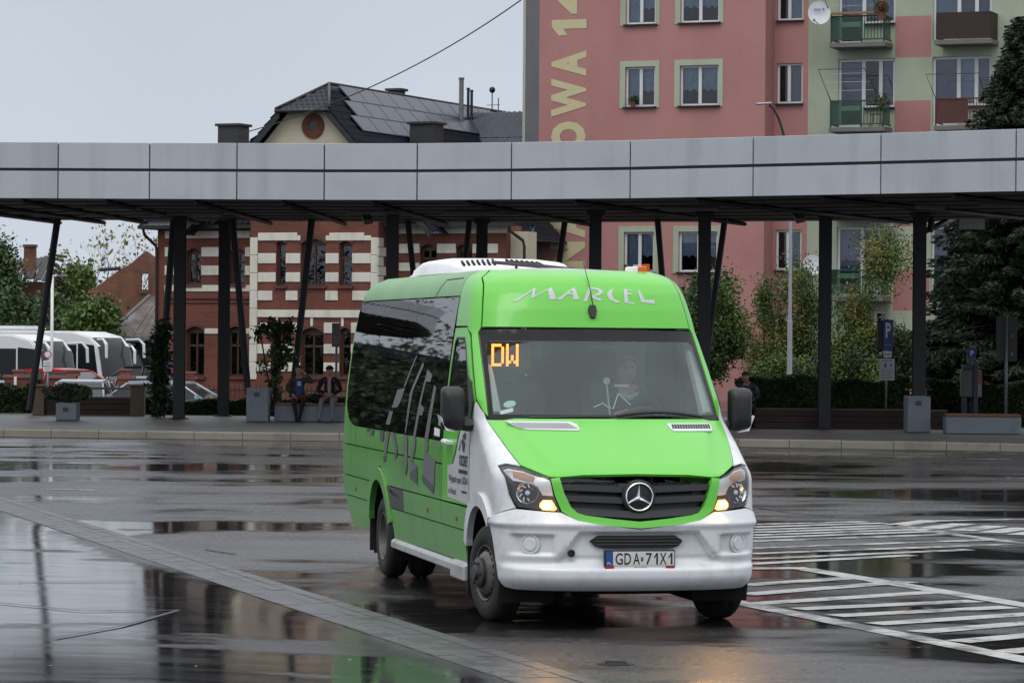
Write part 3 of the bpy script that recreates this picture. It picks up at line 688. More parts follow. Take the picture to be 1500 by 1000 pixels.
for k in "MARCEL":
    panel("roof_letter", [Fr(q, closed=True, step=.03) for q in LA] if k == 'A' else [Fr(q, closed=True, step=.03) for q in (LRR if k == 'R' else LEE)] if k in 'RE' else Fr(LET[k], closed=True, step=.03), M_DECAL, fore, off=.003, thick=.002, gap=0, ru=.03, rz=.03)
# aerial
pa = Vector(surf(fu(.0, 2.33), 2.33)); b = MB()
b.prism([(-.020, -.050), (.018, -.055), (.034, .0), (.026, .050), (-.022, .050), (-.034, .012)], .03, basis(pa + Vector((-.005, .02, .0)), (0, 1, 0), (-.35, 0, 1)))
b.tube([pa + Vector((.02, .02, .06)), pa + Vector((-.09, .02, .20)), pa + Vector((-.33, .022, .40))], [.006, .004, .003], 6)
b.build("aerial", M_PLASTIC, fore, bevel=.01)

# roof, rear wall, floor
b = MB(); ys = np.linspace(-1, 1, 17); xs = np.linspace(0, 1, 14); vs = []
for t in xs:
    for r in ys:
        q = 1 - max(0, 1-abs(r)**NE)**(1/NE); x_a = -2.10 - .45*q + .02; x_b = -6.93
        vs.append((x_a + (x_b-x_a)*t,   .682*r, 2.663 + .035*(1-r*r)*min(1, t*6)))
b.add(vs, [(i*17+j, i*17+j+1, (i+1)*17+j+1, (i+1)*17+j) for i in range(13) for j in range(16)], 0, True)
roof = b.build("roof", M_WHITE, van)
b = MB(); vs = []
zs = list(np.linspace(.30, 2.66, 26))
for z in zs:
    for r in np.linspace(-1, 1, 9):
        x = -float(xr(z)) - .04*(1-r*r); vs.append((x, r*float(wz(z))*.83, z))
b.add(vs, [(i*9+j, i*9+j+1, (i+1)*9+j+1, (i+1)*9+j) for i in range(25) for j in range(8)], 0, True)
# back slope up to the roof
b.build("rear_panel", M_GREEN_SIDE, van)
b = MB(); b.bx(-7.3, -.55, -.80, .80, .40, .52); b.bx(-6.9, -.4, -.35, .35, .24, .40); b.build("chassis", M_DARK, van)
# air-conditioning unit
b = MB()
sec = [(-4.30, .46, 2.68, .03), (-4.42, .50, 2.68, .075), (-4.7, .54, 2.68, .12), (-5.3, .56, 2.68, .15), (-6.0, .56, 2.68, .145), (-6.35, .54, 2.67, .115), (-6.42, .54, 2.67, .05), (-6.75, .52, 2.66, .03)]
vs = []; k = 11
for x, w, z, h in sec:
    for j in range(k):
        t = math.pi*j/(k-1); cs_, sn_ = math.cos(t), math.sin(t)
        vs.append((x, w*math.copysign(abs(cs_)**.35, cs_), z + h*abs(sn_)**.5))
b.add(vs, [(i*k+j, i*k+j+1, (i+1)*k+j+1, (i+1)*k+j) for i in range(len(sec)-1) for j in range(k-1)], 0, True)
b.add(vs[:k], [tuple(range(k))]); b.add(vs[-k:], [tuple(range(k))])
ac = b.build("roof_air_conditioner", mat("white_grp", (.78, .79, .80), rough=.4, var=.03, dirt=(.6, .6, .6)), van)
b = MB()
for i in range(7):
    for s in (-1, 1):
        y = s*(.08 + .045*i) - .10
        b.tube([(-4.40, y, 2.755-abs(i)*.001), (-4.60, y - s*.02, 2.800-abs(i)*.003)], .012, 6)
b.build("vent_slits", M_DARK, ac)
b = MB(); b.tube([(-3.95, -.30, 2.765), (-3.8, .0, 2.745), (-3.6, .40, 2.70)], .014, 6); b.tube([(-3.95, -.30, 2.76), (-3.75, .05, 2.725), (-3.6, .40, 2.70)], .012, 6); b.tube([(-3.9, -.1, 2.74), (-3.9, -.1, 2.68)], .012, 6); b.build("roof_cable", M_PLASTIC, van)
b = MB(); b.bx(-2.32, -2.20, .45, .53, 2.655, 2.70); mk = b.build("roof_marker_lamp", M_WHITEPRINT, van, bevel=.008)
b = MB(); b.bx(-2.32, -2.20, .535, .60, 2.650, 2.705); b.build("orange_lens", M_ORANGE, mk, bevel=.008)

# wheels
def wheel_mesh(parent, x, y, sg, steer=0.0, front=True, Rt=.362, w=.215):
    root = empty("wheel", (x, y, Rt), steer, parent=parent)
    rot = Matrix.Rotation(R(90 if sg < 0 else -90), 4, 'X')          # local Z -> outward
    h = w/2; b = MB()
    prof = [(.205, h-.025), (.225, h-.005), (.27, h), (.32, h-.006), (.345, h-.022), (Rt-.004, h-.04), (Rt, h-.06), (Rt, h-.085), (Rt-.008, h-.088), (Rt-.008, h-.098), (Rt, h-.101), (Rt, -h+.101), (Rt-.008, -h+.098), (Rt-.008, -h+.088), (Rt, -h+.085), (Rt, -h+.06), (.345, -h+.022), (.30, -h), (.21, -h+.03)]
    b.lathe(prof, 48, rot); b.build("tyre", M_RUBBER, root)
    b = MB()
    if front: pr = [(.215, h-.03), (.208, h-.006), (.198, h-.012), (.19, h-.05), (.165, h-.02), (.135, h+.012), (.10, h+.02), (0, h+.02)]
    else: pr = [(.215, h-.03), (.208, h-.006), (.198, h-.012), (.19, h-.06), (.175, h-.13), (.12, h-.145), (0, h-.145)]
    b.lathe(pr, 40, rot); rim = b.build("rim", M_RIM, root)
    b = MB()
    for k in range(18 if front else 8):
        t = 2*math.pi*k/(18 if front else 8)
        rr_ = .176 if front else .15
        Mx = rot @ Matrix.Rotation(t, 4, 'Z') @ Matrix.Translation((rr_, 0, (h-.034) if front else h-.138)) @ (Matrix.Rotation(R(48), 4, 'Y') if front else Matrix.Identity(4))
        b.box(Mx.to_translation(), (.042, .028 if front else .05, .024), 0, 0, Mx.to_3x3())
    b.build("rim_slots", M_DARK, rim)
    b = MB()
    hz = h+.02 if front else h-.145
    b.lathe([(.115, hz-.02), (.115, hz+.025), (.105, hz+.035), (.055, hz+.04), (.05, hz+.065), (0, hz+.068)], 24, rot)
    for k in range(6):
        t = 2*math.pi*k/6; Mx = rot @ Matrix.Translation((.085*math.cos(t), .085*math.sin(t), hz+.03))
        b.lathe([(.012, 0), (.012, .022), (0, .024)], 6, Mx)
    b.build("hub", M_HUB, rim)
    return root
STEER = R(9)
wheel_mesh(van, AF[0], -.855, -1, STEER, True); wheel_mesh(van, AF[0], .855, 1, STEER, True)
for sg in (-1, 1):
    wheel_mesh(van, AR[0], sg*.865, sg, 0, False, w=.20)
    wheel_mesh(van, AR[0], sg*.61, sg, 0, False, w=.20)

# big grey letters hanging down the flank
SDEC = [([(-6.13, 1.3), (-5.99, 1.3), (-6.03, 1.28), (-6.16, 1.26)], 1), ([(-5.92, 1.3), (-5.75, 1.3), (-5.81, 1.24), (-5.97, 1.24)], 1), ([(-5.45, 1.3), (-5.24, 1.3), (-5.25, 1.2), (-5.43, 1.21)], 1), ([(-5., 1.48), (-4.83, 1.48), (-4.96, 1.36), (-5.16, 1.36)], 0), ([(-5.11, 1.3), (-4.95, 1.3), (-5.1, 1.08), (-5.23, 1.08)], 0), ([(-4.89, 1.3), (-4.72, 1.3), (-4.55, 1.16), (-4.66, 1.13)], 0), ([(-4.69, 1.67), (-4.32, 1.69), (-4.5, 1.57), (-4.64, 1.52), (-4.9, 1.51)], 0), ([(-3.94, 1.97), (-3.9, 1.97), (-4.31, 1.71), (-4.41, 1.69)], 0), ([(-3.6, 1.92), (-3.55, 1.89), (-3.95, 1.67), (-4.15, 1.31), (-4.2, 1.31), (-4.08, 1.65), (-3.95, 1.73)], 0), ([(-4.22, 1.3), (-4.07, 1.29), (-4.04, 1.07), (-4.15, 1.01), (-4.21, 1.08)], 0), ([(-3.36, 1.86), (-3.13, 1.82), (-3.19, 1.76), (-3.39, 1.76), (-3.54, 1.57), (-3.36, 1.54), (-3.44, 1.48), (-3.58, 1.48), (-3.7, 1.29), (-3.81, 1.29), (-3.6, 1.6)], 0), ([(-3.8, 1.28), (-3.68, 1.28), (-3.69, 1.2), (-3.81, 1.08), (-3.59, 1.05), (-3.58, .94), (-3.92, .98), (-3.92, 1.09)], 0), ([(-3.01, 1.74), (-2.91, 1.72), (-3.14, 1.26), (-3.29, 1.28)], 0), ([(-3.28, 1.26), (-3.12, 1.25), (-3.13, 1.19), (-3.27, 1.19)], 0), ([(-3.27, 1.18), (-2.79, 1.13), (-2.84, .92), (-3.34, 1.0)], 0)]
for pts, dk in SDEC:
    panel("side_foil", Sd(pts, -1, True), M_DECAL_DARK if dk else M_DECAL_SIDE, van, off=.0065, thick=0, gap=0, ru=.2)
for pts in ([(-3.59, 1.05), (-3.92, .99), (-3.92, .94), (-3.58, .90)], [(-3.35, 1.0), (-2.84, .92), (-2.86, .86), (-3.36, .94)], [(-5.23, 1.08), (-5.1, 1.08), (-5.11, 1.03), (-5.24, 1.03)], [(-4.15, 1.01), (-4.04, 1.07), (-4.05, 1.0), (-4.14, .95)], [(-4.66, 1.13), (-4.55, 1.16), (-4.54, 1.1), (-4.64, 1.07)]):
    panel("side_foil", Sd(pts, -1, True), M_DECAL_DARK, van, off=.007, thick=0, gap=0, ru=.2)
panel("side_sticker", Sd([(-2.86, 1.40), (-2.62, 1.39), (-2.62, 1.33), (-2.86, 1.335)], -1, True), M_WHITEPRINT, van, off=.009, thick=0, gap=0)
panel("side_sticker", Sd([(-2.70, 1.47), (-2.60, 1.465), (-2.60, 1.415), (-2.70, 1.42)], -1, True), mat("green_sticker", (.1, .35, .2)), van, off=.009, thick=0, gap=0)
# seams pressed into the flank
for pts in ([(-2.60, .84), (-2.60, 1.30), (-2.595, 1.30), (-2.595, .84)], [(-7.05, .84), (-7.05, 1.30), (-7.042, 1.30), (-7.042, .84)], [(-4.27, .84), (-4.27, 1.30), (-4.264, 1.30), (-4.264, .84)]):
    panel("panel_seam", Sd(pts, -1, True), M_DARK, van, off=.0035, thick=0, gap=0)
hs = [(-3.5, 2.452), (-3.3, 2.60), (-2.62, 2.605)]
for a, c in zip(hs[:-1], hs[1:]):
    panel("panel_seam", Sd([(a[0], a[1]), (c[0], c[1]), (c[0]+.012, c[1]-.006), (a[0]+.012, a[1]-.006)], -1, True, step=.05), M_DARK, van, off=.0025, thick=0, gap=0, ru=.05, rz=.02)
for x in (-1.9+.02, -3.1, -6.7):
    b = MB(); b.bx(x-.02, x+.02, -1.004, -.99, .70, .735); b.build("side_reflector", mat("side_reflector", (.28, .09, .03), rough=.3), van)

# number plate
pz = .525; px_ = float(surf(0.0, pz)[0]) + .012
pl = MB(); pl.bx(px_-.035, px_+.004, -.268, .262, pz-.070, pz+.067); plate = pl.build("number_plate", M_PLASTIC, van, bevel=.006)
q = MB(); q.bx(px_+.002, px_+.0075, -.205, .253, pz-.047, pz+.056); q.build("plate_face", M_PLATE, plate)
q = MB(); q.bx(px_+.002, px_+.0075, -.258, -.2065, pz-.047, pz+.056); q.build("plate_band", M_BLUE, plate)
fx = px_ + .009
Mp = lambda y, z, o=0: basis((fx+o, y, z), (0, 1, 0), (0, 0, 1))
for ch, yc, w in (("G", -.160, .056), ("D", -.096, .050), ("A", -.030, .050), ("7", .063, .046), ("1", .115, .030), ("X", .170, .052), ("1", .224, .030)):
    if ch == "1":
        q = MB(); yl, zl = yc - .014, pz + .003 - .042
        q.add([(fx, yl + a_*.030, zl + c_*.084) for a_, c_ in ((.58, 0), (1, 0), (1, 1), (.66, 1), (0, .66), (0, .50), (.58, .76))], [(0, 1, 2, 3, 6), (3, 4, 5, 6)]); q.build("plate_letter", M_BLACKPRINT, plate)
    else: text_obj("plate_letter", ch, Mp(yc, pz+.003), w, .084, M_BLACKPRINT, plate, bold=.008)
text_obj("plate_letter", "PL", Mp(-.232, pz-.03), .032, .018, M_WHITEPRINT, plate)
q = MB(); q.bx(fx-.001, fx, .004, .020, pz-.015, pz+.015); q.build("plate_seal", M_BLUE, plate)
q = MB(); q.bx(px_+.002, px_+.0075, -.195, .19, pz-.066, pz-.050); q.build("frame_strip", M_WHITEPRINT, plate)
for ya, yb2 in ((-.262, -.198), (.193, .256)):
    q = MB(); q.bx(px_+.002, px_+.008, ya, yb2, pz-.068, pz-.048); q.build("frame_end", M_RED, plate)
text_obj("frame_lettering", "AUTO SERVIS", Mp(0, pz-.058), .09, .011, M_RED, plate)

# inside the cab
b = MB()
b.prism([(-1.75, 1.30), (-1.0, 1.22), (-.95, 1.40), (-1.10, 1.50), (-1.35, 1.49), (-1.55, 1.42)], 1.72, Matrix(((1, 0, 0, 0), (0, 0, -1, .86), (0, 1, 0, 0), (0, 0, 0, 1))))
dash = b.build("dashboard", M_DASH, van, bevel=.02)
b = MB(); b.bx(-1.05, -.98, -.85, .85, 1.505, 1.515)
for s in (-1, 1):
    pass
b = MB(); b.bx(-7.0, -1.9, -.80, .80, .53, .56); b.bx(-2.7, -1.75, -.78, .78, .95, 1.0); b.build("cab_floor", M_INTER, van)
for s in (-1, 1):
    p0 = [(surf(fu(s*.875, z), z)) for z in (1.53, 1.8, 2.05, 2.15)]
    b = MB(); b.tube([(float(p[0])-.10, float(p[1])*.955, float(p[2])) for p in p0], [.06, .055, .05, .045], 8); b.build("pillar_trim", M_TRIM, van)
b = MB(); b.bx(-7.0, -1.95, -.70, .70, 2.32, 2.36); b.build("headliner", mat("headliner", (.55, .58, .57), rough=.9), van)
for ya, yb_ in ((-.80, -.30), (.55, .80)): b = MB(); b.bx(-3.05, -3.0, ya, yb_, .6, 2.25); b.build("bulkhead", mat("bulkhead", (.50, .56, .57), rough=.8), van)
def seat(x, y, w=.48):
    s = empty("cab_seat", (x, y, 0), parent=van)
    b = MB(); b.bx(-.25, .27, -w/2, w/2, 1.0, 1.14); b.build("seat_cushion", M_DASH, s, bevel=.04, bseg=2)
    b = MB(); b.box((-.30, 0, 1.45), (.13, w, .66), 0, 0, Matrix.Rotation(R(-10), 3, 'Y')); b.build("seat_back", M_DASH, s, bevel=.05, bseg=2)
    b = MB(); b.box((-.38, 0, 1.88), (.09, .26, .17)); b.build("headrest", M_DASH, s, bevel=.04, bseg=2)
seat(-2.35, .43); seat(-2.35, -.42, .60)
for k in range(4): seat(-3.9 - .8*k, -.55, .8); seat(-3.9 - .8*k, .45, .8)
b = MB(); rw = .20
Mx = Matrix.Translation((-1.72, .43, 1.42)) @ Matrix.Rotation(R(-58), 4, 'Y')
b.tube([Mx @ Vector((rw*math.cos(t), rw*math.sin(t), 0)) for t in np.linspace(0, 2*math.pi, 25)], .016, 8, caps=False)
for t in (R(0), R(120), R(240)): b.tube([Mx @ Vector((0, 0, -.02)), Mx @ Vector((rw*math.cos(t), rw*math.sin(t), 0))], .014, 6)
b.tube([Mx @ Vector((0, 0, 0)), Mx @ Vector((0, 0, -.3))], .03, 8)
b.build("steering_wheel", M_PLASTIC, van)
b = MB(); b.box((-1.56, .08, 2.06), (.06, .25, .085)); im = b.build("interior_mirror", M_PLASTIC, van, bevel=.03, bseg=3)
# lit destination sign behind the glass: DW in dots
sign = MB(); gs_ = Vector(surf(fu(-.70, 2.0), 2.0))
SB = basis((-1.52, -.70, 1.985), (0, 1, 0), (0, 0, 1))
bb = MB(); bb.box((-1.56, -.66, 1.99), (.03, .34, .21)); sg_o = bb.build("destination_sign", M_PLASTIC, van)
GL = {'D': ["1111.", "1...1", "1...1", "1...1", "1...1", "1...1", "1...1", "1111."], 'W': ["1...1", "1...1", "1...1", "1...1", "1.1.1", "1.1.1", "11.11", "1...1"]}
dots = MB(); halo = MB(); x0 = -.790
for ci, ch in enumerate("DW"):
    for r, row in enumerate(GL[ch]):
        for c_, v in enumerate(row):
            if v == '1':
                y = x0 + ci*.115 + c_*.0195; z = 2.068 - r*.0215
                for k in range(4):
                    dots.box((-1.538, y + (-.0048 if k % 2 else .0048), z + (-.0053 if k > 1 else .0053)), (.008, .0088, .0096))
                    halo.box((-1.533, y + (-.0048 if k % 2 else .0048), z + (-.0053 if k > 1 else .0053)), (.004, .0040, .0044))
dots.build("sign_dots", M_LED, sg_o); halo.build("sign_dot_cores", M_LEDHALO, sg_o)
# stickers on the windscreen
b = MB(); u = fu(-.74, 1.63); p = Vector(surf(u, 1.63)); n = Vector(normal(u, 1.63))
X = Vector((0, 1, 0)); X = (X - n*X.dot(n)).normalized(); Bs = basis(p - n*.010, X, n.cross(X))
b.prism([(.048*math.cos(t), .034*math.sin(t)) for t in np.linspace(0, 2*math.pi, 20)[:-1]], .002, Bs); b.build("windscreen_sticker", mat("green_disc_sticker", (.42, .62, .52)), ws)
b = MB(); u = fu(-.77, 1.575); p = Vector(surf(u, 1.575)); n = Vector(normal(u, 1.575)); X = Vector((0, 1, 0)); X = (X - n*X.dot(n)).normalized(); Bs = basis(p - n*.010, X, n.cross(X))
b.prism([(-.05, -.02), (.05, -.014), (.05, .024), (-.05, .018)], .002, Bs); b.build("windscreen_sticker", M_WHITEPRINT, ws)
# paper with a pen scribble, seat belts, phone holder
b = MB(); b.tube([(-1.28, -.05, 1.60), (-1.27, .02, 1.63), (-1.26, .06, 1.60), (-1.26, .10, 1.59), (-1.28, .14, 1.70), (-1.29, .15, 1.70), (-1.28, .24, 1.62)], .004, 5); b.build("white_cable", M_WHITEPRINT, van)
b = MB(); b.lathe([(0, .004), (.028, .004), (.028, 0)], 14, Matrix.Translation((-1.36, .07, 1.80)) @ Matrix.Rotation(R(90), 4, 'Y')); b.box((-1.37, .19, 1.765), (.03, .11, .02)); b.tube([(-1.37, .07, 1.8), (-1.35, .10, 1.5)], .008, 6); b.build("phone_holder", mat("holder_grey", (.35, .38, .38)), van)
# wiper
b = MB(); wl = [(y, z) for y, z in zip(np.linspace(.05, .74, 10), [1.528, 1.54, 1.548, 1.553, 1.556, 1.554, 1.549, 1.542, 1.532, 1.522])]
b.tube([Vector(surf(fu(y, z), z)) + Vector((.022, 0, .014)) for y, z in wl], .013, 6); b.build("wiper", M_PLASTIC, van)
b = MB(); wl = [(y, 1.522 + .006*math.sin((y+.6)*3)) for y in np.linspace(-.62, 0.0, 8)]
b.tube([Vector(surf(fu(y, z), z)) + Vector((.020, 0, .006)) for y, z in wl], .011, 6); b.build("wiper", M_PLASTIC, van)

# ------------------------------------------------------------------ ground
GA, GB = gnd(0, 737), gnd(700, 962)                      # the drain line crosses the lot diagonally
gdir = (GB - GA).normalized(); gnor = Vector((-gdir.y, gdir.x, 0))
if gnor.dot(Vector((-3, 20, 0)) - GA) < 0: gnor = -gnor
def gdist(X, Y): return (X - GA.x)*gnor.x + (Y - GA.y)*gnor.y     # >0 on the near-left lot
SLOPE = 0.055
def near_z(d, X=None):
    d = np.maximum(d - .30, 0); s = 1.0 if X is None else .45 + .55*np.clip((X + 4.8)/3.6, 0, 1)
    return s* SLOPE*6*(1 - np.exp(-d/6.0))
KP = [(-14, 67.2), (-10.5, 66.4), (-4, 65.4), (0, 64.6), (5, 63.6), (10, 62.2), (16, 60.2), (30, 54.5)]   # kerb line
def kerbY(X):
    xs = [k[0] for k in KP]
    return np.interp(X, [-40] + xs, [73.0] + [k[1] for k in KP])
def build_ground():
    xs = np.concatenate([np.linspace(-900, -26, 14), np.linspace(-24, -8, 21), np.linspace(-7.6, 7, 90), np.linspace(7.5, 24, 22), np.linspace(28, 900, 14)])
    ys = np.concatenate([np.linspace(-400, 8, 8), np.linspace(12, 45, 110), np.linspace(46, 78, 33), np.linspace(80, 160, 30), [200, 300, 500, 900, 1500, 2400]])
    X, Y = np.meshgrid(xs, ys); d = gdist(X, Y)
    Z = near_z(d, X) - .7*np.clip((Y-82)/14, 0, 1)*np.clip((2-X)/6, 0, 1) - .6*np.clip((Y-100)/30, 0, 1)*np.clip((-12-X)/6, 0, 1)
    Z = np.where((Y > kerbY(X) + 1.0) & (Y < 78), -.03, Z)
    nx, ny = len(xs), len(ys)
    V = np.stack([X.ravel(), Y.ravel(), Z.ravel()], 1)
    i, j = np.meshgrid(np.arange(ny-1), np.arange(nx-1), indexing='ij'); a = i*nx + j
    Fq = np.stack([a, a+1, a+nx+1, a+nx], -1).reshape(-1, 4)
    o = mesh_np("ground", V, Fq, M_ASPH, smooth=True); tag(o, kind='structure')
    w = np.clip((d.ravel() - .2)/.25, 0, 1)
    at_ = o.data.attributes.new('lot', 'FLOAT', 'POINT'); at_.data.foreach_set('value', w.astype(np.float32))
    return o
def wet_asphalt():
    m = bpy.data.materials.new("wet_asphalt"); m.use_nodes = True
    nt = m.node_tree; N = nt.nodes; L = nt.links; b = N["Principled BSDF"]
    geo = N.new("ShaderNodeNewGeometry")
    def noise(sc, det, vec=None, rough=.55, sx=1, sy=1):
        n = N.new("ShaderNodeTexNoise"); n.inputs['Scale'].default_value = sc; n.inputs['Detail'].default_value = det; n.inputs['Roughness'].default_value = rough
        if sx != 1 or sy != 1:
            mp = N.new("ShaderNodeMapping"); mp.inputs['Scale'].default_value = (sx, sy, 1); L.new(geo.outputs['Position'], mp.inputs[0]); L.new(mp.outputs[0], n.inputs['Vector'])
        else: L.new(geo.outputs['Position'], n.inputs['Vector'])
        return n.outputs[0]
    def rng(v, a, b_, c, d, clamp=True):
        r = N.new("ShaderNodeMapRange"); r.clamp = clamp
        for i, x in enumerate((a, b_, c, d)): r.inputs[i+1].default_value = x
        L.new(v, r.inputs[0]); return r.outputs[0]
    def math_(op, a, b_):
        n = N.new("ShaderNodeMath"); n.operation = op
        for i, x in enumerate((a, b_)):
            if isinstance(x, (int, float)): n.inputs[i].default_value = x
            else: L.new(x, n.inputs[i])
        return n.outputs[0]
    lot = N.new("ShaderNodeAttribute"); lot.attribute_name = 'lot'
    big = noise(.20, 5, rough=.5, sx=.8, sy=1.3); mid = noise(.9, 6, rough=.6, sx=.6, sy=1.0); fine = noise(70, 3); grit = noise(16, 8, rough=.8)
    pud = math_('ADD', math_('MULTIPLY', big, .65), math_('MULTIPLY', mid, .35))
    wet_road = rng(pud, .45, .54, 0, 1)                      # standing water out on the road
    wet_lot = rng(pud, .25, .42, 0, 1)                       # most of the near lot is under a film of water
    wet = math_('ADD', math_('MULTIPLY', wet_lot, lot.outputs['Fac']), math_('MULTIPLY', wet_road, math_('SUBTRACT', 1.0, lot.outputs['Fac'])))
    # colour
    c1 = N.new("ShaderNodeMixRGB"); L.new(rng(mid, .35, .65, 0, 1), c1.inputs[0]); c1.inputs[1].default_value = (.026, .026, .029, 1); c1.inputs[2].default_value = (.056, .054, .055, 1)
    c2 = N.new("ShaderNodeMixRGB"); c2.blend_type = 'MULTIPLY'; c2.inputs[0].default_value = 1; L.new(c1.outputs[0], c2.inputs[1]); L.new(rng(fine, .3, .7, .45, 1.75), c2.inputs[2])
    c3 = N.new("ShaderNodeMixRGB"); L.new(wet, c3.inputs[0]); cg = N.new("ShaderNodeMixRGB"); cg.blend_type = 'MULTIPLY'; cg.inputs[0].default_value = 1; L.new(c2.outputs[0], cg.inputs[1]); L.new(rng(grit, .36, .64, .45, 1.7), cg.inputs[2]); L.new(cg.outputs[0], c3.inputs[1])
    dk = N.new("ShaderNodeMixRGB"); dk.blend_type = 'MULTIPLY'; dk.inputs[0].default_value = 1; L.new(c2.outputs[0], dk.inputs[1]); dk.inputs[2].default_value = (.42, .41, .40, 1)
    L.new(dk.outputs[0], c3.inputs[2]); L.new(c3.outputs[0], b.inputs['Base Color'])
    damp = rng(math_("ADD", math_("MULTIPLY", grit, .5), math_("MULTIPLY", noise(.5, 4, sx=.5, sy=1.4), .5)), .35, .65, .15, .44)
    rw = rng(noise(2.4, 4, sx=.5, sy=1.6), .35, .65, .03, .09)
    r = N.new("ShaderNodeMixRGB"); L.new(wet, r.inputs[0]); L.new(damp, r.inputs[1]); L.new(rw, r.inputs[2]); L.new(r.outputs[0], b.inputs['Roughness'])
    b.inputs['IOR'].default_value = 1.36; b.inputs['Specular IOR Level'].default_value = .5
    bp = N.new("ShaderNodeBump"); bp.inputs['Distance'].default_value = .010
    st = N.new("ShaderNodeMixRGB"); L.new(wet, st.inputs[0]); st.inputs[1].default_value = (1.0, 1.0, 1.0, 1); st.inputs[2].default_value = (.02, .02, .02, 1)
    L.new(st.outputs[0], bp.inputs['Strength']); L.new(math_('ADD', math_('MULTIPLY', grit, .6), math_('MULTIPLY', fine, .4)), bp.inputs['Height'])
    b2 = N.new("ShaderNodeBump"); b2.inputs['Distance'].default_value = .02; b2.inputs['Strength'].default_value = .06
    L.new(noise(1.6, 3, sx=.35, sy=1.0), b2.inputs['Height']); L.new(bp.outputs[0], b2.inputs['Normal'])
    L.new(b2.outputs[0], b.inputs['Normal'])
    return m
M_ASPH = wet_asphalt()
ground = build_ground()

M_PAVE = mat("drain_paver", (.068, .068, .073), rough=.33, var=.3, vscale=1.2, bump=.35, bscale=22, island=.05, dirt=(.05, .05, .052), dscale=1.2)
M_JOINT = mat("paver_joint", (.045, .045, .047), rough=.3)
def gz(X, Y): return float(near_z(np.array(gdist(X, Y)), X))
def drain():
    root = empty("drain_strip", (0, 0, 0)); tag(root, kind='structure')
    base = MB(); pv = MB(); n = 0
    S0, S1 = -14.0, 34.0
    def P(s, t, z): 
        q = GA + gdir*s + gnor*t; return Vector((q.x, q.y, max(z, z + gz(q.x, q.y))))
    rng_ = random.Random(3)
    base.quad(P(S0, -.27, .004), P(S1, -.27, .004), P(S1, .27, .004), P(S0, .27, .004))
    base.build("drain_bed", M_JOINT, root)
    rows = 4; w = .52/rows
    for r in range(rows):
        s = S0 + rng_.random()*.2
        t0 = -.26 + r*w
        while s < S1:
            l = .22 + rng_.random()*.02
            if 0 < s < 34 or rng_.random() < 2:
                a, b_, c, d = P(s+.003, t0+.004, 0), P(s+l-.003, t0+.004, 0), P(s+l-.003, t0+w-.004, 0), P(s+.003, t0+w-.004, 0)
                h = .010 + rng_.uniform(-.002, .002) - .006*math.cos((r-2)/2*1.2)
                up = Vector((0, 0, h)); k = .006
                pv.add([a, b_, c, d, a+up, b_+up, c+up, d+up], [(4, 5, 6, 7), (0, 1, 5, 4), (1, 2, 6, 5), (2, 3, 7, 6), (3, 0, 4, 7)])
            s += l
    o = pv.build("pavers", M_PAVE, root); o['kind'] = 'stuff'
drain()

# painted hatching on the asphalt
def paint_mat(name, keep):
    m = bpy.data.materials.new(name); m.use_nodes = True; nt = m.node_tree; N = nt.nodes; L = nt.links; b = N["Principled BSDF"]
    geo = N.new("ShaderNodeNewGeometry")
    nz = N.new("ShaderNodeTexNoise"); nz.inputs['Scale'].default_value = 2.2; nz.inputs['Detail'].default_value = 9; nz.inputs['Roughness'].default_value = .72; L.new(geo.outputs['Position'], nz.inputs['Vector'])
    mr = N.new("ShaderNodeMapRange"); mr.inputs[1].default_value = keep - .05; mr.inputs[2].default_value = keep + .08; L.new(nz.outputs[0], mr.inputs[0])
    mx = N.new("ShaderNodeMixRGB"); L.new(mr.outputs[0], mx.inputs[0]); mx.inputs[1].default_value = (.42, .42, .41, 1); mx.inputs[2].default_value = (.05, .05, .052, 1)
    L.new(mx.outputs[0], b.inputs['Base Color']); b.inputs['Roughness'].default_value = .36
    nb = N.new("ShaderNodeTexNoise"); nb.inputs['Scale'].default_value = 40; L.new(geo.outputs['Position'], nb.inputs['Vector'])
    bp = N.new("ShaderNodeBump"); bp.inputs['Strength'].default_value = .35; bp.inputs['Distance'].default_value = .006; L.new(nb.outputs[0], bp.inputs['Height']); L.new(bp.outputs[0], b.inputs['Normal'])
    MATS[name] = m; return m
M_PAINT = paint_mat("road_paint", .54); M_PAINT_OLD = paint_mat("worn_road_paint", .48)
mk_root = empty("road_markings", (0, 0, 0)); tag(mk_root, kind='structure')
NST = [0]
def stripe(a, b_, w, m=None, name="marking_stripe", taper=None):
    a = Vector((a.x, a.y, 0)); b_ = Vector((b_.x, b_.y, 0)); d = (b_ - a); l = d.length; d.normalize(); n = Vector((-d.y, d.x, 0))
    NST[0] += 1; z = .004 + .0004*(NST[0] % 6)
    k = max(1, int(l/.8)); b2 = MB(); vs = []
    for i in range(k+1):
        p = a + d*l*i/k
        vs += [p + n*w/2 + Vector((0, 0, z)), p - n*w/2 + Vector((0, 0, z))]
    b2.add(vs, [(2*i, 2*i+1, 2*i+3, 2*i+2) for i in range(k)])
    return b2.build(name, m or M_PAINT, mk_root)
# near hatched island
A0, A1 = gnd(1060, 878), gnd(1530, 972)
B0, B1 = gnd(1178, 833), gnd(1560, 896)
stripe(A0, A1, .22, M_PAINT_OLD, "border_line"); stripe(B0, B1, .24, None, "border_line"); stripe(gnd(1085, 833), gnd(1184, 832), .24, None, "border_line")
for (p0, p1) in (((1090, 857), (1255, 846)), ((1090, 871), (1330, 852)), ((1105, 884), (1385, 866)), ((1168, 892), (1430, 880)), ((1222, 902), (1480, 889)), ((1280, 914), (1530, 898)), ((1345, 926), (1560, 908)), ((1402, 940), (1560, 926)), ((1470, 955), (1570, 945))):
    stripe(gnd(*p0), gnd(*p1), .24)
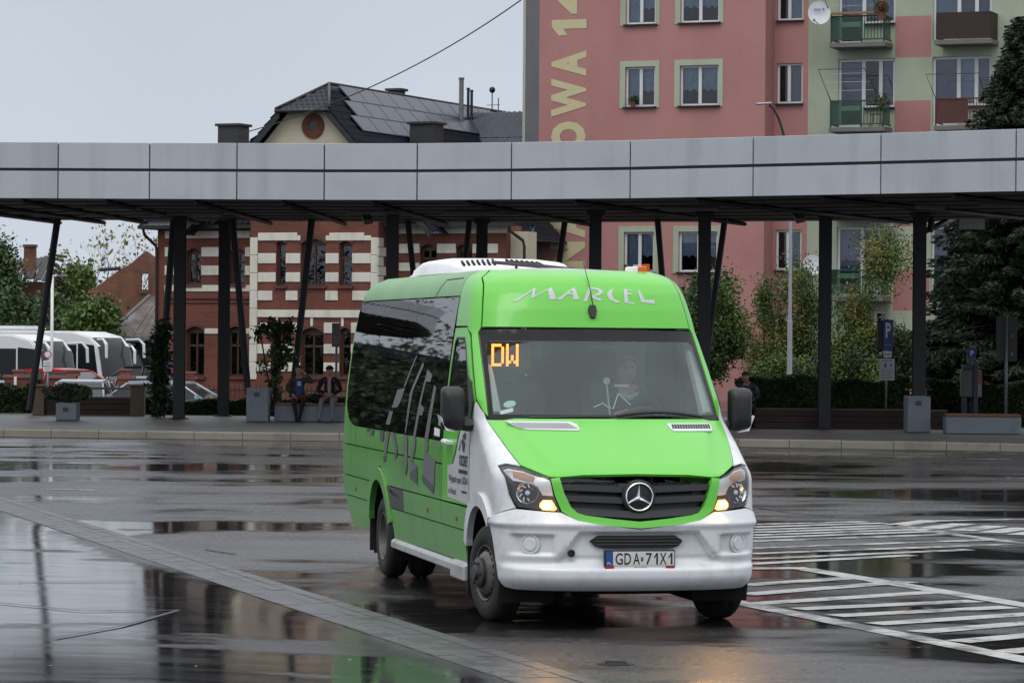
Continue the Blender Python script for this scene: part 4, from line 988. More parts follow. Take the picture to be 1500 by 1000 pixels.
# far hatched island
for (p0, p1) in (((1098, 826), (1335, 813)), ((1098, 811), (1482, 797)), ((1098, 803), (1470, 790)), ((1100, 793), (1405, 782)), ((1102, 784), (1362, 775)), ((1104, 776), (1320, 769)), ((1106, 768), (1270, 764)), ((1098, 819), (1420, 805)), ((1104, 772), (1296, 766)), ((1103, 780), (1340, 772)), ((1101, 788), (1380, 778))):
    stripe(gnd(*p0), gnd(*p1), .20, M_PAINT if p1[0] < 1400 else M_PAINT_OLD)
stripe(gnd(1305, 770), gnd(1366, 762), .3, None, "border_line"); stripe(gnd(1366, 763), gnd(1560, 759), .2, M_PAINT_OLD, "border_line"); stripe(gnd(1306, 771), gnd(1500, 796), .2, M_PAINT_OLD, "border_line")
for x in (1378, 1425, 1468, 1510): stripe(gnd(x-18, 774+(x-1378)*.07), gnd(x+34, 767+(x-1378)*.07), .3)
# dashes along the far lane
for x0, x1, y in ((1150, 1212, 666), (1283, 1345, 669), (1415, 1482, 672), (1475, 1530, 700), (75, 140, 717), (100, 150, 678), (190, 235, 667)):
    stripe(gnd(x0, y), gnd(x1, y+1), .16, M_PAINT_OLD if x0 > 200 else M_PAINT, "lane_dash")
stripe(gnd(1380, 661), gnd(1500, 665), .12, M_PAINT_OLD, "lane_dash")
# dark tar joints
M_TAR = mat("tar_seal", (.008, .008, .008), rough=.25)
for pts in (((1100, 742), (1150, 750), (1222, 757)), ((300, 805), (345, 812)), ((230, 692), (268, 693)), ((-20, 893), (120, 907), (262, 902)), ((262, 902), (180, 930), (80, 952)), ((-20, 862), (200, 856))):
    for a, b_ in zip(pts[:-1], pts[1:]):
        q0, q1 = gnd(*a), gnd(*b_)
        d = (q1-q0).normalized(); n = Vector((-d.y, d.x, 0))*.02; b2 = MB(); k = 8; vs = []
        for i in range(k+1):
            p = q0 + (q1-q0)*i/k; z = gz(p.x, p.y) + .008
            vs += [Vector((p.x+n.x, p.y+n.y, z)), Vector((p.x-n.x, p.y-n.y, z))]
        b2.add(vs, [(2*i, 2*i+1, 2*i+3, 2*i+2) for i in range(k)]); b2.build("tar_joint", M_TAR, mk_root)

q = gnd(902, 972); vc = empty("valve_cover", (q.x, q.y, 0), 0, "small round dark iron cover set in the wet asphalt in front of the minibus", "valve cover")
b = MB(); b.lathe([(0, .012), (.098, .012), (.10, .006), (.125, .006), (.125, .0)], 24)
for k in range(5): b.bx(-.07, .07, -.06+.03*k-.005, -.06+.03*k+.005, .010, .015)
b.build("lid", mat("cast_iron", (.012, .012, .013), rough=.35, bump=.3), vc)
# ------------------------------------------------------------------ platform with kerb stones
M_KERB = mat("kerb_concrete", (.20, .185, .155), rough=.6, var=.25, vscale=1.0, bump=.2, dirt=(.10, .095, .085), dscale=2.0)
M_PLAT = mat("platform_paving", (.10, .098, .092), rough=.45, var=.25, vscale=1.2, bump=.2, dirt=(.055, .055, .053), dscale=1.0)
M_GUTTER = mat("gutter_concrete", (.13, .12, .10), rough=.4, var=.3, vscale=1.2)
PH = .16
plat = empty("platform", (0, 0, 0)); tag(plat, kind='structure')
def off_pt(X, o):
    Y = float(kerbY(X)); dY = float(kerbY(X+.2) - kerbY(X-.2))/.4
    n = Vector((-dY, 1, 0)).normalized(); return Vector((X, Y, 0)) + n*o
b = MB(); xs = np.arange(-30, 30.1, 1.0); vs = []
for x in xs: vs += [off_pt(x, .16) + Vector((0, 0, PH-.004)), Vector((x, 84 if x < 0 else 82, PH-.004))]
b.add(vs, [(2*i, 2*i+1, 2*i+3, 2*i+2) for i in range(len(xs)-1)]); b.build("paving", M_PLAT, plat)
b = MB(); vs = []
for x in xs: vs += [off_pt(x, -.30) + Vector((0, 0, .006)), off_pt(x, .0) + Vector((0, 0, .012))]
b.add(vs, [(2*i, 2*i+1, 2*i+3, 2*i+2) for i in range(len(xs)-1)]); b.build("gutter_slab", M_GUTTER, plat)
x = -14.5; kn = 0
while x < 14.5:
    a, c = off_pt(x+.006, 0), off_pt(x+.994, 0); a2, c2 = off_pt(x+.006, .17), off_pt(x+.994, .17)
    b = MB(); zt = PH + random.uniform(-.004, .004)
    up = Vector((0, 0, zt)); s1 = Vector((0, 0, zt-.025)); ai = off_pt(x+.006, .03); ci = off_pt(x+.994, .03)
    b.add([a, c, a+s1, c+s1, ai+up, ci+up, a2+up, c2+up, a2, c2], [(0, 1, 3, 2), (2, 3, 5, 4), (4, 5, 7, 6), (6, 7, 9, 8), (0, 2, 4, 6, 8), (1, 9, 7, 5, 3)])
    b.build("kerb_stone", M_KERB, plat); x += 1.0

# ------------------------------------------------------------------ canopy
M_FASCIA = mat("aluminium_panel", (.43, .46, .50), rough=.38, metal=.0, var=.05, vscale=.6, spec=.5, dirt=(.36, .39, .43), dscale=.5, streak=((.27, .29, .31), 2.2, .55), objvar=.035)
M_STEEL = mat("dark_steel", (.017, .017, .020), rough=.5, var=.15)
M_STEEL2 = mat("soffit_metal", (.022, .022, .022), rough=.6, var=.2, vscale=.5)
M_LAMP = mat("lamp_grey", (.16, .16, .16), rough=.5)
can = empty("bus_station_canopy", (0, 66, PH), 0, "long curved grey panelled canopy on dark steel columns over the bus platform", "canopy")
can.location = (0, 0, 0)
ZT, ZM1, ZM0, ZB = 6.09, 5.555, 5.495, 4.93
jx = [(-130, 66.6), (-30, 66.4), (85, 66.3), (219, 66.2), (347, 66.1), (475, 66.0), (611, 65.7), (749, 65.1), (923, 64.1), (1103, 62.7), (1290, 61.3), (1488, 59.8), (1700, 58.2)]
jp = [at(px, 250, Y) for px, Y in jx]
# the canopy carries on to the left beyond the frame
ext = [(-13.3, 67.0), (-15.0, 68.3), (-16.7, 70.0), (-18.3, 71.9), (-19.8, 74.0), (-21.1, 76.3), (-22.3, 78.8), (-23.3, 81.4), (-24.2, 84.1), (-25.0, 87.0)]
NEXT_ = len([1 for x, y in ext if x < jp[0].x - .8])
path = [Vector((x, y, 0)) for x, y in ext[::-1] if x < jp[0].x - .8] + [Vector((p.x, p.y, 0)) for p in jp]
def pn(i):
    if i in (NEXT_ - 1, NEXT_): d = (path[NEXT_+1] - path[NEXT_]).normalized(); return Vector((d.y, -d.x, 0))
    d = (path[min(i+1, len(path)-1)] - path[max(i-1, 0)]).normalized(); return Vector((d.y, -d.x, 0))     # outward, to the viewer
DEEP = 12.9
NEXT = len([1 for x, y in ext if x < jp[0].x - .8])
def deep(i): return 4.0 if i < NEXT - 1 else DEEP
for i in range(len(path)-1):
    a, c = path[i], path[i+1]; d = (c-a).normalized(); n = Vector((d.y, -d.x, 0)); g = .012
    for z0, z1 in ((ZM1, ZT), (ZB, ZM0)):
        b = MB(); p = [a + d*g, c - d*g]
        f = [q + n*0 + Vector((0, 0, z)) for z in (z0, z1) for q in p]; k = [q - n*.05 for q in f]
        b.add(f + k, [(0, 1, 3, 2), (4, 6, 7, 5), (0, 2, 6, 4), (1, 5, 7, 3), (2, 3, 7, 6), (0, 4, 5, 1)])
        b.build("fascia_panel", M_FASCIA, can, bevel=.006)
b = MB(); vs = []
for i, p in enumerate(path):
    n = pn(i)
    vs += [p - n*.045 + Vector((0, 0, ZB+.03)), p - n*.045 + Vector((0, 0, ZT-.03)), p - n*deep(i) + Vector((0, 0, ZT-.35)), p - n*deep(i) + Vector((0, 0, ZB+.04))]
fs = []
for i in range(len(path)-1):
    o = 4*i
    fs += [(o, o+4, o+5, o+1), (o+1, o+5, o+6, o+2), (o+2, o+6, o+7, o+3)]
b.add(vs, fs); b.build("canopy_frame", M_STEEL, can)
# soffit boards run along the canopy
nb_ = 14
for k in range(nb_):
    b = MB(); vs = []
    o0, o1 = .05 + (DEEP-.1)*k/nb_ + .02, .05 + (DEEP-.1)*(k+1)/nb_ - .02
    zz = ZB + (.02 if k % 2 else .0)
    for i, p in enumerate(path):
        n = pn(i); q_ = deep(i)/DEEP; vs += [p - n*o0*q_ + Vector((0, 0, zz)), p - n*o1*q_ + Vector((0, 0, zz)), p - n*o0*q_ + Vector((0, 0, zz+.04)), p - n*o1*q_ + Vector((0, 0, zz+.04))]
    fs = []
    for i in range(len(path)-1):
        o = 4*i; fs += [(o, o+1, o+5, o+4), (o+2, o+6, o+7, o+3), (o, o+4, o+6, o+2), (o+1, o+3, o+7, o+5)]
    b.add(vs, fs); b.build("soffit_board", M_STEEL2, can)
# cross beams and strip lamps under it
for i in range(0, len(path)-1):
    p = (path[i] + path[i+1])*.5; n = pn(i)
    b = MB(); b.tube([p - n*.3 + Vector((0, 0, ZB-.05)), p - n*(deep(i)-.3) + Vector((0, 0, ZB-.05))], .05, 4); b.build("cross_beam", M_STEEL, can)
for px, py, Y in ((165, 307, 70), (550, 309, 71), (690, 309, 71), (1010, 306, 68), (1340, 305, 66), (1480, 305, 65), (285, 312, 73)):
    p = at(px, py, Y); b = MB(); b.box((p.x, p.y, ZB-.05), (1.25, .16, .07)); b.build("strip_lamp", M_LAMP, can, bevel=.01)
for px, Y in ((538, 72), (1170, 69)):
    p = at(px, 316, Y); M3 = Matrix.Rotation(R(35), 3, 'X') @ Matrix.Rotation(R(20), 3, 'Z')
    b = MB(); b.tube([(p.x, p.y, ZB), (p.x, p.y, ZB-.10)], .02, 6); b.box((p.x, p.y, ZB-.17), (.20, .26, .12), 0, 0, M3); b.build("loudspeaker", M_LAMP, can, bevel=.01)
def column(pxt, pxb, pyb, w=.27, Y=None, base=PH, z1=ZB):
    u, v = unroll(pxb, pyb)
    Y = Y or (CAM_H - base)*FPX/v
    p = at(pxb, pyb, Y); b = MB()
    t = .02; h = z1 - base
    b.box((p.x, p.y - w/2 + t/2, base + h/2), (w, t, h)); b.box((p.x, p.y + w/2 - t/2, base + h/2), (w, t, h)); b.box((p.x, p.y, base + h/2), (t*1.4, w-2*t, h))
    b.box((p.x, p.y, base + .012), (w+.16, w+.16, .024)); b.box((p.x, p.y, z1 - .05), (w+.12, w+.3, .10))
    b.build("column", M_STEEL, can, bevel=.004)
    return p
COLS = [(262, 262, 613, None), (327, 327, 609, None), (573, 573, 612, 71.5), (1030, 1030, 612, 71), (870, 870, 614, 71), (1207, 1207, 628, None), (704, 704, 606, 76), (1345, 1345, 630, None)]
for a_, b_, c_, y_ in COLS: column(a_, b_, c_, Y=y_)
for px, Y in ((-380, 74), (-150, 75), (1640, 70)): 
    p = at(px, 500, Y); b = MB(); b.bx(p.x-.13, p.x+.13, Y-.13, Y+.13, PH, ZB); b.build("column", M_STEEL, can)
def strut(pt, pb, Y, r=.085):
    Y = min(Y, float(np.interp(pt[0], [-130, 475, 749, 1103, 1488], [66.6, 66, 65.1, 62.7, 59.8])) + 11.9)
    a = at(pt[0], pt[1], Y); c = at(pb[0], pb[1], Y); a.z = ZB + .04
    b = MB(); b.tube([c, a], r, 10); b.build("slanting_strut", M_STEEL, can)
for pt, pb in (((85, 322), (43, 600)), ((340, 324), (364, 578)), ((457, 324), (428, 582)), ((828, 326), (800, 520)), ((963, 326), (978, 500)), ((1062, 326), (1035, 520)), ((597, 326), (612, 460)), ((688, 326), (672, 470)), ((255, 322), (236, 560)), ((1366, 316), (1362, 340))):
    strut(pt, pb, 77.2, .075 if pb[1] < 560 else .085)
b = MB(); p0, p1 = at(1356, 338, 73), at(1400, 319, 75); b.tube([p0, p1], .07, 6); p2 = at(1330, 316, 75); b.tube([p1, Vector((p2.x, p2.y, ZB-.02))], .05, 6); b.build("bracket_brace", M_STEEL, can)
b = MB(); q = at(1424, 316, 73.8); b.box((q.x, q.y, ZB-.10), (.58, .06, .24)); b.build("end_panel", mat("white_panel", (.62, .63, .64), rough=.5), can)

# ------------------------------------------------------------------ facades
class Facade:
    """local frame of a street front: X along it, Y into the building, Z up"""
    def __init__(s, px0, px_ref, Y_ref, yaw):
        s.t = Vector((math.cos(yaw), -math.sin(yaw), 0)); s.n = Vector((math.sin(yaw), math.cos(yaw), 0)); s.yaw = yaw
        s.o = at(px_ref, 495, Y_ref); s.o.z = 0
        s.o = s.hit(px0, 495)[3]; s.o.z = 0
    def hit(s, px, py, off=0.0):
        u, v = unroll(px, py); d = Vector((u/FPX, 1, -v/FPX)); o = Vector((0, 0, CAM_H))
        p0 = s.o + s.n*off; k = (p0 - o).dot(s.n)/d.dot(s.n); p = o + d*k; q = p - s.o
        return q.dot(s.t), p.z, k, p
    def S(s, px, off=0.0, py=495): return s.hit(px, py, off)[0]
    def Z(s, px, py, off=0.0): return s.hit(px, py, off)[1]
def wall_cells(mb, s0, s1, z0, z1, openings, y, colfn=None, reveal=.18, extra_s=(), extra_z=()):
    ss = sorted(set([s0, s1] + [v for o in openings for v in o[:2]] + list(extra_s))); zs = sorted(set([z0, z1] + [v for o in openings for v in o[2:4]] + list(extra_z)))
    ss = [v for v in ss if s0 <= v <= s1]; zs = [v for v in zs if z0 <= v <= z1]
    for a, b_ in zip(ss[:-1], ss[1:]):
        for c, d in zip(zs[:-1], zs[1:]):
            mx, mz = (a+b_)/2, (c+d)/2
            if any(o[0] < mx < o[1] and o[2] < mz < o[3] for o in openings): continue
            mb.quad((a, y, c), (b_, y, c), (b_, y, d), (a, y, d), colfn(mx, mz) if colfn else 0)
    for o in openings:
        a, b_, c, d = o[:4]; mi = colfn(a-.02, (c+d)/2) if colfn else 0
        mb.quad((a, y, c), (a, y+reveal, c), (a, y+reveal, d), (a, y, d), mi); mb.quad((b_, y, c), (b_, y, d), (b_, y+reveal, d), (b_, y+reveal, c), mi)
        mb.quad((a, y, d), (a, y+reveal, d), (b_, y+reveal, d), (b_, y, d), mi); mb.quad((a, y, c), (b_, y, c), (b_, y+reveal, c), (a, y+reveal, c), mi)

M_PVC = mat("white_pvc", (.66, .67, .68), rough=.4, var=.04)
M_PANE = glass_mat("window_pane", (.78, .83, .88), ior=1.55, rough=.01)
M_CURT = mat("net_curtain", (.46, .51, .57), rough=.9, var=.15, vscale=6)
M_BLIND = mat("roller_blind", (.24, .25, .30), rough=.8, var=.1)
M_ROOM = mat("dark_room", (.012, .012, .014), rough=.9)
M_SILL = mat("dark_sill", (.018, .014, .013), rough=.5)

def pane_window(parent, s0, s1, z0, z1, y, splits=(.5,), frame=M_PVC, fw=.075, curtain=None, name="window", door=None, transom=None):
    """casement window filling an opening: frame, panes, something hung behind them"""
    f = MB(); d = .06; y0, y1 = y + .10, y + .16
    f.bx(s0, s1, y0, y1, z0, z0+fw); f.bx(s0, s1, y0, y1, z1-fw, z1); f.bx(s0, s0+fw, y0, y1, z0+fw, z1-fw); f.bx(s1-fw, s1, y0, y1, z0+fw, z1-fw)
    cuts = [s0+fw] + [s0 + (s1-s0)*k for k in splits] + [s1-fw]
    for k in cuts[1:-1]: f.bx(k-fw*.75, k+fw*.75, y0-.01, y1, z0+fw, z1-fw)
    if transom:
        zt = z0 + (z1-z0)*transom; f.bx(s0+fw, s1-fw, y0-.005, y1, zt-.04, zt+.04)
    w = f.build(name, frame, parent)
    for i, (a, b_) in enumerate(zip(cuts[:-1], cuts[1:])):
        g = MB(); g.bx(a-.01, b_+.01, y0+.03, y0+.036, z0+fw-.01, z1-fw+.01); g.build("pane", M_PANE, w)
    if curtain:
        for i, (a, b_) in enumerate(zip(cuts[:-1], cuts[1:])):
            k = curtain[i % len(curtain)]
            if k == 'o': continue
            n = max(6, int((b_-a)/.04)); vs = []; dz = {'n': .0, 'h': (z1-z0)*.35, 'b': .0}[k]
            for j in range(n+1):
                x = a - .03 + (b_-a+.06)*j/n; yy = y1 + .07 + (.02*math.sin(j*1.9 + a*7) if k != 'b' else 0)
                vs += [(x, yy, z0 + dz + (.10*abs(math.sin(j*.55)) if k == 'h' else 0)), (x, yy, z1)]
            c = MB(); c.add(vs, [(2*j, 2*j+2, 2*j+3, 2*j+1) for j in range(n)], 0, k != 'b'); c.build("curtain" if k != 'b' else "blind", M_CURT if k != 'b' else M_BLIND, w)
    return w
def sill(parent, s0, s1, z, y, over=.06, m=M_SILL, h=.05, out=.12):
    b = MB(); b.bx(s0-over, s1+over, y-out, y+.10, z-h, z); b.build("window_sill", m, parent)

# ---- pink and green block of flats
AP = Facade(768, 938, 112.0, R(22))
M_PINK = mat("pink_render", (.45, .222, .203), rough=.85, var=.06, vscale=.7, bump=.12, bscale=60, streak=((.30, .15, .14), 1.3, .35), dirt=(.35, .160, .150), dscale=.35, dlo=.42, dhi=.75)
M_PALEG = mat("pale_green_render", (.41, .46, .35), rough=.85, var=.05, vscale=.7, bump=.12, bscale=60, streak=((.26, .29, .22), 1.3, .4), dirt=(.30, .34, .25), dscale=.4, dlo=.45, dhi=.8)
M_GREYR = mat("grey_render", (.15, .15, .165), rough=.85, var=.08, vscale=.7, dirt=(.11, .11, .12), dscale=.4)
M_YEL = mat("pale_yellow_paint", (.58, .52, .31), rough=.8, var=.05)
M_GREENRAIL = mat("green_railing", (.012, .06, .035), rough=.5, var=.2)
M_GREENGLASS = glass_mat("green_tinted_panel", (.36, .55, .45), ior=1.45, film=.12, filmcol=(.13, .20, .165))
M_BROWN = mat("brown_screen", (.035, .018, .015), rough=.7, var=.15)
M_SLAB = mat("balcony_concrete", (.16, .155, .15), rough=.8, var=.2, dirt=(.09, .085, .08))
apt = empty("apartment_block", AP.o, -R(22), "tall pink and pale green block of flats with yellow upright lettering behind the canopy", "apartment block")
S = AP.S
sG0, sG1, sM1 = S(770, 0, 100), S(790, 0, 100), S(1121, 0, 100)
REC = 1.05                                             # the balcony part stands back
sR0 = sM1
fl = 2.88
zrow = AP.Z(1020, 155)                                # sill of the row above the canopy
rows = [zrow + fl*k for k in (-3, -2, -1, 0, 1)]
ZTOP = zrow + fl*1 + 4.2
w1 = (S(916, 0, 120), S(960, 0, 120)); w2 = (S(996, 0, 120), S(1053, 0, 120)); hwin = 1.40
ops = [];  surr = []
for z in rows:
    for w in (w1, w2): ops.append((w[0], w[1], z, z+hwin))
mb = MB()
wall_cells(mb, sG0, sM1, -.8, ZTOP, ops, 0.0, lambda s, z: 1 if s < sG1 else 0, extra_s=(sG1,), reveal=.12)
mb.quad((sM1, 0, -.8), (sM1, REC, -.8), (sM1, REC, ZTOP), (sM1, 0, ZTOP), 0)
mb.quad((sG0, 0, -.8), (sG0, 0, ZTOP), (sG0, 11, ZTOP), (sG0, 11, -.8), 1)
mb.build("pink_wall", [M_PINK, M_GREYR], apt)
b = MB(); b.bx(sG0-.10, sG0, -.02, .35, -.8, ZTOP); b.build("corner_strip", M_PALEG, apt)
for k, z in enumerate(rows):
    for j, w in enumerate((w1, w2)):
        win = pane_window(apt, w[0], w[1], z, z+hwin, -.02 + .02, (.5,), curtain=['n', 'h'] if j == 0 else ['h', 'h'])
        sill(apt, w[0], w[1], z, 0)
        b = MB(); q = .20 if j == 0 else .20
        b.bx(w[0]-q, w[0], -.025, .0, z-.04, z+hwin+.20); b.bx(w[1], w[1]+q*(.75), -.025, .0, z-.04, z+hwin+.20); b.bx(w[0], w[1], -.025, .0, z+hwin, z+hwin+.20)
        b.build("window_surround", M_PALEG, apt)
# recessed part: pink strip, then green with balconies
sP1 = S(1184, REC, 100); sB0, sB1 = S(1228, REC, 100), S(1311, REC, 100); sC1 = S(1364, REC, 100); sD0, sD1 = S(1366, REC, 100), S(1452, REC, 100); sE = S(1700, REC, 100)
w3 = (S(1138, REC, 120), S(1176, REC, 120)); z3 = AP.Z(1157, 152, REC)
zb = AP.Z(1256, 189, REC)                               # balcony floor of the lower visible row
zbs = [zb + fl*k for k in (-2, -1, 0, 1)]
ops = [(w3[0], w3[1], z3 + fl*k, z3 + fl*k + 1.40) for k in (-3, -2, -1, 0, 1)]
for z in zbs:
    for (a, c) in ((sB0, sB1), (sD0, sD1)): ops.append((a, c, z+.06, z+2.40))
zg = zb - 3*fl
for (a, c) in ((sB0, sB1), (sD0, sD1)): ops.append((a+.3, c-.2, zg+.95, zg+2.40))
def colr(s, z):
    if s < sP1: return 0
    k = ((z - (zb - .1)) % fl)/fl
    if sB1 < s < sC1: return 1 if k > .36 and k < .87 else 0
    return 1
mb = MB(); ez = [zb - .1 + fl*(k + f) for k in range(-4, 4) for f in (.36, .87)]
wall_cells(mb, sM1, sE, -.8, ZTOP, ops, REC, colr, extra_s=(sP1, sC1), extra_z=ez, reveal=.16)
mb.build("balcony_wall", [M_PINK, M_PALEG], apt)
for k in (-3, -2, -1, 0, 1):
    z = z3 + fl*k
    pane_window(apt, w3[0], w3[1], z, z+1.40, REC, (.45,), curtain=['o', 'n'] if k > 0 else ['o', 'b']); sill(apt, w3[0], w3[1], z, REC, over=.03)
def french(a, c, z, cur):
    w = pane_window(apt, a, c, z+.72, z+2.40, REC, (.44, .74), curtain=cur, fw=.085)
    d = pane_window(apt, a, a + (c-a)*.44, z+.06, z+.72, REC, (), curtain=None, fw=.085, name="balcony_door_panel")
    b = MB(); b.bx(a + (c-a)*.44, c, REC+.01, REC+.17, z+.06, z+.69); b.build("parapet_wall", M_PALEG, apt)
    sill(apt, a + (c-a)*.46, c, z+.72, REC, over=.0)
for k, z in enumerate(zbs):
    french(sB0, sB1, z, ['b', 'o', 'b'] if k % 2 == 0 else ['n', 'n', 'n']); french(sD0, sD1, z, ['n', 'b', 'b'] if k % 2 else ['b', 'n', 'b'])
for (a, c) in ((sB0, sB1), (sD0, sD1)): pane_window(apt, a+.3, c-.2, zg+.95, zg+2.40, REC, (.36, .70), curtain=['o', 'n', 'o'])
b = MB(); b.bx(sG0+.3, sE, REC+1.2, REC+1.3, -.8, ZTOP); b.bx(sG0+.2, sE, .5, 11, ZTOP-.1, ZTOP); b.bx(sG0+.3, sM1-.1, .9, 1.0, -.8, ZTOP); b.build("interior", M_ROOM, apt)
b = MB(); b.bx(sG0-.2, sE, -.15, 11, ZTOP, ZTOP+.25); b.build("roof", M_GREYR, apt)
def balcony(a, c, z, kind):
    """slab with a railing: green bars and tinted panels, or a brown screen"""
    y0 = REC - .95
    sl = MB(); sl.bx(a-.06, c+.06, y0-.05, REC, z-.16, z)
    bal = sl.build("balcony", M_SLAB, apt, bevel=.01)
    r = MB(); H = .92
    if kind != 'brown':
        m = M_GREENRAIL if kind == 'green' else mat("rust_railing", (.10, .028, .022), rough=.6)
        for s in (a, c): r.bx(s-.025, s+.025, y0-.025, y0+.025, z, z+H)
        r.bx(a, c, y0-.025, y0+.025, z+H-.05, z+H); r.bx(a, c, y0-.02, y0+.02, z+.08, z+.12); mid = a + (c-a)*.58
        r.bx(mid-.03, mid+.03, y0-.02, y0+.02, z, z+H)
        for s in (a, c): r.bx(s-.02, s+.02, y0, REC, z+H-.05, z+H); r.bx(s-.02, s+.02, y0, REC, z+.08, z+.12)
        r.build("railing", m, bal)
        x = mid + .10
        while x < c - .05:
            q = MB(); q.bx(x-.012, x+.012, y0-.012, y0+.012, z+.10, z+H-.05); q.build("railing_bar", m, bal); x += .115
        q = MB(); q.bx(a+.03, mid-.03, y0-.006, y0+.006, z+.12, z+H-.05); q.build("tinted_panel", M_GREENGLASS if kind == 'green' else mat("rust_panel", (.08, .025, .022), rough=.6), bal)
        for s in (a, c):
            for i in range(6):
                q = MB(); yy = y0 + .12 + .135*i; q.bx(s-.012, s+.012, yy-.012, yy+.012, z+.10, z+H-.05); q.build("railing_bar", m, bal)
    else:
        r.bx(a, c, y0-.02, y0+.02, z+.03, z+H); r.bx(a-.02, a+.02, y0, REC, z+.03, z+H); r.bx(c-.02, c+.02, y0, REC, z+.03, z+H); r.build("screen", M_BROWN, bal)
    return bal, y0
yb0 = REC - .95
bA = (S(1217, yb0, 150), S(1294, yb0, 150)); bB = (S(1371, yb0, 150), S(1450, yb0, 150))
bl_ = [balcony(bA[0], bA[1], z, 'green') for z in zbs]
br_ = [balcony(bB[0], bB[1], z, 'brown' if k == 3 else ('rust' if k == 2 else 'green')) for k, z in enumerate(zbs)]
def drying_frame(a, c, z, bal, y0, m=M_GREENRAIL):
    b = MB(); p = [(a, y0, z+.9), (a-.32, y0-.45, z+1.95), (c-.55, y0-.45, z+1.95), (c-.1, y0, z+.9)]
    b.tube(p, .018, 6); b.build("drying_frame", m, bal)
    for i in range(3):
        q = MB(); yy = y0-.38+.12*i; zz = z+1.80-.28*i; q.tube([(a-.28+.1*i, yy, zz), (c-.5+.1*i, yy, zz)], .006, 4); q.build("drying_line", M_PVC, bal)
drying_frame(bA[0], bA[1], zbs[2], bl_[2][0], bl_[2][1]); drying_frame(bA[0], bA[1], zbs[3], bl_[3][0], bl_[3][1], M_STEEL)
b = MB(); p = [(bB[0], yb0, zbs[2]+.9), (bB[0]-.25, yb0-.4, zbs[2]+1.7), (bB[1]-.3, yb0-.4, zbs[2]+1.7), (bB[1]-.15, yb0, zbs[2]+.95)]; b.tube(p, .014, 6); b.build("drying_frame", M_STEEL, br_[2][0])
b = MB(); b.bx(bA[0]+.02, bA[1]-.25, yb0-.16, yb0+.02, zbs[3]+.96, zbs[3]+1.03); b.build("wooden_shelf", mat("shelf_wood", (.36, .15, .06), rough=.6), bl_[3][0])
# lettering up the wall, read from below
sL0, sL1 = S(808, 0, 100), S(859, 0, 100); Ml = lambda s, z: basis((s, -.012, z), (0, 0, 1), (-1, 0, 0))
def one_poly(name, M, W, Hh, m, parent):
    b = MB(); b.add([M @ Vector(((x-.5)*W, (y-.5)*Hh, 0)) for x, y in ((.42, 0), (1, 0), (1, 1), (.55, 1), (0, .80), (0, .55), (.42, .66))], [(0, 1, 2, 3, 6), (3, 4, 5, 6)]); return b.build(name, m, parent)
for ch, ya, yb_ in (("N", 393, 354), ("A", 348, 309), ("O", 222, 178), ("W", 171, 115), ("A", 112, 75), ("1", 52, 29), ("4", 21, -22)):
    za, zb2 = AP.Z(835, ya), AP.Z(835, yb_)
    if ch == "1": one_poly("wall_letter", Ml((sL0+sL1)/2, (za+zb2)/2), zb2-za, sL1-sL0, M_YEL, apt)
    else: text_obj("wall_letter", ch, Ml((sL0+sL1)/2, (za+zb2)/2), zb2-za, sL1-sL0, M_YEL, apt, bold=.055)
b = MB(); p = AP.hit(812, 352); b.tube([(p[0], -.05, p[1]+.18), (p[0], -.08, p[1]), (p[0]+.12, -.06, p[1]-.02)], .02, 6); b.build("wall_hook", M_STEEL, apt)

def dish(fac, px, py, off, r, label, txt=None, rzd=0.0):
    s, z, k, p = fac.hit(px, py, off)
    root = empty("satellite_dish", p, -fac.yaw + rzd, label, "satellite dish")
    M = Matrix.Rotation(R(78), 4, 'X')
    b = MB(); pr = [(0, -.06*r/.4), (r*.5, -.045*r/.4), (r*.85, -.012), (r, .01), (r, .022), (r*.85, 0), (0, -.045*r/.4)]
    b.lathe(pr, 28, M @ Matrix.Scale(.92, 4, (1, 0, 0))); b.build("reflector_dish", mat("dish_white", (.60, .62, .64), rough=.45, var=.05), root)
    b = MB(); b.tube([(0, -.02, -r*.95), (-.18, -.42, -r*.75)], .016, 6); b.box((-.2, -.46, -r*.72), (.07, .12, .07)); b.tube([(0, .05, 0), (.05, .45, -.1)], .03, 6); b.build("receiver_arm", M_LAMP, root)
    if txt: text_obj("lettering", txt, basis((0.02, -.055, r*.25), (1, 0, 0), (0, .2, 1)), r*.9, r*.30, mat("dish_blue", (.02, .10, .32), rough=.4), root, bold=.02)
    return root
dish(AP, 1200, 19, -.15, .42, "white satellite dish with blue letters beside the upper balcony with the wooden shelf", "nc+", R(20))
dish(AP, 1190, 388, -.10, .36, "white satellite dish under the canopy, on the pale green wall", None, R(30))

# pots and boxes on sills and balconies
M_LEAF2 = mat("pot_leaves", (.04, .085, .022), rough=.6, island=.4)
def leaf_blob(name, c, rad, n, size, m, parent=None, seed=1, sc=(1, 1, 1), droop=0.0):
    r_ = np.random.default_rng(seed)
    d = r_.normal(size=(n, 3)); d /= np.linalg.norm(d, axis=1, keepdims=True); rr = rad*r_.random(n)[:, None]**.4
    P = np.array(c) + d*rr*np.array(sc); P[:, 2] -= droop*r_.random(n)
    a = r_.normal(size=(n, 3)); a /= np.linalg.norm(a, axis=1, keepdims=True); q = np.cross(a, r_.normal(size=(n, 3))); q /= np.linalg.norm(q, axis=1, keepdims=True)
    s = size*(.6 + .8*r_.random(n))[:, None]
    V = np.stack([P - a*s, P + q*s*.5, P + a*s, P - q*s*.5], 1).reshape(-1, 3)
    return mesh_np(name, V, np.arange(n*4).reshape(-1, 4), m, parent)
M_TERRA = mat("terracotta", (.20, .07, .04), rough=.8)
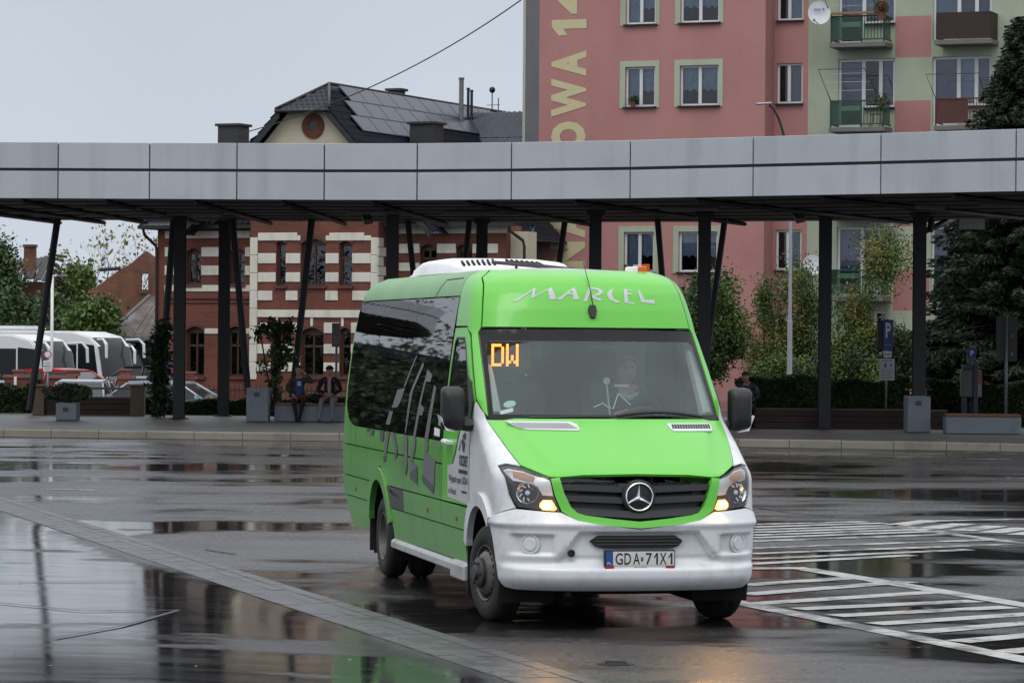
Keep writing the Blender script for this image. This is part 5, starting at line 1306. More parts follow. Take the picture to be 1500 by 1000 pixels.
def pot_plant(p, label, flowers=None, r=.12, n=160, rad=.2, cat="potted plant", seed=1, droop=0.0):
    root = empty("potted_plant", p, 0, label, cat)
    b = MB(); b.lathe([(0, 0), (r*.75, 0), (r, r*1.5), (r*1.08, r*1.5), (r*1.08, r*1.8), (r*.9, r*1.8), (0, r*1.6)], 14); b.build("pot", M_TERRA, root)
    leaf_blob("leaves", (0, 0, r*1.8+rad*.6), rad, n, .05, M_LEAF2, root, seed, droop=droop)
    if flowers: leaf_blob("flowers", (0, -.03, r*1.8+rad*.7), rad, n//2, .045, flowers, root, seed+9, droop=droop)
    return root
p = AP.hit(927, 157, -.06)[3]; p.z = rows[3]; pot_plant(p, "small green plant in a clay pot on a window sill above the canopy", None, .10, 150, .16)
M_REDFL = mat("red_petals", (.30, .012, .02), rough=.6, island=.3); M_PINKFL = mat("pink_petals", (.55, .12, .22), rough=.6, island=.3)
def worldp(s, y, z): return AP.o + AP.t*s + AP.n*y + Vector((0, 0, z))
pot_plant(worldp(bA[1]-.05, yb0-.16, zbs[3]+.72), "red flowers in a pot hung on the upper balcony corner", M_REDFL, .15, 260, .26, "flowers", 5)
pot_plant(worldp(bA[1]-.02, yb0-.14, zbs[2]+.62), "dull green trailing plant in a pot hung on the lower balcony corner", None, .13, 260, .26, "potted plant", 6, droop=.35)
pot_plant(worldp(bA[1]-.02, yb0-.14, zbs[1]+.62), "pink flowers in a pot on the balcony behind the bare branches", M_PINKFL, .13, 240, .26, "flowers", 7, droop=.2)
st = empty("stool", worldp((bA[0]+bA[1])/2+.55, yb0+.42, zbs[2]), -R(22), "pale wooden stool standing on the lower balcony", "stool")
b = MB(); b.box((0, 0, .46), (.32, .32, .04)); b.build("seat", mat("pale_wood", (.34, .24, .13), rough=.6), st)
for sx in (-1, 1):
    for sy in (-1, 1): b = MB(); b.tube([(sx*.19, sy*.15, 0), (sx*.13, sy*.12, .45)], .02, 6); b.build("leg", MATS["pale_wood"], st)

# ---- red brick house with white bands
BR = Facade(230, 463, 106.0, R(24))
M_BRICK = brick_mat("red_brick", (.145, .037, .022), (.20, .052, .029), (.12, .065, .05))
M_BRICKD = brick_mat("dark_brick", (.105, .030, .022), (.14, .040, .026), (.09, .05, .04))
M_STONE = mat("white_stone_band", (.68, .67, .58), rough=.8, var=.06, vscale=1.5, dirt=(.50, .49, .41), dscale=1.2, streak=((.34, .33, .28), 2.5, .5))
M_BROWNW = mat("brown_window_frame", (.055, .026, .018), rough=.5)
M_CREAM = mat("cream_render", (.55, .50, .37), rough=.85, var=.05, dirt=(.45, .41, .31))
M_TILE = mat("dark_roof_tile", (.017, .023, .038), rough=.40, var=.2, vscale=2.0, island=.15)
M_SOLAR = mat("solar_cell", (.030, .038, .060), rough=.26, var=.08, spec=.35)
M_ALU = mat("solar_frame", (.10, .105, .115), rough=.4, metal=.3)
house = empty("brick_house", BR.o, -R(24), "red brick house with white stone bands and a dark tiled roof with solar panels", "house")
BS = lambda px, off=0.0, py=480: BR.S(px, off, py)
BZ = lambda py, px=450, off=0.0: BR.Z(px, py, off)
PR = -.85                                                # the middle bay stands forward
sA, sRa, sRb, sZ = BS(230), BS(366, PR), BS(553, PR), BS(741)
zE = BZ(333, 300)
M_WINGL = [(272.5, 294, 364, 416), (336, 358, 364, 416), (273, 299.5, 478, 551), (334, 358, 478, 551)]
M_MID = [(404, 418, 353, 418), (440, 476, 350, 418), (496, 515, 353, 418), (398, 412, 480, 551), (441, 474, 480, 551), (498, 514, 480, 551)]
M_WINGR = [(615, 639, 358, 412), (668, 691, 358, 412), (615, 640, 478, 551), (668, 692, 478, 551)]
def arched(parent, o, y):
    """brown timber window under a segmental arch"""
    s0, s1, z0, z1 = o; w = s1 - s0; rise = min(.16, w*.22)
    f = MB(); y0, y1 = y+.14, y+.20; t = .07
    f.bx(s0, s1, y0, y1, z0, z0+t); f.bx(s0, s0+t, y0, y1, z0+t, z1); f.bx(s1-t, s1, y0, y1, z0+t, z1); f.bx(s0+t, s1-t, y0, y1, z1-rise-t, z1)
    zt = z0 + (z1-z0)*.62; f.bx(s0+t, s1-t, y0-.01, y1, zt-.035, zt+.035)
    if w > .5: f.bx((s0+s1)/2-.03, (s0+s1)/2+.03, y0-.01, y1, z0+t, z1-rise-t)
    wd = f.build("window", M_BROWNW, parent)
    xs = [s0+t, (s0+s1)/2, s1-t] if w > .5 else [s0+t, s1-t]
    for a, c in zip(xs[:-1], xs[1:]):
        for za, zc in ((z0+t, zt), (zt, z1-rise-t)):
            g = MB(); g.bx(a, c, y0+.03, y0+.036, za, zc); g.build("pane", M_PANE, wd)
    # the arch itself fills the corners of the square opening
    a = MB(); n = 10; vs = []
    for i in range(n+1):
        k = i/n*2-1; x = (s0+s1)/2 + k*w/2; z = z1 - rise*(k*k)
        vs += [(x, y+.004, z), (x, y+.004, z1+.002), (x, y+.14, z)]
    a.add(vs, [f_ for i in range(n) for f_ in ((3*i, 3*i+3, 3*i+4, 3*i+1), (3*i, 3*i+2, 3*i+5, 3*i+3))]); a.build("arch_infill", M_BRICKD, parent)
    b = MB(); pts = [((s0+s1)/2 + (w/2+.10)*k, z1 - rise*k*k + .10) for k in np.linspace(-1, 1, 11)]; pin = [((s0+s1)/2 + (w/2+.0)*k, z1 - rise*k*k + .0) for k in np.linspace(-1, 1, 11)]
    for i in range(10):
        v = [(pin[i][0], y-.03, pin[i][1]), (pin[i+1][0], y-.03, pin[i+1][1]), (pts[i+1][0], y-.03, pts[i+1][1]), (pts[i][0], y-.03, pts[i][1])]
        v2 = [(p[0], y+.01, p[2]) for p in v]; b.add(v+v2, [(0, 1, 2, 3), (4, 7, 6, 5), (0, 4, 5, 1), (2, 6, 7, 3), (1, 5, 6, 2), (0, 3, 7, 4)])
    b.build("brick_arch", M_BRICKD, parent)
    sill(parent, s0, s1, z0, y, over=.05, m=M_BRICKD, h=.10, out=.08)
def oplist(l, off): return [(BS(a, off), BS(c, off), BR.Z((a+c)/2, z1, off), BR.Z((a+c)/2, z0, off)) for a, c, z0, z1 in l]
oL, oM, oR = oplist(M_WINGL, 0), oplist(M_MID, PR), oplist(M_WINGR, 0)
mb = MB(); wall_cells(mb, sA, sRa, -1.2, zE, oL, 0); wall_cells(mb, sRb, sZ, -1.2, zE, oR, 0)
wall_cells(mb, sRa, sRb, -1.2, zE+.5, oM, PR)
mb.quad((sRa, PR, -1.2), (sRa, PR, zE+.5), (sRa, 0, zE+.5), (sRa, 0, -1.2)); mb.quad((sRb, PR, -1.2), (sRb, 0, -1.2), (sRb, 0, zE+.5), (sRb, PR, zE+.5))
mb.quad((sA, 0, -1.2), (sA, 0, zE), (sA, 10, zE), (sA, 10, -1.2)); mb.quad((sZ, 0, -1.2), (sZ, 1.2, -1.2), (sZ, 1.2, zE), (sZ, 0, zE))
mb.build("wall", M_BRICK, house)
for o in oL + oR: arched(house, o, 0)
for o in oM: arched(house, o, PR)
b = MB(); b.bx(sA+.2, sZ-.2, .9, 1.0, -1.2, zE); b.build("interior", M_ROOM, house)
def band(a, c, y0, y1, off, name="stone_band", proud=.035, m=None, chamf=None):
    s0, s1 = BS(a, off), BS(c, off); px = (a+c)/2; z1, z0 = BR.Z(px, y0, off), BR.Z(px, y1, off)
    b = MB(); b.bx(s0, s1, off-proud, off-.002, z0, z1); return b.build(name, m or M_STONE, house, bevel=.012)
for y0, y1 in ((362, 376), (389, 403)):
    for a, c in ((241, 272), (294.5, 335.5), (358.5, 366)): band(a, c, y0, y1, 0)
for y0, y1 in ((414.5, 427),):
    for a, c in ((241, 366),): band(a, c, y0+3, y1, 0)
band(241, 366, 338, 349, 0)
for a, c in ((231, 256), (256.5, 272.5), (300, 333.5), (358.5, 366)): band(a, c, 481, 489, 0)
band(240, 366, 433, 438, 0, "string_course", .07, M_BRICKD); band(240, 366, 441, 444, 0, "string_course", .05, M_BRICKD)
for y0, y1 in ((342, 352.5), (371, 386), (399, 413)):
    for a, c in ((377.5, 403.7), (418.3, 439.5), (476.5, 495.7), (515.3, 543)):
        band(a, c, y0 + (3 if y0 == 342 else 0), y1, PR)
for a, c in ((377.5, 435), (482, 533)): band(a, c, 341, 352.5, PR, proud=.05)
for y0, y1 in ((426, 440),):
    for a, c in ((377.5, 399), (418.5, 436), (476.5, 495), (516, 543)): band(a, c, y0, y1, PR)
band(377.5, 543, 454, 465, PR, proud=.06)
for a in (404, 455, 500): band(a, a+4, 465.3, 478, PR)
for y0, y1 in ((472.5, 488), (504, 518), (531, 544)):
    for a, c in ((377.5, 397), (412.8, 440.5), (474.8, 497.5), (514.5, 543)): band(a, c, y0, y1, PR)
for a, c in ((366.2, 377), (543.3, 552.5)):
    y = 348
    for i in range(8): band(a, c, y + i*26, y + i*26 + 25.5, PR, "quoin_stone", .05)
for i in range(16):
    s1 = BS(553, PR); z = BZ(348 + i*14, 553, PR); d_ = .60 if i % 2 else .38
    b = MB(); b.bx(s1, s1+.04, PR-.05, PR-.05+d_, z-.29, z-.004); b.build("quoin_stone", M_STONE, house)
for y0, y1 in ((357, 371), (385, 397)):
    for a, c in ((584, 614.5), (639.5, 667.5), (691.5, 729)): band(a, c, y0, y1, 0)
band(566, 741, 330, 342, 0); band(566, 741, 414, 427, 0)
for a, c in ((566, 614.5), (640.5, 667.5), (692.5, 741)): band(a, c, 481, 489, 0)
# gable above the bay, with a half hip and a round window
SC_ = BS(451, PR, 160); zR = BR.Z(447, 160, PR) + .90; SLP = 1.06
def half(z): return (zR - z)/SLP
zH = zR - .92; zg0 = zE + .5
b = MB(); hb_, ht_ = half(zg0) - .30, half(zH) - .22
b.add([(SC_-hb_, PR, zg0), (SC_+hb_, PR, zg0), (SC_+ht_, PR, zH), (SC_-ht_, PR, zH)], [(0, 1, 2, 3)]); gable = b.build("gable", M_CREAM, house)
p = BR.hit(459, 185, PR); Mx = Matrix.Translation((p[0], PR-.01, p[1])) @ Matrix.Rotation(R(90), 4, 'X')
b = MB(); b.lathe([(.17, .0), (.17, .03), (.25, .05), (.40, .05), (.41, .0)], 28, Mx); rw_ = b.build("round_window", mat("rust_brick_ring", (.12, .035, .02), rough=.8), gable)
b = MB(); b.lathe([(0, .012), (.17, .012)], 24, Mx); b.build("pane", mat("dark_pane", (.02, .022, .028), rough=.08), rw_)
# tiled slopes
def tiled(name, o, along, down, L, D, m=M_TILE, tile=.21, row=.34, parent=None, clip=None):
    """tile roof: pressed waves along the ridge, stepped rows down the slope"""
    along = Vector(along).normalized(); down = Vector(down).normalized(); nn = along.cross(down).normalized()
    if nn.z < 0: nn = -nn
    nu = int(L/(tile/4)) + 1; nr = int(D/row) + 1; vs = []; fs = []
    for r in range(nr):
        for e in (0, 1):
            d = min((r + e)*row, D)
            for i in range(nu):
                u = i*tile/4
                lo = clip(d)[0] if clip else 0; hi = clip(d)[1] if clip else L
                uu = min(max(u, lo), hi)
                h = (.030*math.cos(2*math.pi*u/tile)) + (.045 if e else .0)
                p = Vector(o) + along*uu + down*d + nn*h; vs.append(p)
    for r in range(nr):
        for i in range(nu-1):
            a = (2*r)*nu + i; fs.append((a, a+1, a+nu+1, a+nu))
            if r < nr-1: a = (2*r+1)*nu + i; fs.append((a, a+1, a+nu+1, a+nu))
    b = MB(); b.add(vs, fs, 0, True)
    me = bpy.data.meshes.new(name); me.from_pydata([tuple(v) for v in vs], [], fs); me.update()
    me.polygons.foreach_set('use_smooth', [True]*len(fs))
    o2 = link_mesh(name, me, m, parent); return o2
RL = 15.0; y_r0 = PR + 1.5                                 # ridge starts behind the half hip
slope_len = (zR - zE + .3)*math.hypot(1, SLP)/SLP
dn = Vector((1, 0, -SLP)).normalized()
def clipR(d):
    z = zR - d*dn.z*-1; lo = max(0.0, (d - 1.27)*0) if z < zH else 0
    # behind the hip edge near the top, at the verge further down
    t = min(1, (zR - z)/(zR - zH)); return ((y_r0 - (PR-.35))*(1-t), RL + .9)
rf = tiled("roof", (SC_, PR-.35, zR), (0, 1, 0), (1, 0, -SLP), RL+.9, slope_len, parent=house, clip=clipR)
rf["kind"] = "stuff"
def clipL(d):
    z = zR - d*abs(dn.z); t = min(1, (zR - z)/(zR - zH)); return ((y_r0 - (PR-.35))*(1-t), RL + .9)
o_ = tiled("roof_slope", (SC_, PR-.35, zR), (0, 1, 0), (-1, 0, -SLP), RL+.9, slope_len, parent=house, clip=clipL); o_["kind"] = "stuff"
hh = half(zH) + .12
hipv = Vector((0, PR-.40 - y_r0, zH - .05 - zR)); hl_ = hipv.length
o_ = tiled("half_hip", (SC_ - hh, y_r0, zR), (1, 0, 0), hipv, 2*hh, hl_, parent=house, clip=lambda d: (hh*(1-d/hl_), hh*(1+d/hl_))); o_["kind"] = "stuff"
b = MB()
for sg in (-1, 1):
    p0 = Vector((SC_ + sg*(half(zH)), PR-.36, zH)); p1 = Vector((SC_ + sg*half(zE-.2), PR-.36, zE-.2)); 
    b.add([p0, p1, p1+Vector((0, 0, -.26)), p0+Vector((0, 0, -.26)), p0+Vector((0, .06, 0)), p1+Vector((0, .06, 0)), p1+Vector((0, .06, -.26)), p0+Vector((0, .06, -.26))], [(0, 1, 2, 3), (4, 7, 6, 5), (0, 4, 5, 1), (3, 2, 6, 7), (0, 3, 7, 4), (1, 5, 6, 2)])
    b.tube([(SC_, y_r0, zR+.05), (SC_ + sg*hh, PR-.40, zH+.02)], .055, 6)
b.tube([(SC_-hh, PR-.43, zH-.06), (SC_+hh, PR-.43, zH-.06)], .06, 8); b.tube([(SC_, y_r0, zR+.05), (SC_, RL, zR+.05)], .06, 6)
b.build("verge_board", mat("dark_fascia", (.018, .019, .022), rough=.5), house)
# solar panels on the right-hand slope
nn = Vector((SLP, 0, 1)).normalized(); PW, PLn = 1.22, .74
def solar(o, along, down, w, h, up):
    b = MB(); a = Vector(along).normalized(); d = Vector(down).normalized(); o = Vector(o) + up*.10
    c = [o, o + a*(w-.03), o + a*(w-.03) + d*(h-.03), o + d*(h-.03)]; b.add([q for q in c] + [q + up*.035 for q in c], [(4, 5, 6, 7), (0, 1, 5, 4), (1, 2, 6, 5), (2, 3, 7, 6), (3, 0, 4, 7)])
    fr = b.build("solar_panel", M_ALU, house)
    b = MB(); i = .022; c = [o + a*i + d*i, o + a*(w-.03-i) + d*i, o + a*(w-.03-i) + d*(h-.03-i), o + a*i + d*(h-.03-i)]; b.add([q + up*.038 for q in c], [(0, 1, 2, 3)]); b.build("cells", M_SOLAR, fr)
y_s = y_r0 + .35
for col in range(10):
    for row in range(3):
        if row == 2 and col > 3: continue
        sh = row*.18*0
        solar((SC_ + dn.x*(.12 + row*PLn), y_s + col*PW + row*.0 - row*.55 + (.9 if col >= 0 else 0)*0, zR + dn.z*(.12 + row*PLn)), (0, 1, 0), dn, PW, PLn, nn)
# wing roofs
zW = BR.Z(385, 186, 2.6)
sl_ = BS(203, -.45, 330); fr_l = math.hypot(3.1, zW - zE)
o_ = tiled("left_roof_slope", (sl_, 2.65, zW), (1, 0, 0), (0, -3.1, -(zW-zE)), sRa - sl_ + .8, fr_l, parent=house, clip=lambda d: (3.3*(1-d/fr_l), sRa - sl_ + .8)); o_["kind"] = "stuff"
o_ = tiled("left_hip_slope", (sl_+3.3, -.45, zW), (0, 1, 0), (-3.3, 0, -(zW-zE)), 10.5, math.hypot(3.3, zW-zE), parent=house, clip=lambda d: (3.1*(1-d/math.hypot(3.3, zW-zE)), 10.5)); o_["kind"] = "stuff"
zW2 = BR.Z(735, 164, 11); s_tl, s_tr = BS(700, 11, 165), BS(768, 11, 165); sw0 = s_tl - 3.6
fr_r = math.hypot(3.6, zW2 - zE)
o_ = tiled("right_roof_slope", (sw0, 11, zW2), (1, 0, 0), (0, -3.6, -(zW2-zE)), s_tr - sw0 + 2.0, fr_r, parent=house, clip=lambda d: (3.5 - 3.5*d/fr_r, s_tr - sw0 + 2.0)); o_["kind"] = "stuff"
d2 = Vector((0, -3.6, -(zW2-zE))).normalized(); up2 = Vector((0, zW2-zE, -3.6)).normalized(); up2 = up2 if up2.z > 0 else -up2
up2 = Vector((1, 0, 0)).cross(d2); up2 = up2 if up2.z > 0 else -up2
pw = (s_tr - s_tl)/4
for col in range(7):
    for row in range(2):
        solar(Vector((s_tl + col*pw - row*.62, 11, zW2)) + d2*(.15 + row*1.25), (1, 0, 0), d2 + Vector((-.50, 0, 0)), pw, 1.38, up2)
b = MB(); b.bx(sl_, sRa, -.52, -.40, zE-.06, zE+.06); b.bx(sRb, sZ+.5, -.55, -.43, zE-.06, zE+.06); b.bx(sl_, sl_+.08, -.45, 10, zE-.06, zE+.06); b.build("gutter", mat("gutter_dark", (.015, .015, .017), rough=.4), house)
b = MB(); b.bx(sl_+.1, sRa, -.42, 0, zE-.02, zE+.0); b.bx(sRb, sZ+.4, -.43, 0, zE-.02, zE); b.build("eaves_board", mat("eaves_dark", (.03, .03, .032), rough=.6), house)
b = MB(); b.tube([(sl_+.18, -.45, zE-.05), (sl_+.20, -.40, zE-.25), (sA-.02, -.08, zE-.62), (sA+.0, -.07, zE-.8), (sA+.02, -.07, -1.0)], .05, 8); b.build("downpipe", MATS["gutter_dark"], house)
b = MB(); b.tube([(sZ+.3, -.48, zE-.05), (sZ+.3, -.42, zE-.2), (sZ+.62, -.1, zE-.5), (sZ+.66, -.07, zE-.7), (sZ+.66, -.07, -1.0)], .05, 8); b.build("downpipe", MATS["gutter_dark"], house)
b = MB(); b.bx(sZ+.005, sZ+.62, .30, 1.0, -1.2, zE-.2); b.build("rear_extension", M_CREAM, house)
def chimney(px0, px1, y0, y1, off, m, cap=True):
    s0, s1 = BS(px0, off, y0), BS(px1, off, y0); z1, z0 = BR.Z((px0+px1)/2, y0, off), BR.Z((px0+px1)/2, y1, off)
    b = MB(); b.bx(s0, s1, off, off+(s1-s0)*.9, z0-1.6, z1-.09); b.bx(s0-.08, s1+.08, off-.08, off+(s1-s0)*.9+.08, z1-.09, z1); b.build("chimney", m, house, bevel=.01)
M_CHIM = mat("dark_chimney_cladding", (.035, .036, .040), rough=.5, var=.1)
chimney(600, 635, 178, 206, 3.2, M_CHIM); chimney(319, 350, 181, 207, 5.5, M_CHIM); chimney(568, 586, 129.5, 134, 9.5, M_CHIM)
for px, y0, y1, r, off in ((676, 116, 146, .085, 9.5), (686, 131, 148, .05, 10.2), (691, 134, 148, .05, 10.6)):
    s = BS(px, off, y0); z1, z0 = BR.Z(px, y0, off), BR.Z(px, y1, off); b = MB(); b.tube([(s, off, z0-1.0), (s, off, z1)], r, 10); b.tube([(s, off, z1-.02), (s, off, z1+.05)], r*1.25, 10); b.build("flue", M_LAMP if r > .06 else M_STEEL, house)
s = BS(721, 12, 140); z1 = BR.Z(721, 134, 12); b = MB(); b.tube([(s, 12, z1-1.6), (s, 12, z1)], .02, 6); b.sphere((s, 12, z1+.05), .12, 8); b.tube([(s-.2, 12, z1-.5), (s+.3, 12, z1-.5)], .012, 5); b.tube([(s+.25, 12, z1-1.5), (s+.25, 12, z1-.25)], .018, 6); b.build("roof_aerial", M_STEEL, house)
# cable slung across the street to the gable
pa, pb, pm = at(772, -6, 84), at(330, 202, 104.5), at(505, 144, 97)
b = MB(); pts = []
for t in np.linspace(0, 1, 40):
    c2 = (pm*4 - pa - pb)*.5 if False else None
    tm = .60; q = (pm - pa*(1-tm)**2 - pb*tm**2)/(2*tm*(1-tm)); pts.append(pa*(1-t)**2 + q*2*t*(1-t) + pb*t*t)
b.tube(pts, .018, 5); tag(b.build("overhead_cable", M_STEEL), "thin dark cable slung through the sky down to the house gable", "cable")

# ------------------------------------------------------------------ trees and plants
def leafmat(name, c, var=.35, trans=.25):
    m = mat(name, c, rough=.55, var=.3, vscale=.8, island=var, spec=.3)
    return m
M_BARK = mat("bark", (.045, .035, .028), rough=.9, var=.3, vscale=8, bump=.4)
M_L_DARK = leafmat("leaf_dark_green", (.030, .055, .020)); M_L_MID = leafmat("leaf_mid_green", (.060, .105, .024)); M_L_LIGHT = leafmat("leaf_light_green", (.085, .135, .030))
M_L_YEL = leafmat("leaf_autumn_yellow", (.165, .145, .036)); M_L_PALE = leafmat("leaf_pale_autumn", (.21, .21, .065)); M_L_HEDGE = leafmat("leaf_hedge", (.034, .054, .019)); M_L_SPR = leafmat("spruce_needles", (.020, .034, .018), .45)
M_L_IVY = leafmat("leaf_ivy", (.030, .050, .018))
def leaf_cloud(name, centers, spread, n, size, mats, parent, seed, aspect=.55, droop=0.0, up=0.0):
    """n leaf-sized faces gathered in clumps round the given centres"""
    r = np.random.default_rng(seed); C_ = np.array(centers, float); k = r.integers(0, len(C_), n)
    sp = np.array(spread, float)
    if sp.ndim == 0: sp = np.array([sp, sp, sp])
    cs = (.6 + .8*r.random(len(C_)))[k][:, None]
    P = C_[k] + r.normal(size=(n, 3))*sp*cs*.5
    if droop: P[:, 2] -= droop*r.random(n)**1.5
    a = r.normal(size=(n, 3)); a[:, 2] -= up; a /= np.linalg.norm(a, axis=1, keepdims=True)
    q = np.cross(a, r.normal(size=(n, 3))); q /= np.linalg.norm(q, axis=1, keepdims=True)
    s = size*(.55 + .9*r.random(n))[:, None]
    V = np.stack([P - a*s, P + q*s*aspect, P + a*s, P - q*s*aspect], 1).reshape(-1, 3)
    o = mesh_np(name, V, np.arange(n*4).reshape(-1, 4), mats, parent)
    if len(mats) > 1: o.data.polygons.foreach_set('material_index', (r.integers(0, len(mats), len(C_))[k]).astype(np.int32))
    return o
def limbs(mb, p, d, L, r, depth, rnd, ends, bend=.25, split=(2, 3)):
    pts = [Vector(p)]; rs = [r]; d = Vector(d).normalized()
    n = 4
    for i in range(n):
        d = (d + Vector((rnd.uniform(-1, 1), rnd.uniform(-1, 1), rnd.uniform(-.4, .7)))*bend).normalized()
        pts.append(pts[-1] + d*L/n); rs.append(r*(1 - .5*(i+1)/n))
    mb.tube(pts, rs, 6 if depth > 1 else 4, caps=False)
    if depth <= 0: ends.append(pts[-1]); ends.append(pts[-2]); return
    for k in range(rnd.randint(*split)):
        j = rnd.randint(2, n); a = Vector((rnd.uniform(-1, 1), rnd.uniform(-1, 1), rnd.uniform(-.1, .9))).normalized()
        limbs(mb, pts[j], (d*.8 + a*.9), L*rnd.uniform(.55, .8), rs[j]*.75, depth-1, rnd, ends, bend, split)
def tree(name, p, H, crown, n, size, mats, label, seed, trunk=.16, group=None, depth=3, spread=.45, aspect=.55, droop=0.0, density=40, lean=(0, 0)):
    """crown: list of (dx,dy,z,rx,ry,rz) ellipsoids the foliage clumps fill unevenly"""
    root = empty(name, p, 0, label, "tree", group); rnd = random.Random(seed); mb = MB(); ends = []
    limbs(mb, (0, 0, -.2), (lean[0], lean[1], 1), H*.38, trunk, depth, rnd, ends)
    mb.build("trunk", M_BARK, root)
    r = np.random.default_rng(seed); cs = []
    for (x, y, z, rx, ry, rz) in crown:
        m = max(6, int(density*(rx*ry*rz)**.66)); d = r.normal(size=(m, 3)); d /= np.linalg.norm(d, axis=1, keepdims=True)
        cs.append(np.array([x, y, z]) + d*(r.random(m)[:, None]**.35)*np.array([rx, ry, rz]))
    ok = [tuple(e) for e in ends if any(((e.x-x)/rx)**2 + ((e.y-y)/ry)**2 + ((e.z-z)/rz)**2 < 1.1 for x, y, z, rx, ry, rz in crown)]
    C_ = np.concatenate(cs + [np.array(ok)]) if ok and len(ok) < 200 else np.concatenate(cs)
    leaf_cloud("crown", C_, spread, n, size, mats, root, seed+1, aspect, droop)
    return root
def tp(px, Y, z=0.0):
    q = at(px, 500, Y); return Vector((q.x, Y, z))
def zpx(py, Y, px=750): return at(px, py, Y).z

# left, beyond the coaches
LZ = -1.3
def left_tree(px0, px1, py0, py1, Y, n, mats, label, seed, size=.115, name="leafy_tree", **k):
    n = int(n*2.4)
    py0 += 34
    c = tp((px0+px1)/2, Y, LZ); rx = (px1-px0)/2/FPX*Y; zt, zb = zpx(py0, Y) - LZ, zpx(py1, Y) - LZ; zb = max(zb, .3)
    cr = [(0, 0, (zt+zb)/2, rx*.9, rx*.8, (zt-zb)/2*.9), (rx*.35, 0, zb + (zt-zb)*.35, rx*.6, rx*.6, (zt-zb)*.3), (-rx*.4, 0, zb+(zt-zb)*.45, rx*.55, rx*.5, (zt-zb)*.32)]
    return tree(name, c, zt, cr, n, size, mats, label, seed, trunk=.2, spread=k.pop('spread', .6), **k)
left_tree(-60, 60, 392, 575, 152, 16000, [M_L_DARK, M_L_MID], "large dark green tree at the left edge behind the white coach", 11, name="broadleaf_tree")
left_tree(38, 112, 405, 570, 158, 13000, [M_L_DARK, M_L_MID, M_L_DARK], "dark bushy tree growing up in front of the ruined chimney", 12, name="broadleaf_tree")
left_tree(70, 150, 428, 560, 150, 12000, [M_L_DARK, M_L_DARK, M_L_MID], "dark green tree behind the middle coach, left of the brick gable", 13, name="broadleaf_tree")
left_tree(104, 164, 418, 520, 146, 12000, [M_L_LIGHT, M_L_MID], "bright green young tree in front of the ruined brick gable", 14, name="young_tree")
left_tree(82, 132, 356, 500, 172, 9000, [M_L_PALE, M_L_LIGHT], "tall pale yellow green tree standing behind the ruined house", 15, name="pale_tree", size=.13, density=26)
left_tree(140, 205, 378, 500, 180, 8000, [M_L_PALE, M_L_YEL], "thin autumn yellow tree showing above the brick gable", 16, name="autumn_tree", size=.12, density=22)
left_tree(-24, 22, 318, 480, 166, 9000, [M_L_MID, M_L_DARK], "weeping birch hanging in at the left edge over the ruined roof", 17, name="weeping_birch", size=.11, droop=2.2)
bt = empty("bare_tree", tp(172, 165, LZ), 0, "nearly bare tree with thin twigs against the sky beside the brick gable", "tree"); mb = MB(); ends = []
rnd = random.Random(5); limbs(mb, (0, 0, 0), (0, 0, 1), 4.2, .16, 5, rnd, ends, .3, (2, 3)); mb.build("trunk", M_BARK, bt)
bt.scale = (1, 1, (zpx(326, 165) - LZ)/max(e.z for e in ends)) if ends else (1, 1, 1)
leaf_cloud("crown", [tuple(e) for e in ends], .3, 420, .10, [M_L_PALE], bt, 8)

# ruined brick house, brick gable and shed roof
M_OLDBRICK = brick_mat("old_brick", (.16, .052, .030), (.21, .075, .04), (.10, .07, .05), .26, .08, var=.5)
M_OLDTILE = mat("old_dark_roof", (.035, .033, .033), rough=.7, var=.4, vscale=2)
rh = empty("ruined_house", tp(20, 170, LZ), 0, "ruined house with a broken dark roof and one brick chimney, left edge", "house")
def loc(px, py, Y, o): q = at(px, py, Y); return Vector((q.x - o.x, q.y - o.y, q.z - o.z))
o = rh.location
a, c = loc(-60, 385, 172, o), loc(78, 372, 172, o)
b = MB(); b.bx(a.x, c.x-.4, 1, 7, 0, a.z-1.0); b.build("wall", M_OLDBRICK, rh)
b = MB()
for i in range(22):
    x0 = a.x + (c.x-a.x)*i/22; x1 = a.x + (c.x-a.x)*(i+1)/22 - .03; zt = a.z + (c.z-a.z)*i/22 + rnd.uniform(-.12, .05); e = rnd.uniform(-.5, .25)
    b.add([(x0, -.6+e*.3, zt-1.35-e*.5), (x1, -.6+e*.3, zt-1.35-e*.5), (x1, 3.5, zt), (x0, 3.5, zt), (x0, -.6+e*.3, zt-1.43-e*.5), (x1, -.6+e*.3, zt-1.43-e*.5), (x1, 3.5, zt-.1), (x0, 3.5, zt-.1)], [(0, 1, 2, 3), (4, 7, 6, 5), (0, 4, 5, 1), (1, 5, 6, 2), (0, 3, 7, 4), (2, 6, 7, 3)])
rfo = b.build("roof", M_OLDTILE, rh)
b = MB()
for i in range(9):
    p0 = loc(70+rnd.uniform(0, 6), 372+i*5, 171, o); b.tube([p0, p0 + Vector((rnd.uniform(.5, 1.2), 0, -.15-.06*i))], .07, 5)
b.build("broken_rafter", M_OLDTILE, rh)
q0, q1 = loc(35, 358, 171, o), loc(51, 392, 171, o); b = MB(); b.bx(q0.x, q1.x, 1, 1.6, q1.z-.6, q0.z-.06); b.bx(q0.x-.05, q1.x+.05, .95, 1.65, q0.z-.14, q0.z); b.build("chimney", M_OLDBRICK, rh)
bg = empty("brick_gable", tp(185, 150, LZ), 0, "ruined red brick gable with one open window hole, next to the striped house", "ruin"); o = bg.location
G = lambda px, py: loc(px, py, 150, o)
hole = [G(207, 401), G(217, 401), G(217, 424), G(207, 424)]
prof = [G(128, 600), G(134, 425), G(150, 414), G(165, 402), G(176, 395), G(192, 386), G(203, 376), G(214, 367), G(221, 372), G(240, 386), G(240, 600)]
b = MB(); 
bm = bmesh.new()
fv = [bm.verts.new((p.x, 0, p.z)) for p in prof]; 
mid = len(prof)
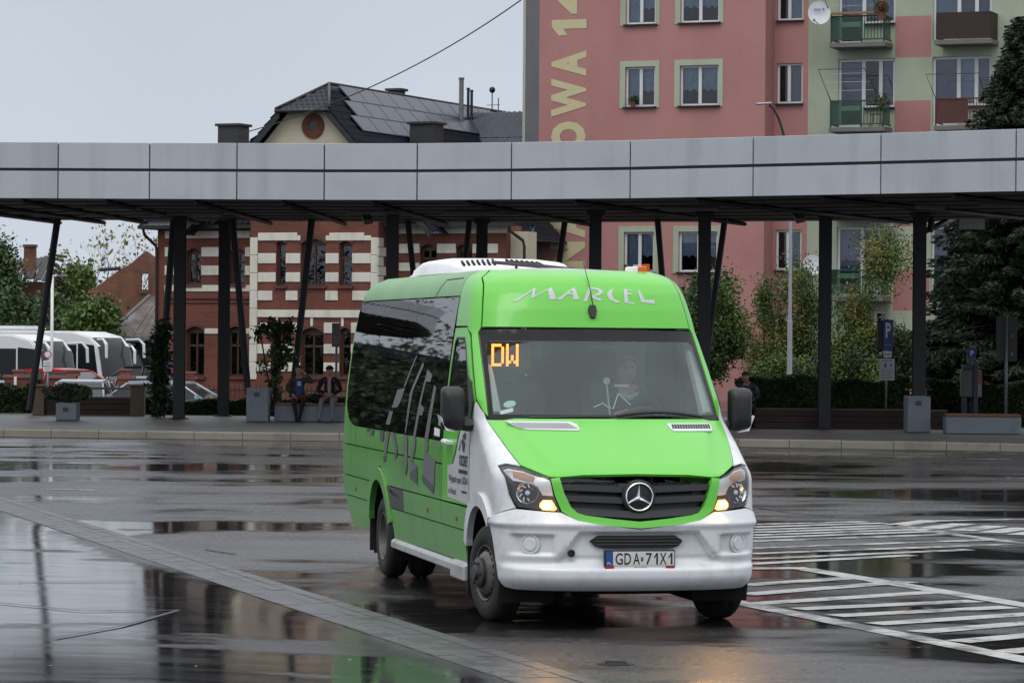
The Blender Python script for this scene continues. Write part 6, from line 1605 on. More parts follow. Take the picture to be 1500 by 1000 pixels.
def gable_quads():
    x_h0, x_h1, z_h0, z_h1 = hole[0].x, hole[1].x, hole[2].z, hole[0].z
    P2 = [(p.x, p.z) for p in prof[1:-1]]
    xs = sorted(set([prof[0].x, x_h0, x_h1, prof[-1].x] + [p[0] for p in P2])); tx = [p[0] for p in P2]; tz = [p[1] for p in P2]
    mb = MB()
    for x0, x1 in zip(xs[:-1], xs[1:]):
        za, zc = np.interp(x0, tx, tz), np.interp(x1, tx, tz)
        segs = [(0, 0, za, zc)]
        if x_h0 - 1e-4 <= x0 and x1 <= x_h1 + 1e-4: segs = [(0, 0, z_h0, z_h0), (z_h1, z_h1, za, zc)]
        for (l0, l1, t0, t1) in segs:
            v = [(x0, 0, l0), (x1, 0, l1), (x1, 0, t1), (x0, 0, t0)]; w = [(x, .38, z) for x, _, z in v]
            mb.add(v + w, [(0, 1, 2, 3), (4, 7, 6, 5), (3, 2, 6, 7), (0, 4, 5, 1), (0, 3, 7, 4), (1, 5, 6, 2)])
    return mb
bm.free(); gable_quads().build("wall", M_OLDBRICK, bg)
b = MB(); b.bx(hole[0].x-.1, hole[1].x+.1, -.06, .38, hole[2].z-.2, hole[2].z); b.build("window_sill", M_OLDBRICK, bg)
b = MB(); p0, p1 = G(146, 395), G(176, 393); b.tube([p0, p1], .10, 6); b.build("beam_end", M_OLDTILE, bg)
sh = empty("shed", tp(200, 146, LZ), 0, "low shed with a steep weathered plank roof below the brick gable", "shed"); o = sh.location
M_PLANK = mat("weathered_plank", (.070, .052, .048), rough=.6, var=.4, vscale=1.5, island=.5, dirt=(.17, .165, .165), dscale=.8, dlo=.5, dhi=.7)
e0, e1, r0, r1 = loc(160, 492, 146, o), loc(240, 500, 146, o), loc(222, 436, 149, o), loc(248, 436, 149, o)
for i in range(14):
    t0, t1 = i/14, (i+1)/14 - .004
    p = [e0 + (e1-e0)*t0, e0 + (e1-e0)*t1, r0 + (r1-r0)*t1 + Vector((0, 0, 0)), r0 + (r1-r0)*t0]
    up = Vector((0, -.03, .05 + rnd.uniform(0, .03))); b = MB(); b.add(p + [q + up for q in p], [(0, 3, 2, 1), (4, 5, 6, 7), (0, 1, 5, 4), (1, 2, 6, 5), (2, 3, 7, 6), (3, 0, 4, 7)]); b.build("plank", M_PLANK, sh)
b = MB(); b.tube([e0 + Vector((-.15, -.05, 0)), r0 + Vector((-.1, 0, .1))], .09, 6); b.bx(e0.x, e1.x, -.1, 0, e0.z-.25, e0.z-.02); b.build("verge_board", mat("grey_board", (.12, .12, .125), rough=.7), sh)
b = MB(); b.bx(e0.x+.3, e1.x, .3, 3, 0, e0.z-.05); b.build("wall", mat("shed_wall", (.02, .018, .017), rough=.8), sh)

# ------------------------------------------------------------------ coaches and cars
M_COACH = mat("coach_white", (.72, .73, .74), rough=.3, var=.03, coat=.3)
M_CGLASS = mat("coach_glass", (.010, .014, .015), rough=.12, var=.2, spec=.3)
M_CAR = {}
def wheel_simple(parent, x, y, r, w, sg):
    M = Matrix.Translation((x, y, r)) @ Matrix.Rotation(R(90 if sg < 0 else -90), 4, 'X')
    b = MB(); b.lathe([(r*.6, w/2), (r*.95, w/2), (r, w/2-.03), (r, -w/2+.03), (r*.9, -w/2)], 20, M); t = b.build("wheel", M_RUBBER, parent)
    b = MB(); b.lathe([(r*.62, w/2-.01), (r*.5, w/2-.04), (0, w/2-.03)], 16, M); b.build("rim", M_RIM, t)
def coach(px, Y, ang, label, z=LZ, txt=None, L=12.0, H=3.58):
    c = tp(px, Y, z); root = empty("coach", c, -R(ang), label, "coach", "white coaches parked in the yard on the left"); W = 2.5
    prof = [(0.0, .35), (.10, 1.1), (0.0, 1.15), (-.30, 2.9), (-.75, 3.35), (-1.6, 3.55), (-3, H), (-L+.3, H-.02), (-L, H-.35), (-L, .35)]
    b = MB(); b.prism(prof, W, Matrix(((1, 0, 0, 0), (0, 0, 1, -W/2), (0, 1, 0, 0), (0, 0, 0, 1)))); body = b.build("body", M_COACH, root, bevel=.13, bseg=3)
    g = [(.045, 1.16), (-.245, 2.86), (-.66, 3.30)]; b = MB(); ys = np.linspace(-W/2+.05, W/2-.05, 7); vs = [(x + .02 - .07*(abs(y)/1.2)**3, y, zz) for x, zz in g for y in ys]
    b.add(vs, [(i*7+j, i*7+j+1, (i+1)*7+j+1, (i+1)*7+j) for i in range(2) for j in range(6)], 0, True); b.build("windscreen", M_CGLASS, root)
    for sg in (-1, 1):
        y = sg*(W/2 + .012)
        b = MB(); pl = [(-.24, 1.50), (-.48, 2.98), (-1.3, 3.05), (-1.3, 1.75)]; b.add([(x, y, zz) for x, zz in pl], [(0, 1, 2, 3)]); b.build("side_window", M_CGLASS, root)
        for k in range(6):
            x0 = -1.38 - k*1.7; b = MB(); b.bx(x0-1.62, x0, y-.01, y+.002, 1.75 + (0 if k else .0), 3.0); b.build("side_window", M_CGLASS, root)
        for wx in (-2.7, -8.6): wheel_simple(root, wx, sg*(W/2-.16), .5, .3, sg)
        # drooping mirror arms
        b = MB(); yy = sg*(W/2 + .05); b.tube([(-.45, sg*(W/2-.2), 3.22), (.05, yy+sg*.06, 3.24), (.26, yy+sg*.12, 3.02), (.28, yy+sg*.13, 2.45)], [.03, .045, .07, .06], 8); b.build("mirror", M_COACH, root)
        b = MB(); b.bx(-.02, .07, sg*.95-.22, sg*.95+.22, .72, .95); b.build("headlight", M_CHROME, root, bevel=.03)
    b = MB(); b.bx(-6.4, -4.4, -.85, .85, H-.01, H+.20); b.build("roof_air_conditioner", M_COACH, root, bevel=.08, bseg=2)
    b = MB(); b.bx(.05, .115, -1.0, 1.0, .45, .68); b.build("bumper_grille", M_PLASTIC, root)
    if txt:
        text_obj("lettering", txt, basis((-6.5, -W/2-.02, 1.25), (1, 0, 0), (0, 0, 1)), 6.5, .62, mat("coach_blue", (.02, .045, .22), rough=.4), root, bold=.03)
    return root
coach(92, 128, 24, "white coach with blue lettering on its side, at the left edge behind the brick pillars", txt="TRANS", z=-1.45)
coach(176, 137, 27, "white coach with a tall domed roof, in the middle of the parked row", z=-1.30)
coach(219, 146, 31, "white coach partly hidden by the ivy column, last of the parked row", z=-1.62)
def car(px, Y, ang, color, label, z=-.65, L=4.1, W=1.72, H=1.46, cat="car", hatch=True):
    M_AUTO = mat("car_glass", (.012, .016, .017), rough=.06, var=.3, vscale=2, spec=.4); m = mat("car_paint_%d" % len(M_CAR), color, rough=.25, var=.03, coat=.5); M_CAR[px] = m
    root = empty("parked_car", tp(px, Y, z), -R(ang), label, cat, "cars parked behind the planters on the left")
    lo = [(L/2-.02, .30), (L/2, .55), (L/2-.12, .72), (L/2-.95, .90), (L/2-1.05, .93), (-L/2+.12, .95), (-L/2, .80), (-L/2+.02, .30)]
    b = MB(); b.prism(lo, W, Matrix(((1, 0, 0, 0), (0, 0, 1, -W/2), (0, 1, 0, 0), (0, 0, 0, 1)))); b.build("body", m, root, bevel=.08, bseg=3)
    x0, x1, x2, x3 = L/2-1.0, L/2-1.75, -L/2+.75, -L/2+.14; w0, w1 = W/2-.04, W/2-.20
    v = lambda x, y, zz: Vector((x, y, zz))
    b = MB(); rv = [v(x1, -w1, H-.05), v(x1, w1, H-.05), v(x2, w1, H-.03), v(x2, -w1, H-.03), v((x1+x2)/2, -w1, H), v((x1+x2)/2, w1, H)]
    b.add(rv + [q - Vector((0, 0, .11)) for q in rv], [(0, 1, 5, 4), (4, 5, 2, 3), (6, 10, 11, 7), (10, 9, 8, 11), (0, 6, 7, 1), (3, 2, 8, 9), (0, 4, 10, 6), (4, 3, 9, 10), (1, 7, 11, 5), (5, 11, 8, 2)], 0, False); rf = b.build("roof", m, root, bevel=.02, bseg=2)
    for sg in (-1, 1):
        for (xb, zb_, xt, zt) in ((x0, .92, x1, H-.10), (x3, .94, x2, H-.09), ((x1+x2)/2-.05, .93, (x1+x2)/2-.05, H-.03)): b = MB(); b.tube([(xb, sg*w0, zb_), (xt, sg*w1, zt)], .032, 6); b.build("window_pillar", m, root)
    b = MB(); b.quad(v(x0-.02, -w0, .93), v(x0-.02, w0, .93), v(x1, w1, H-.10), v(x1, -w1, H-.10)); b.build("windscreen", M_AUTO, root)
    b = MB(); b.quad(v(x3+.02, -w0, .94), v(x2, -w1, H-.09), v(x2, w1, H-.09), v(x3+.02, w0, .94)); b.build("rear_window", M_AUTO, root)
    for sg in (-1, 1):
        for xa, xb in (((x1+x2)/2-.02, x0), (x3, (x1+x2)/2-.08)):
            ta = x1 if xb == x0 else (x1+x2)/2-.08; tb = (x1+x2)/2-.02 if xb == x0 else x2
            b = MB(); b.quad(v(xa, sg*(w0-.005), .93), v(xb, sg*(w0-.005), .93), v(ta, sg*(w1-.005), H-.10), v(tb, sg*(w1-.005), H-.10)); b.build("side_window", M_AUTO, root)
        for wx in (L/2-.85, -L/2+.80): wheel_simple(root, wx, sg*(W/2-.09), .31, .2, sg)
        b = MB(); b.box((x0-.15, sg*(W/2+.09), 1.0), (.12, .20, .14)); b.build("mirror", m, root, bevel=.03, bseg=2)
        b = MB(); b.box((L/2-.16, sg*(W/2-.28), .66), (.22, .36, .14)); b.build("headlight", M_CHROME, root, bevel=.03)
        b = MB(); b.box((-L/2+.04, sg*(W/2-.14), .84), (.12, .20, .24)); b.build("tail_light", mat("tail_red", (.5, .01, .012), rough=.25), root, bevel=.02)
    b = MB(); b.bx(x3+.2, x0-.3, -w0+.1, w0-.1, .5, .95); b.build("seats", M_DASH, root)
    return root
car(120, 92, 92, (.26, .29, .31), "silver car facing the platform, behind the rail between the tan posts", z=-.62)
car(106, 101, 24, (.55, .015, .03), "red hatchback between the brick pillars, behind the silver car", z=-.40)
car(209, 106, 60, (.10, .11, .12), "dark grey car beside the ivy column, in front of the last coach", z=-.70)
car(262, 92, 14, (.36, .43, .50), "pale blue car behind the thick column and the low hedge", z=-.62)
car(243, 112, 20, (.02, .02, .022), "black car with a glimpse of roof beside the striped house", z=-.40)

# brick pillars of the yard wall and its iron fence
M_PCAP = mat("pillar_cap", (.22, .09, .07), rough=.7)
def pillar(px0, px1, y0, y1, tx0, tx1, ty0, label, Y=97):
    a, c = at(px0, y0, Y), at(px1, y1, Y); root = empty("brick_pillar", ((a.x+c.x)/2, Y, -.7), 0, label, "pillar", "brick pillars of the yard wall"); w = c.x - a.x
    b = MB(); b.bx(-w/2, w/2, -w*.3, w*.3, 0, a.z+.62); b.build("shaft", M_BRICK, root)
    b = MB(); b.bx(-w/2-.05, w/2+.05, -w*.35, w*.35, a.z+.62, a.z+.70); t0, t1 = at(tx0, ty0, Y), at(tx1, ty0, Y); ox = (a.x+c.x)/2
    b.bx(t0.x-ox, t1.x-ox, -.15, .15, a.z+.70, t0.z+.66); b.bx(t0.x-ox-.04, t1.x-ox+.04, -.19, .19, t0.z+.66, t0.z+.72); b.build("cap", M_PCAP, root)
    return root
pl0 = pillar(8, 41, 549, 600, 21, 36, 542, "brick pillar with a small white number plate, leftmost of the yard wall")
q = at(26, 556, 97); b = MB(); b.bx(-.03, .05, -.37, -.34, q.z+.55, q.z+.80); b.build("number_plate", M_WHITEPRINT, pl0)
pillar(73, 110, 550, 600, 99, 117, 542, "broad brick pillar in front of the red car")
pillar(174, 196, 551, 600, 177, 192, 541, "narrow brick pillar left of the ivy column")
pillar(270, 287, 551, 600, 273, 285, 545, "brick pillar beside the pale blue car")
pillar(-30, -3, 548, 600, -25, -8, 541, "brick pillar cut by the left edge of the photo")
fe = empty("iron_fence", tp(330, 98, -.6), 0, "low black iron fence in front of the striped house", "fence"); o = fe.location
f0, f1 = loc(288, 566, 98, o), loc(560, 568, 98, o); b = MB()
for zz in (.25, f0.z-.12): b.bx(f0.x, f1.x, -.02, .02, zz, zz+.04)
b.build("rail", M_STEEL, fe); n = int((f1.x-f0.x)/.13)
for i in range(n+1):
    x = f0.x + .13*i; b = MB(); b.bx(x-.012, x+.012, -.012, .012, 0, f0.z); b.add([(x-.02, 0, f0.z), (x, -.02, f0.z), (x+.02, 0, f0.z), (x, .02, f0.z), (x, 0, f0.z+.09)], [(0, 1, 4), (1, 2, 4), (2, 3, 4), (3, 0, 4)]); b.build("picket", M_STEEL, fe)
wf = empty("white_fence", tp(90, 118, -.9), 0, "white picket fence in front of the parked coaches", "fence"); o = wf.location; M_WF = mat("fence_white", (.60, .61, .62), rough=.5)
f0, f1 = loc(62, 551, 118, o), loc(232, 553, 118, o); b = MB()
for zz in (.2, f0.z-.2): b.bx(f0.x, f1.x, -.02, .02, zz, zz+.06)
b.build("rail", M_WF, wf)
x = f0.x
while x < f1.x: b = MB(); b.bx(x-.03, x+.03, -.03, -.01, .05, f0.z); b.build("picket", M_WF, wf); x += .14

# ------------------------------------------------------------------ furniture of the platform
M_BOX = mat("grey_concrete_box", (.24, .28, .31), rough=.65, var=.12, vscale=2, bump=.15, dirt=(.17, .19, .205), dscale=2.5)
M_WOOD = mat("bench_wood", (.22, .085, .035), rough=.5, var=.3, vscale=5)
def base_Y(py, px=750, z=PH): return (CAM_H - z)*FPX/unroll(px, py)[1]
def box_base(px0, px1, py0, py1, label, Y=None, depth=.6, name="column_plinth", cat="plinth"):
    Y = Y or base_Y(py1, (px0+px1)/2); a, c = at(px0, py0, Y), at(px1, py1, Y); w = c.x - a.x
    root = empty(name, ((a.x+c.x)/2, Y, PH), 0, label, cat); h = a.z - PH
    b = MB(); b.bx(-w/2, w/2, 0, depth, 0, h); b.build("block", M_BOX, root, bevel=.012)
    b = MB(); b.bx(-w*.16, w*.10, -.012, .0, h-.20, h-.10); b.build("name_plate", mat("plate_grey", (.07, .07, .075), rough=.5), root)
    return root
box_base(361, 393, 568, 617, "tall grey concrete plinth left of the seated people, holding a slanting strut")
box_base(1330, 1363, 580, 633, "tall grey concrete plinth at the foot of the right column, by the bench", Y=69.4, depth=.75)
gp = box_base(82, 112, 590, 615, "low grey planter box with a tuft of grass in front of the rail", name="planter_box", cat="planter")
leaf_blob("grass_tuft", (0, .25, .62), .42, 700, .10, mat("dull_grass", (.05, .06, .03), rough=.8, island=.4), gp, 3, sc=(1.3, .6, .45))
def bench(px0, px1, py0, py1, label):
    Y = base_Y(py1, (px0+px1)/2); a, c = at(px0, py0, Y), at(px1, py1, Y); w = c.x - a.x; h = a.z - PH
    root = empty("bench", ((a.x+c.x)/2, Y, PH), 0, label, "bench")
    b = MB(); b.bx(-w/2, w/2, 0, .5, 0, h-.06); b.build("block", M_BOX, root, bevel=.01)
    for i in range(4): q = MB(); q.bx(-w/2+.01, w/2-.01, -.02+.13*i, -.02+.13*i+.115, h-.055, h); q.build("slat", M_WOOD, root, bevel=.006)
    return root, Y, h
bn, BY, BH = bench(402, 512, 590, 617, "grey concrete bench with a wooden seat and two people sitting on it")
bench(1386, 1496, 606, 635, "grey concrete bench with a wooden seat in front of the ticket machine")
# brown plank planters behind the platform
M_PLK = mat("brown_plank", (.042, .016, .013), rough=.6, var=.3, vscale=2)
M_TAN = mat("tan_concrete", (.16, .125, .085), rough=.8, var=.2, vscale=2, dirt=(.09, .075, .055), dscale=2)
def plank_wall(px0, px1, py0, py1, label, Y=None, posts=(), rail=None):
    Y = Y or base_Y(py1, (px0+px1)/2); a, c = at(px0, py0, Y), at(px1, py1, Y); root = empty("plank_planter", (a.x, Y, PH), 0, label, "planter"); w = c.x - a.x; h = a.z - PH
    for i in range(3): b = MB(); b.bx(0, w, -.02-.004*i, .05, h*i/3, h*(i+1)/3-.012); b.build("plank", M_PLK, root)
    b = MB(); b.bx(.01, w-.01, .051, .09, 0, h); b.build("backing", M_DARK, root)
    b = MB(); b.bx(-.02, w+.02, -.05, .10, h-.01, h+.03); b.build("top_board", mat("grey_top", (.10, .095, .085), rough=.7), root)
    for p0, p1, pt in posts:
        q0, q1 = at(p0, pt, Y), at(p1, pt, Y); b = MB(); b.bx(q0.x-a.x, q1.x-a.x, -.12, .20, 0, q0.z-PH); b.bx(q0.x-a.x-.03, q1.x-a.x+.03, -.15, .23, q0.z-PH, q0.z-PH+.05); b.build("post", M_TAN, root, bevel=.01)
    if rail: q = at(px0, rail, Y); b = MB(); b.bx(0, w, -.03, .03, q.z-PH-.03, q.z-PH+.03); b.build("rail", M_LAMP, root)
    return root, Y
plank_wall(66, 192, 582, 608, "dark brown plank planter with a metal rail between two tan posts", posts=((48, 66, 566), (192, 212, 566)), rail=568)
pr_, PY = plank_wall(1106, 1330, 599, 627, "long dark brown plank planter under the clipped hedge")
plank_wall(1364, 1386, 602, 629, "short dark brown plank planter between the plinth and the bench", Y=PY)

def hedge(px0, px1, py0, py1, Y, n, label, mats, seed, depth=1.2, size=.05, bumps=.08, cat="hedge"):
    a, c = at(px0, py0, Y), at(px1, py1, Y); z0 = PH if Y < 84 else 0.0; w = c.x-a.x; h = a.z - z0; root = empty("clipped_hedge", ((a.x+c.x)/2, Y+depth/2, z0), 0, label, cat)
    r = np.random.default_rng(seed); core = MB(); core.bx(-w/2+.10, w/2-.10, -depth/2+.12, depth/2-.1, 0, h-.12); core.build("stems", M_BARK, root)
    P = np.stack([r.uniform(-w/2, w/2, n), r.uniform(-depth/2, depth/2, n), r.uniform(0.0, 1, n)*h], 1)
    face = r.random(n); P[face < .5, 1] = -depth/2 + np.abs(r.normal(0, .05, (face < .5).sum())); m = (face > .5) & (face < .88); P[m, 2] = h - np.abs(r.normal(0, .05, m.sum()))
    wob = bumps*(np.sin(P[:, 0]*2.1 + seed) + np.sin(P[:, 0]*5.3 + P[:, 2]*4)); P[:, 1] += wob*.5; P[:, 2] += np.where(P[:, 2] > h*.8, wob*.6, 0)
    A = r.normal(size=(n, 3)); A /= np.linalg.norm(A, axis=1, keepdims=True); Q = np.cross(A, r.normal(size=(n, 3))); Q /= np.linalg.norm(Q, axis=1, keepdims=True); s = size*(.6+.9*r.random(n))[:, None]
    V = np.stack([P - A*s, P + Q*s*.6, P + A*s, P - Q*s*.6], 1).reshape(-1, 3)
    o = mesh_np("foliage", V, np.arange(4*n).reshape(-1, 4), mats, root)
    if len(mats) > 1: o.data.polygons.foreach_set('material_index', ((np.sin(P[:, 0]*1.7+seed)+np.sin(P[:, 0]*4.1+P[:, 2]*3)+r.normal(size=n)*.5) > 1.05).astype(np.int32))
    return root
hedge(1085, 1332, 556, 600, PY+.6, 42000, "long dark clipped hedge behind the brown planter, right of the minibus", [M_L_HEDGE, M_L_MID], 3, 1.6)
hedge(1360, 1560, 560, 602, PY+2.5, 26000, "dark clipped hedge behind the ticket machine and right bench", [M_L_HEDGE], 4, 1.6)
hedge(212, 398, 585, 610, 79.5, 15000, "low dark hedge running behind the left columns", [M_L_HEDGE, M_L_DARK], 5, .8)
hedge(-40, 50, 566, 607, 80, 14000, "rough dark shrubbery at the left edge beside the tan post", [M_L_HEDGE, M_L_DARK], 6, 1.2, bumps=.22)
hedge(398, 520, 583, 600, 79.0, 8000, "low green hedge behind the bench with seated people", [M_L_DARK, M_L_MID], 7, .6)

# right-hand trees
def rtree(px, Y, H, crown_px, n, size, mats, label, seed, name, **k):
    c = tp(px, Y, 0); cr = []
    for x0, x1, y0, y1 in crown_px:
        a, b_ = at(x0, y0, Y), at(x1, y1, Y); cr.append(((a.x+b_.x)/2 - c.x, 0, (a.z+b_.z)/2, (b_.x-a.x)/2, min(1.4, (b_.x-a.x)/2*.9), (a.z-b_.z)/2))
    return tree(name, c, H, cr, n, size, mats, label, seed, **k)
rtree(1045, 90, 3.6, ((1000, 1088, 402, 470), (995, 1080, 440, 555), (1040, 1092, 455, 520)), 34000, .046, [M_L_MID, M_L_DARK, M_L_LIGHT], "rounded dark green tree between the minibus and the yellowing tree", 31, "leafy_tree", spread=.34, trunk=.10)
rtree(1165, 93, 3.0, ((1095, 1210, 408, 470), (1090, 1160, 440, 540), (1130, 1200, 380, 440), (1110, 1210, 470, 520)), 30000, .038, [M_L_YEL, M_L_MID, M_L_LIGHT], "yellowing weeping tree behind the silver lamp post", 32, "weeping_tree", droop=.8, density=20, spread=.36, trunk=.09)
rtree(1262, 91, 4.6, ((1215, 1330, 340, 400), (1210, 1280, 395, 480), (1215, 1300, 450, 550), (1285, 1345, 325, 390)), 27000, .040, [M_L_YEL, M_L_LIGHT, M_L_MID], "yellow green tree with bare dark branches left of the plinth column", 33, "autumn_tree", droop=.8, density=18, spread=.36, trunk=.13, depth=4)
rtree(1318, 90, 1.6, ((1285, 1335, 490, 560),), 12000, .042, [M_L_DARK, M_L_HEDGE], "small dark bush behind the parking sign", 34, "garden_bush", spread=.3, trunk=.05, depth=1)
rtree(1240, 88, 1.2, ((1200, 1290, 525, 565), (1110, 1200, 530, 565)), 16000, .042, [M_L_MID, M_L_LIGHT, M_L_DARK], "loose green shrubs showing over the long hedge", 35, "garden_bush", spread=.3, trunk=.05, depth=1)
def spruce(px, Y, top_py, base_z, rad, label, seed):
    root = empty("spruce_tree", tp(px, Y, base_z), 0, label, "tree"); H = zpx(top_py, Y, px) - base_z; r = np.random.default_rng(seed)
    b = MB(); b.tube([(0, 0, 0), (0, 0, H*.5), (0, 0, H)], [.22, .13, .02], 8); b.build("trunk", M_BARK, root)
    br = MB(); Ps, As, Ss = [], [], []
    z = .5
    while z < H - .1:
        t = 1 - z/H; L = rad*(t**.68)*(.85 + .3*r.random()) + .12
        nb = int(10 + 7*t)
        for k in range(nb):
            a = 2*math.pi*(k/nb + r.random()*.12) + z*2.3; l = L*(.75 + .4*r.random()); d = np.array([math.cos(a), math.sin(a), 0])
            pts = [np.array([0, 0, z]) + d*l*s + np.array([0, 0, -.30*l*s + .16*l*s*s]) for s in (0, .35, .7, 1)]
            br.tube([Vector(p) for p in pts], [.03*t+.01, .02*t+.008, .012, .004], 4, caps=False)
            m = int(34 + 80*l)
            s = r.random(m)**.7; base = np.array([0, 0, z]) + d*(l*s)[:, None] + np.stack([0*s, 0*s, -.30*l*s + .16*l*s*s], 1)
            side = np.array([-d[1], d[0], 0]); w = (r.random(m)*2-1)*.62*(1.08 - s)*min(1, l)
            P = base + side*w[:, None] + np.stack([0*s, 0*s, -np.abs(w)*.35 - .22*r.random(m)], 1)
            A = d*(.7) + side*np.sign(w)[:, None]*.6 + r.normal(size=(m, 3))*.28; A[:, 2] -= .25
            Ps.append(P); As.append(A); Ss.append(np.full(m, .085 + .03*t))
        z += .17 + .05*r.random()
    br.build("branches", M_BARK, root)["kind"] = "stuff"
    P = np.concatenate(Ps); A = np.concatenate(As); s = np.concatenate(Ss)[:, None]*(.6 + .8*r.random(len(P)))[:, None]
    A /= np.linalg.norm(A, axis=1, keepdims=True); Q = np.cross(A, r.normal(size=(len(P), 3))); Q /= np.linalg.norm(Q, axis=1, keepdims=True)
    V = np.stack([P - A*s, P + Q*s*.28, P + A*s, P - Q*s*.28], 1).reshape(-1, 3); mesh_np("crown", V, np.arange(4*len(P)).reshape(-1, 4), M_L_SPR, root)
spruce(1500, 92, 8, 0, 3.5, "tall dark spruce at the right edge in front of the block of flats", 41)
spruce(1418, 97, 360, 0, 1.5, "shorter dark spruce beside the ticket machine", 42)

# climbing plants on the struts and a trained vine
def climber(px0, px1, py0, py1, Y, n, label, seed, name="climbing_plant", mats=None, pts=None, spread=.16):
    c = tp((px0+px1)/2, Y, PH); root = empty(name, c, 0, label, "climbing plant"); r = np.random.default_rng(seed)
    top = at((px0+px1)/2, py0, Y).z - PH
    if pts is None: pts = [(r.normal(0, (px1-px0)/4/FPX*Y), r.normal(0, .08), z) for z in np.linspace(.1, top, 40)]
    else: pts = [(at(x, y, Y).x - c.x, r.normal(0, .06), at(x, y, Y).z - PH) for x, y in pts]
    b = MB(); b.tube([(0, 0, 0)] + [tuple(pts[i]) for i in range(0, len(pts), max(1, len(pts)//8))], .02, 5, caps=False); b.build("stem", M_BARK, root)
    leaf_cloud("leaves", pts, spread, n, .055, mats or [M_L_IVY], root, seed); return root
climber(226, 246, 478, 596, 77.0, 3600, "dense ivy column climbing the slanting strut beside the thick column", 51)
vp = [(380+i*4, 478-abs(i-5)*-.3+3*math.sin(i)) for i in range(13)] + [(404+3*math.sin(i*1.3), 474+i*5) for i in range(24)] + [(418+5*math.sin(i), 480+i*5) for i in range(12)] + [(378, 486), (376, 495), (381, 540), (386, 534), (424, 500), (426, 520)]
climber(400, 408, 474, 600, 76.5, 1700, "airy trained vine arching over a thin support left of the seated boy", 52, "garden_vine", [M_L_IVY, M_L_MID], vp, .13)

# ------------------------------------------------------------------ lamps and signs
lp = empty("street_lamp", tp(1157, 86, 0), 0, "silver street lamp with a curved dark arm rising above the canopy", "street lamp"); o = lp.location
b = MB(); z1 = loc(1157, 470, 86, o).z; b.tube([(0, 0, 0), (0, 0, z1), (0, 0, z1+.01), (0, 0, loc(1157, 215, 86, o).z)], [.075, .07, .05, .04], 12); b.build("pole", mat("galvanised", (.34, .36, .39), rough=.45, metal=.3, var=.1), lp)
pts = [loc(x, y, 86, o) for x, y in ((1157, 218), (1150, 205), (1146, 190), (1141, 174), (1134, 160), (1127, 154))]; b = MB(); b.tube(pts, .035, 8); b.build("arm", M_STEEL, lp)
q = loc(1119, 152, 86, o); b = MB(); b.box(q, (.42, .16, .06), 0, 0, Matrix.Rotation(R(-4), 3, 'Y')); b.build("lamp_head", MATS["galvanised"], lp, bevel=.02)
ll = empty("lamp_post", tp(76, 104, -.7), 0, "slim white lamp post with a short arm behind the slanting strut on the left", "lamp post"); o = ll.location
b = MB(); t = loc(76, 404, 104, o).z; b.tube([(0, 0, 0), (0, 0, t)], .05, 8); b.tube([(0, 0, t), (.45, 0, t+.02)], .035, 6); b.build("pole", M_WHITEPRINT, ll); b = MB(); b.bx(.15, .5, -.07, .07, t-.02, t+.04); b.build("lamp_head", M_LAMP, ll)
def disc(parent, name, c, r, m, y=0.0, n=28):
    b = MB(); b.lathe([(0, .0), (r, .0), (r, .02), (0, .02)], n, Matrix.Translation((c[0], c[1]+y, c[2])) @ Matrix.Rotation(R(90), 4, 'X')); return b.build(name, m, parent)
M_SRED = mat("sign_red", (.40, .02, .025), rough=.4); M_SBLUE = mat("sign_blue", (.012, .055, .24), rough=.4); M_SGREY = mat("sign_back_grey", (.10, .10, .11), rough=.5); M_POLE = mat("pole_grey", (.20, .21, .22), rough=.45, metal=.3)
ns = empty("road_sign", tp(70, 95, -.65), 0, "round white sign with a red rim above two white plates, left near the coaches", "road sign"); o = ns.location
q = loc(70, 519, 95, o); b = MB(); b.tube([(0, .04, 0), (0, .04, q.z+.12)], .03, 8); b.build("pole", M_POLE, ns); f_ = disc(ns, "sign_face", q, .115, M_SRED); disc(f_, "white_centre", (q.x, q.y-.004, q.z), .088, M_WHITEPRINT)
for y0, y1 in ((528, 535.5), (537, 543.5)):
    z1, z0 = loc(70, y0, 95, o).z, loc(70, y1, 95, o).z; b = MB(); b.bx(-.125, .125, -.01, .01, z0, z1); pl_ = b.build("sign_plate", M_WHITEPRINT, ns)
    b = MB()
    for k in range(2): b.bx(-.09, .09, -.014, -.0105, z0+.04+k*.05, z0+.06+k*.05)
    b.build("plate_text", mat("grey_text", (.25, .25, .26)), pl_)
st_ = empty("road_sign", tp(248, 92, -.6), 0, "round blue sign with a red cross, half hidden by the ivy column", "road sign"); o = st_.location
q = loc(248, 536, 92, o); b = MB(); b.tube([(0, .04, 0), (0, .04, q.z+.2)], .03, 8); b.build("pole", M_POLE, st_); f_ = disc(st_, "sign_face", q, .26, M_SRED); disc(f_, "blue_centre", (q.x, q.y-.004, q.z), .20, M_SBLUE)
b = MB(); 
for k in (45, -45): b.box((q.x, q.y-.028, q.z), (.40, .008, .05), 0, 0, Matrix.Rotation(R(k), 3, 'Y'))
b.build("red_cross", M_SRED, f_)
bs = empty("bus_stop_sign", tp(493, 76.5, PH), 0, "grey rectangular bus stop sign on a thin pole behind the seated girl", "sign"); o = bs.location
b = MB(); t = loc(493, 473, 76.5, o).z; b.tube([(0, 0, 0), (0, 0, t)], .03, 8); b.build("pole", M_POLE, bs); b = MB(); b.bx(-.11, .08, -.05, -.01, t-.57, t); b.build("sign_face", mat("sign_mid_grey", (.075, .08, .085), rough=.4), bs, bevel=.006); b = MB(); b.bx(-.075, .045, -.056, -.05, t-.50, t-.30); b.build("timetable", mat("sign_dim_panel", (.16, .165, .17)), bs)
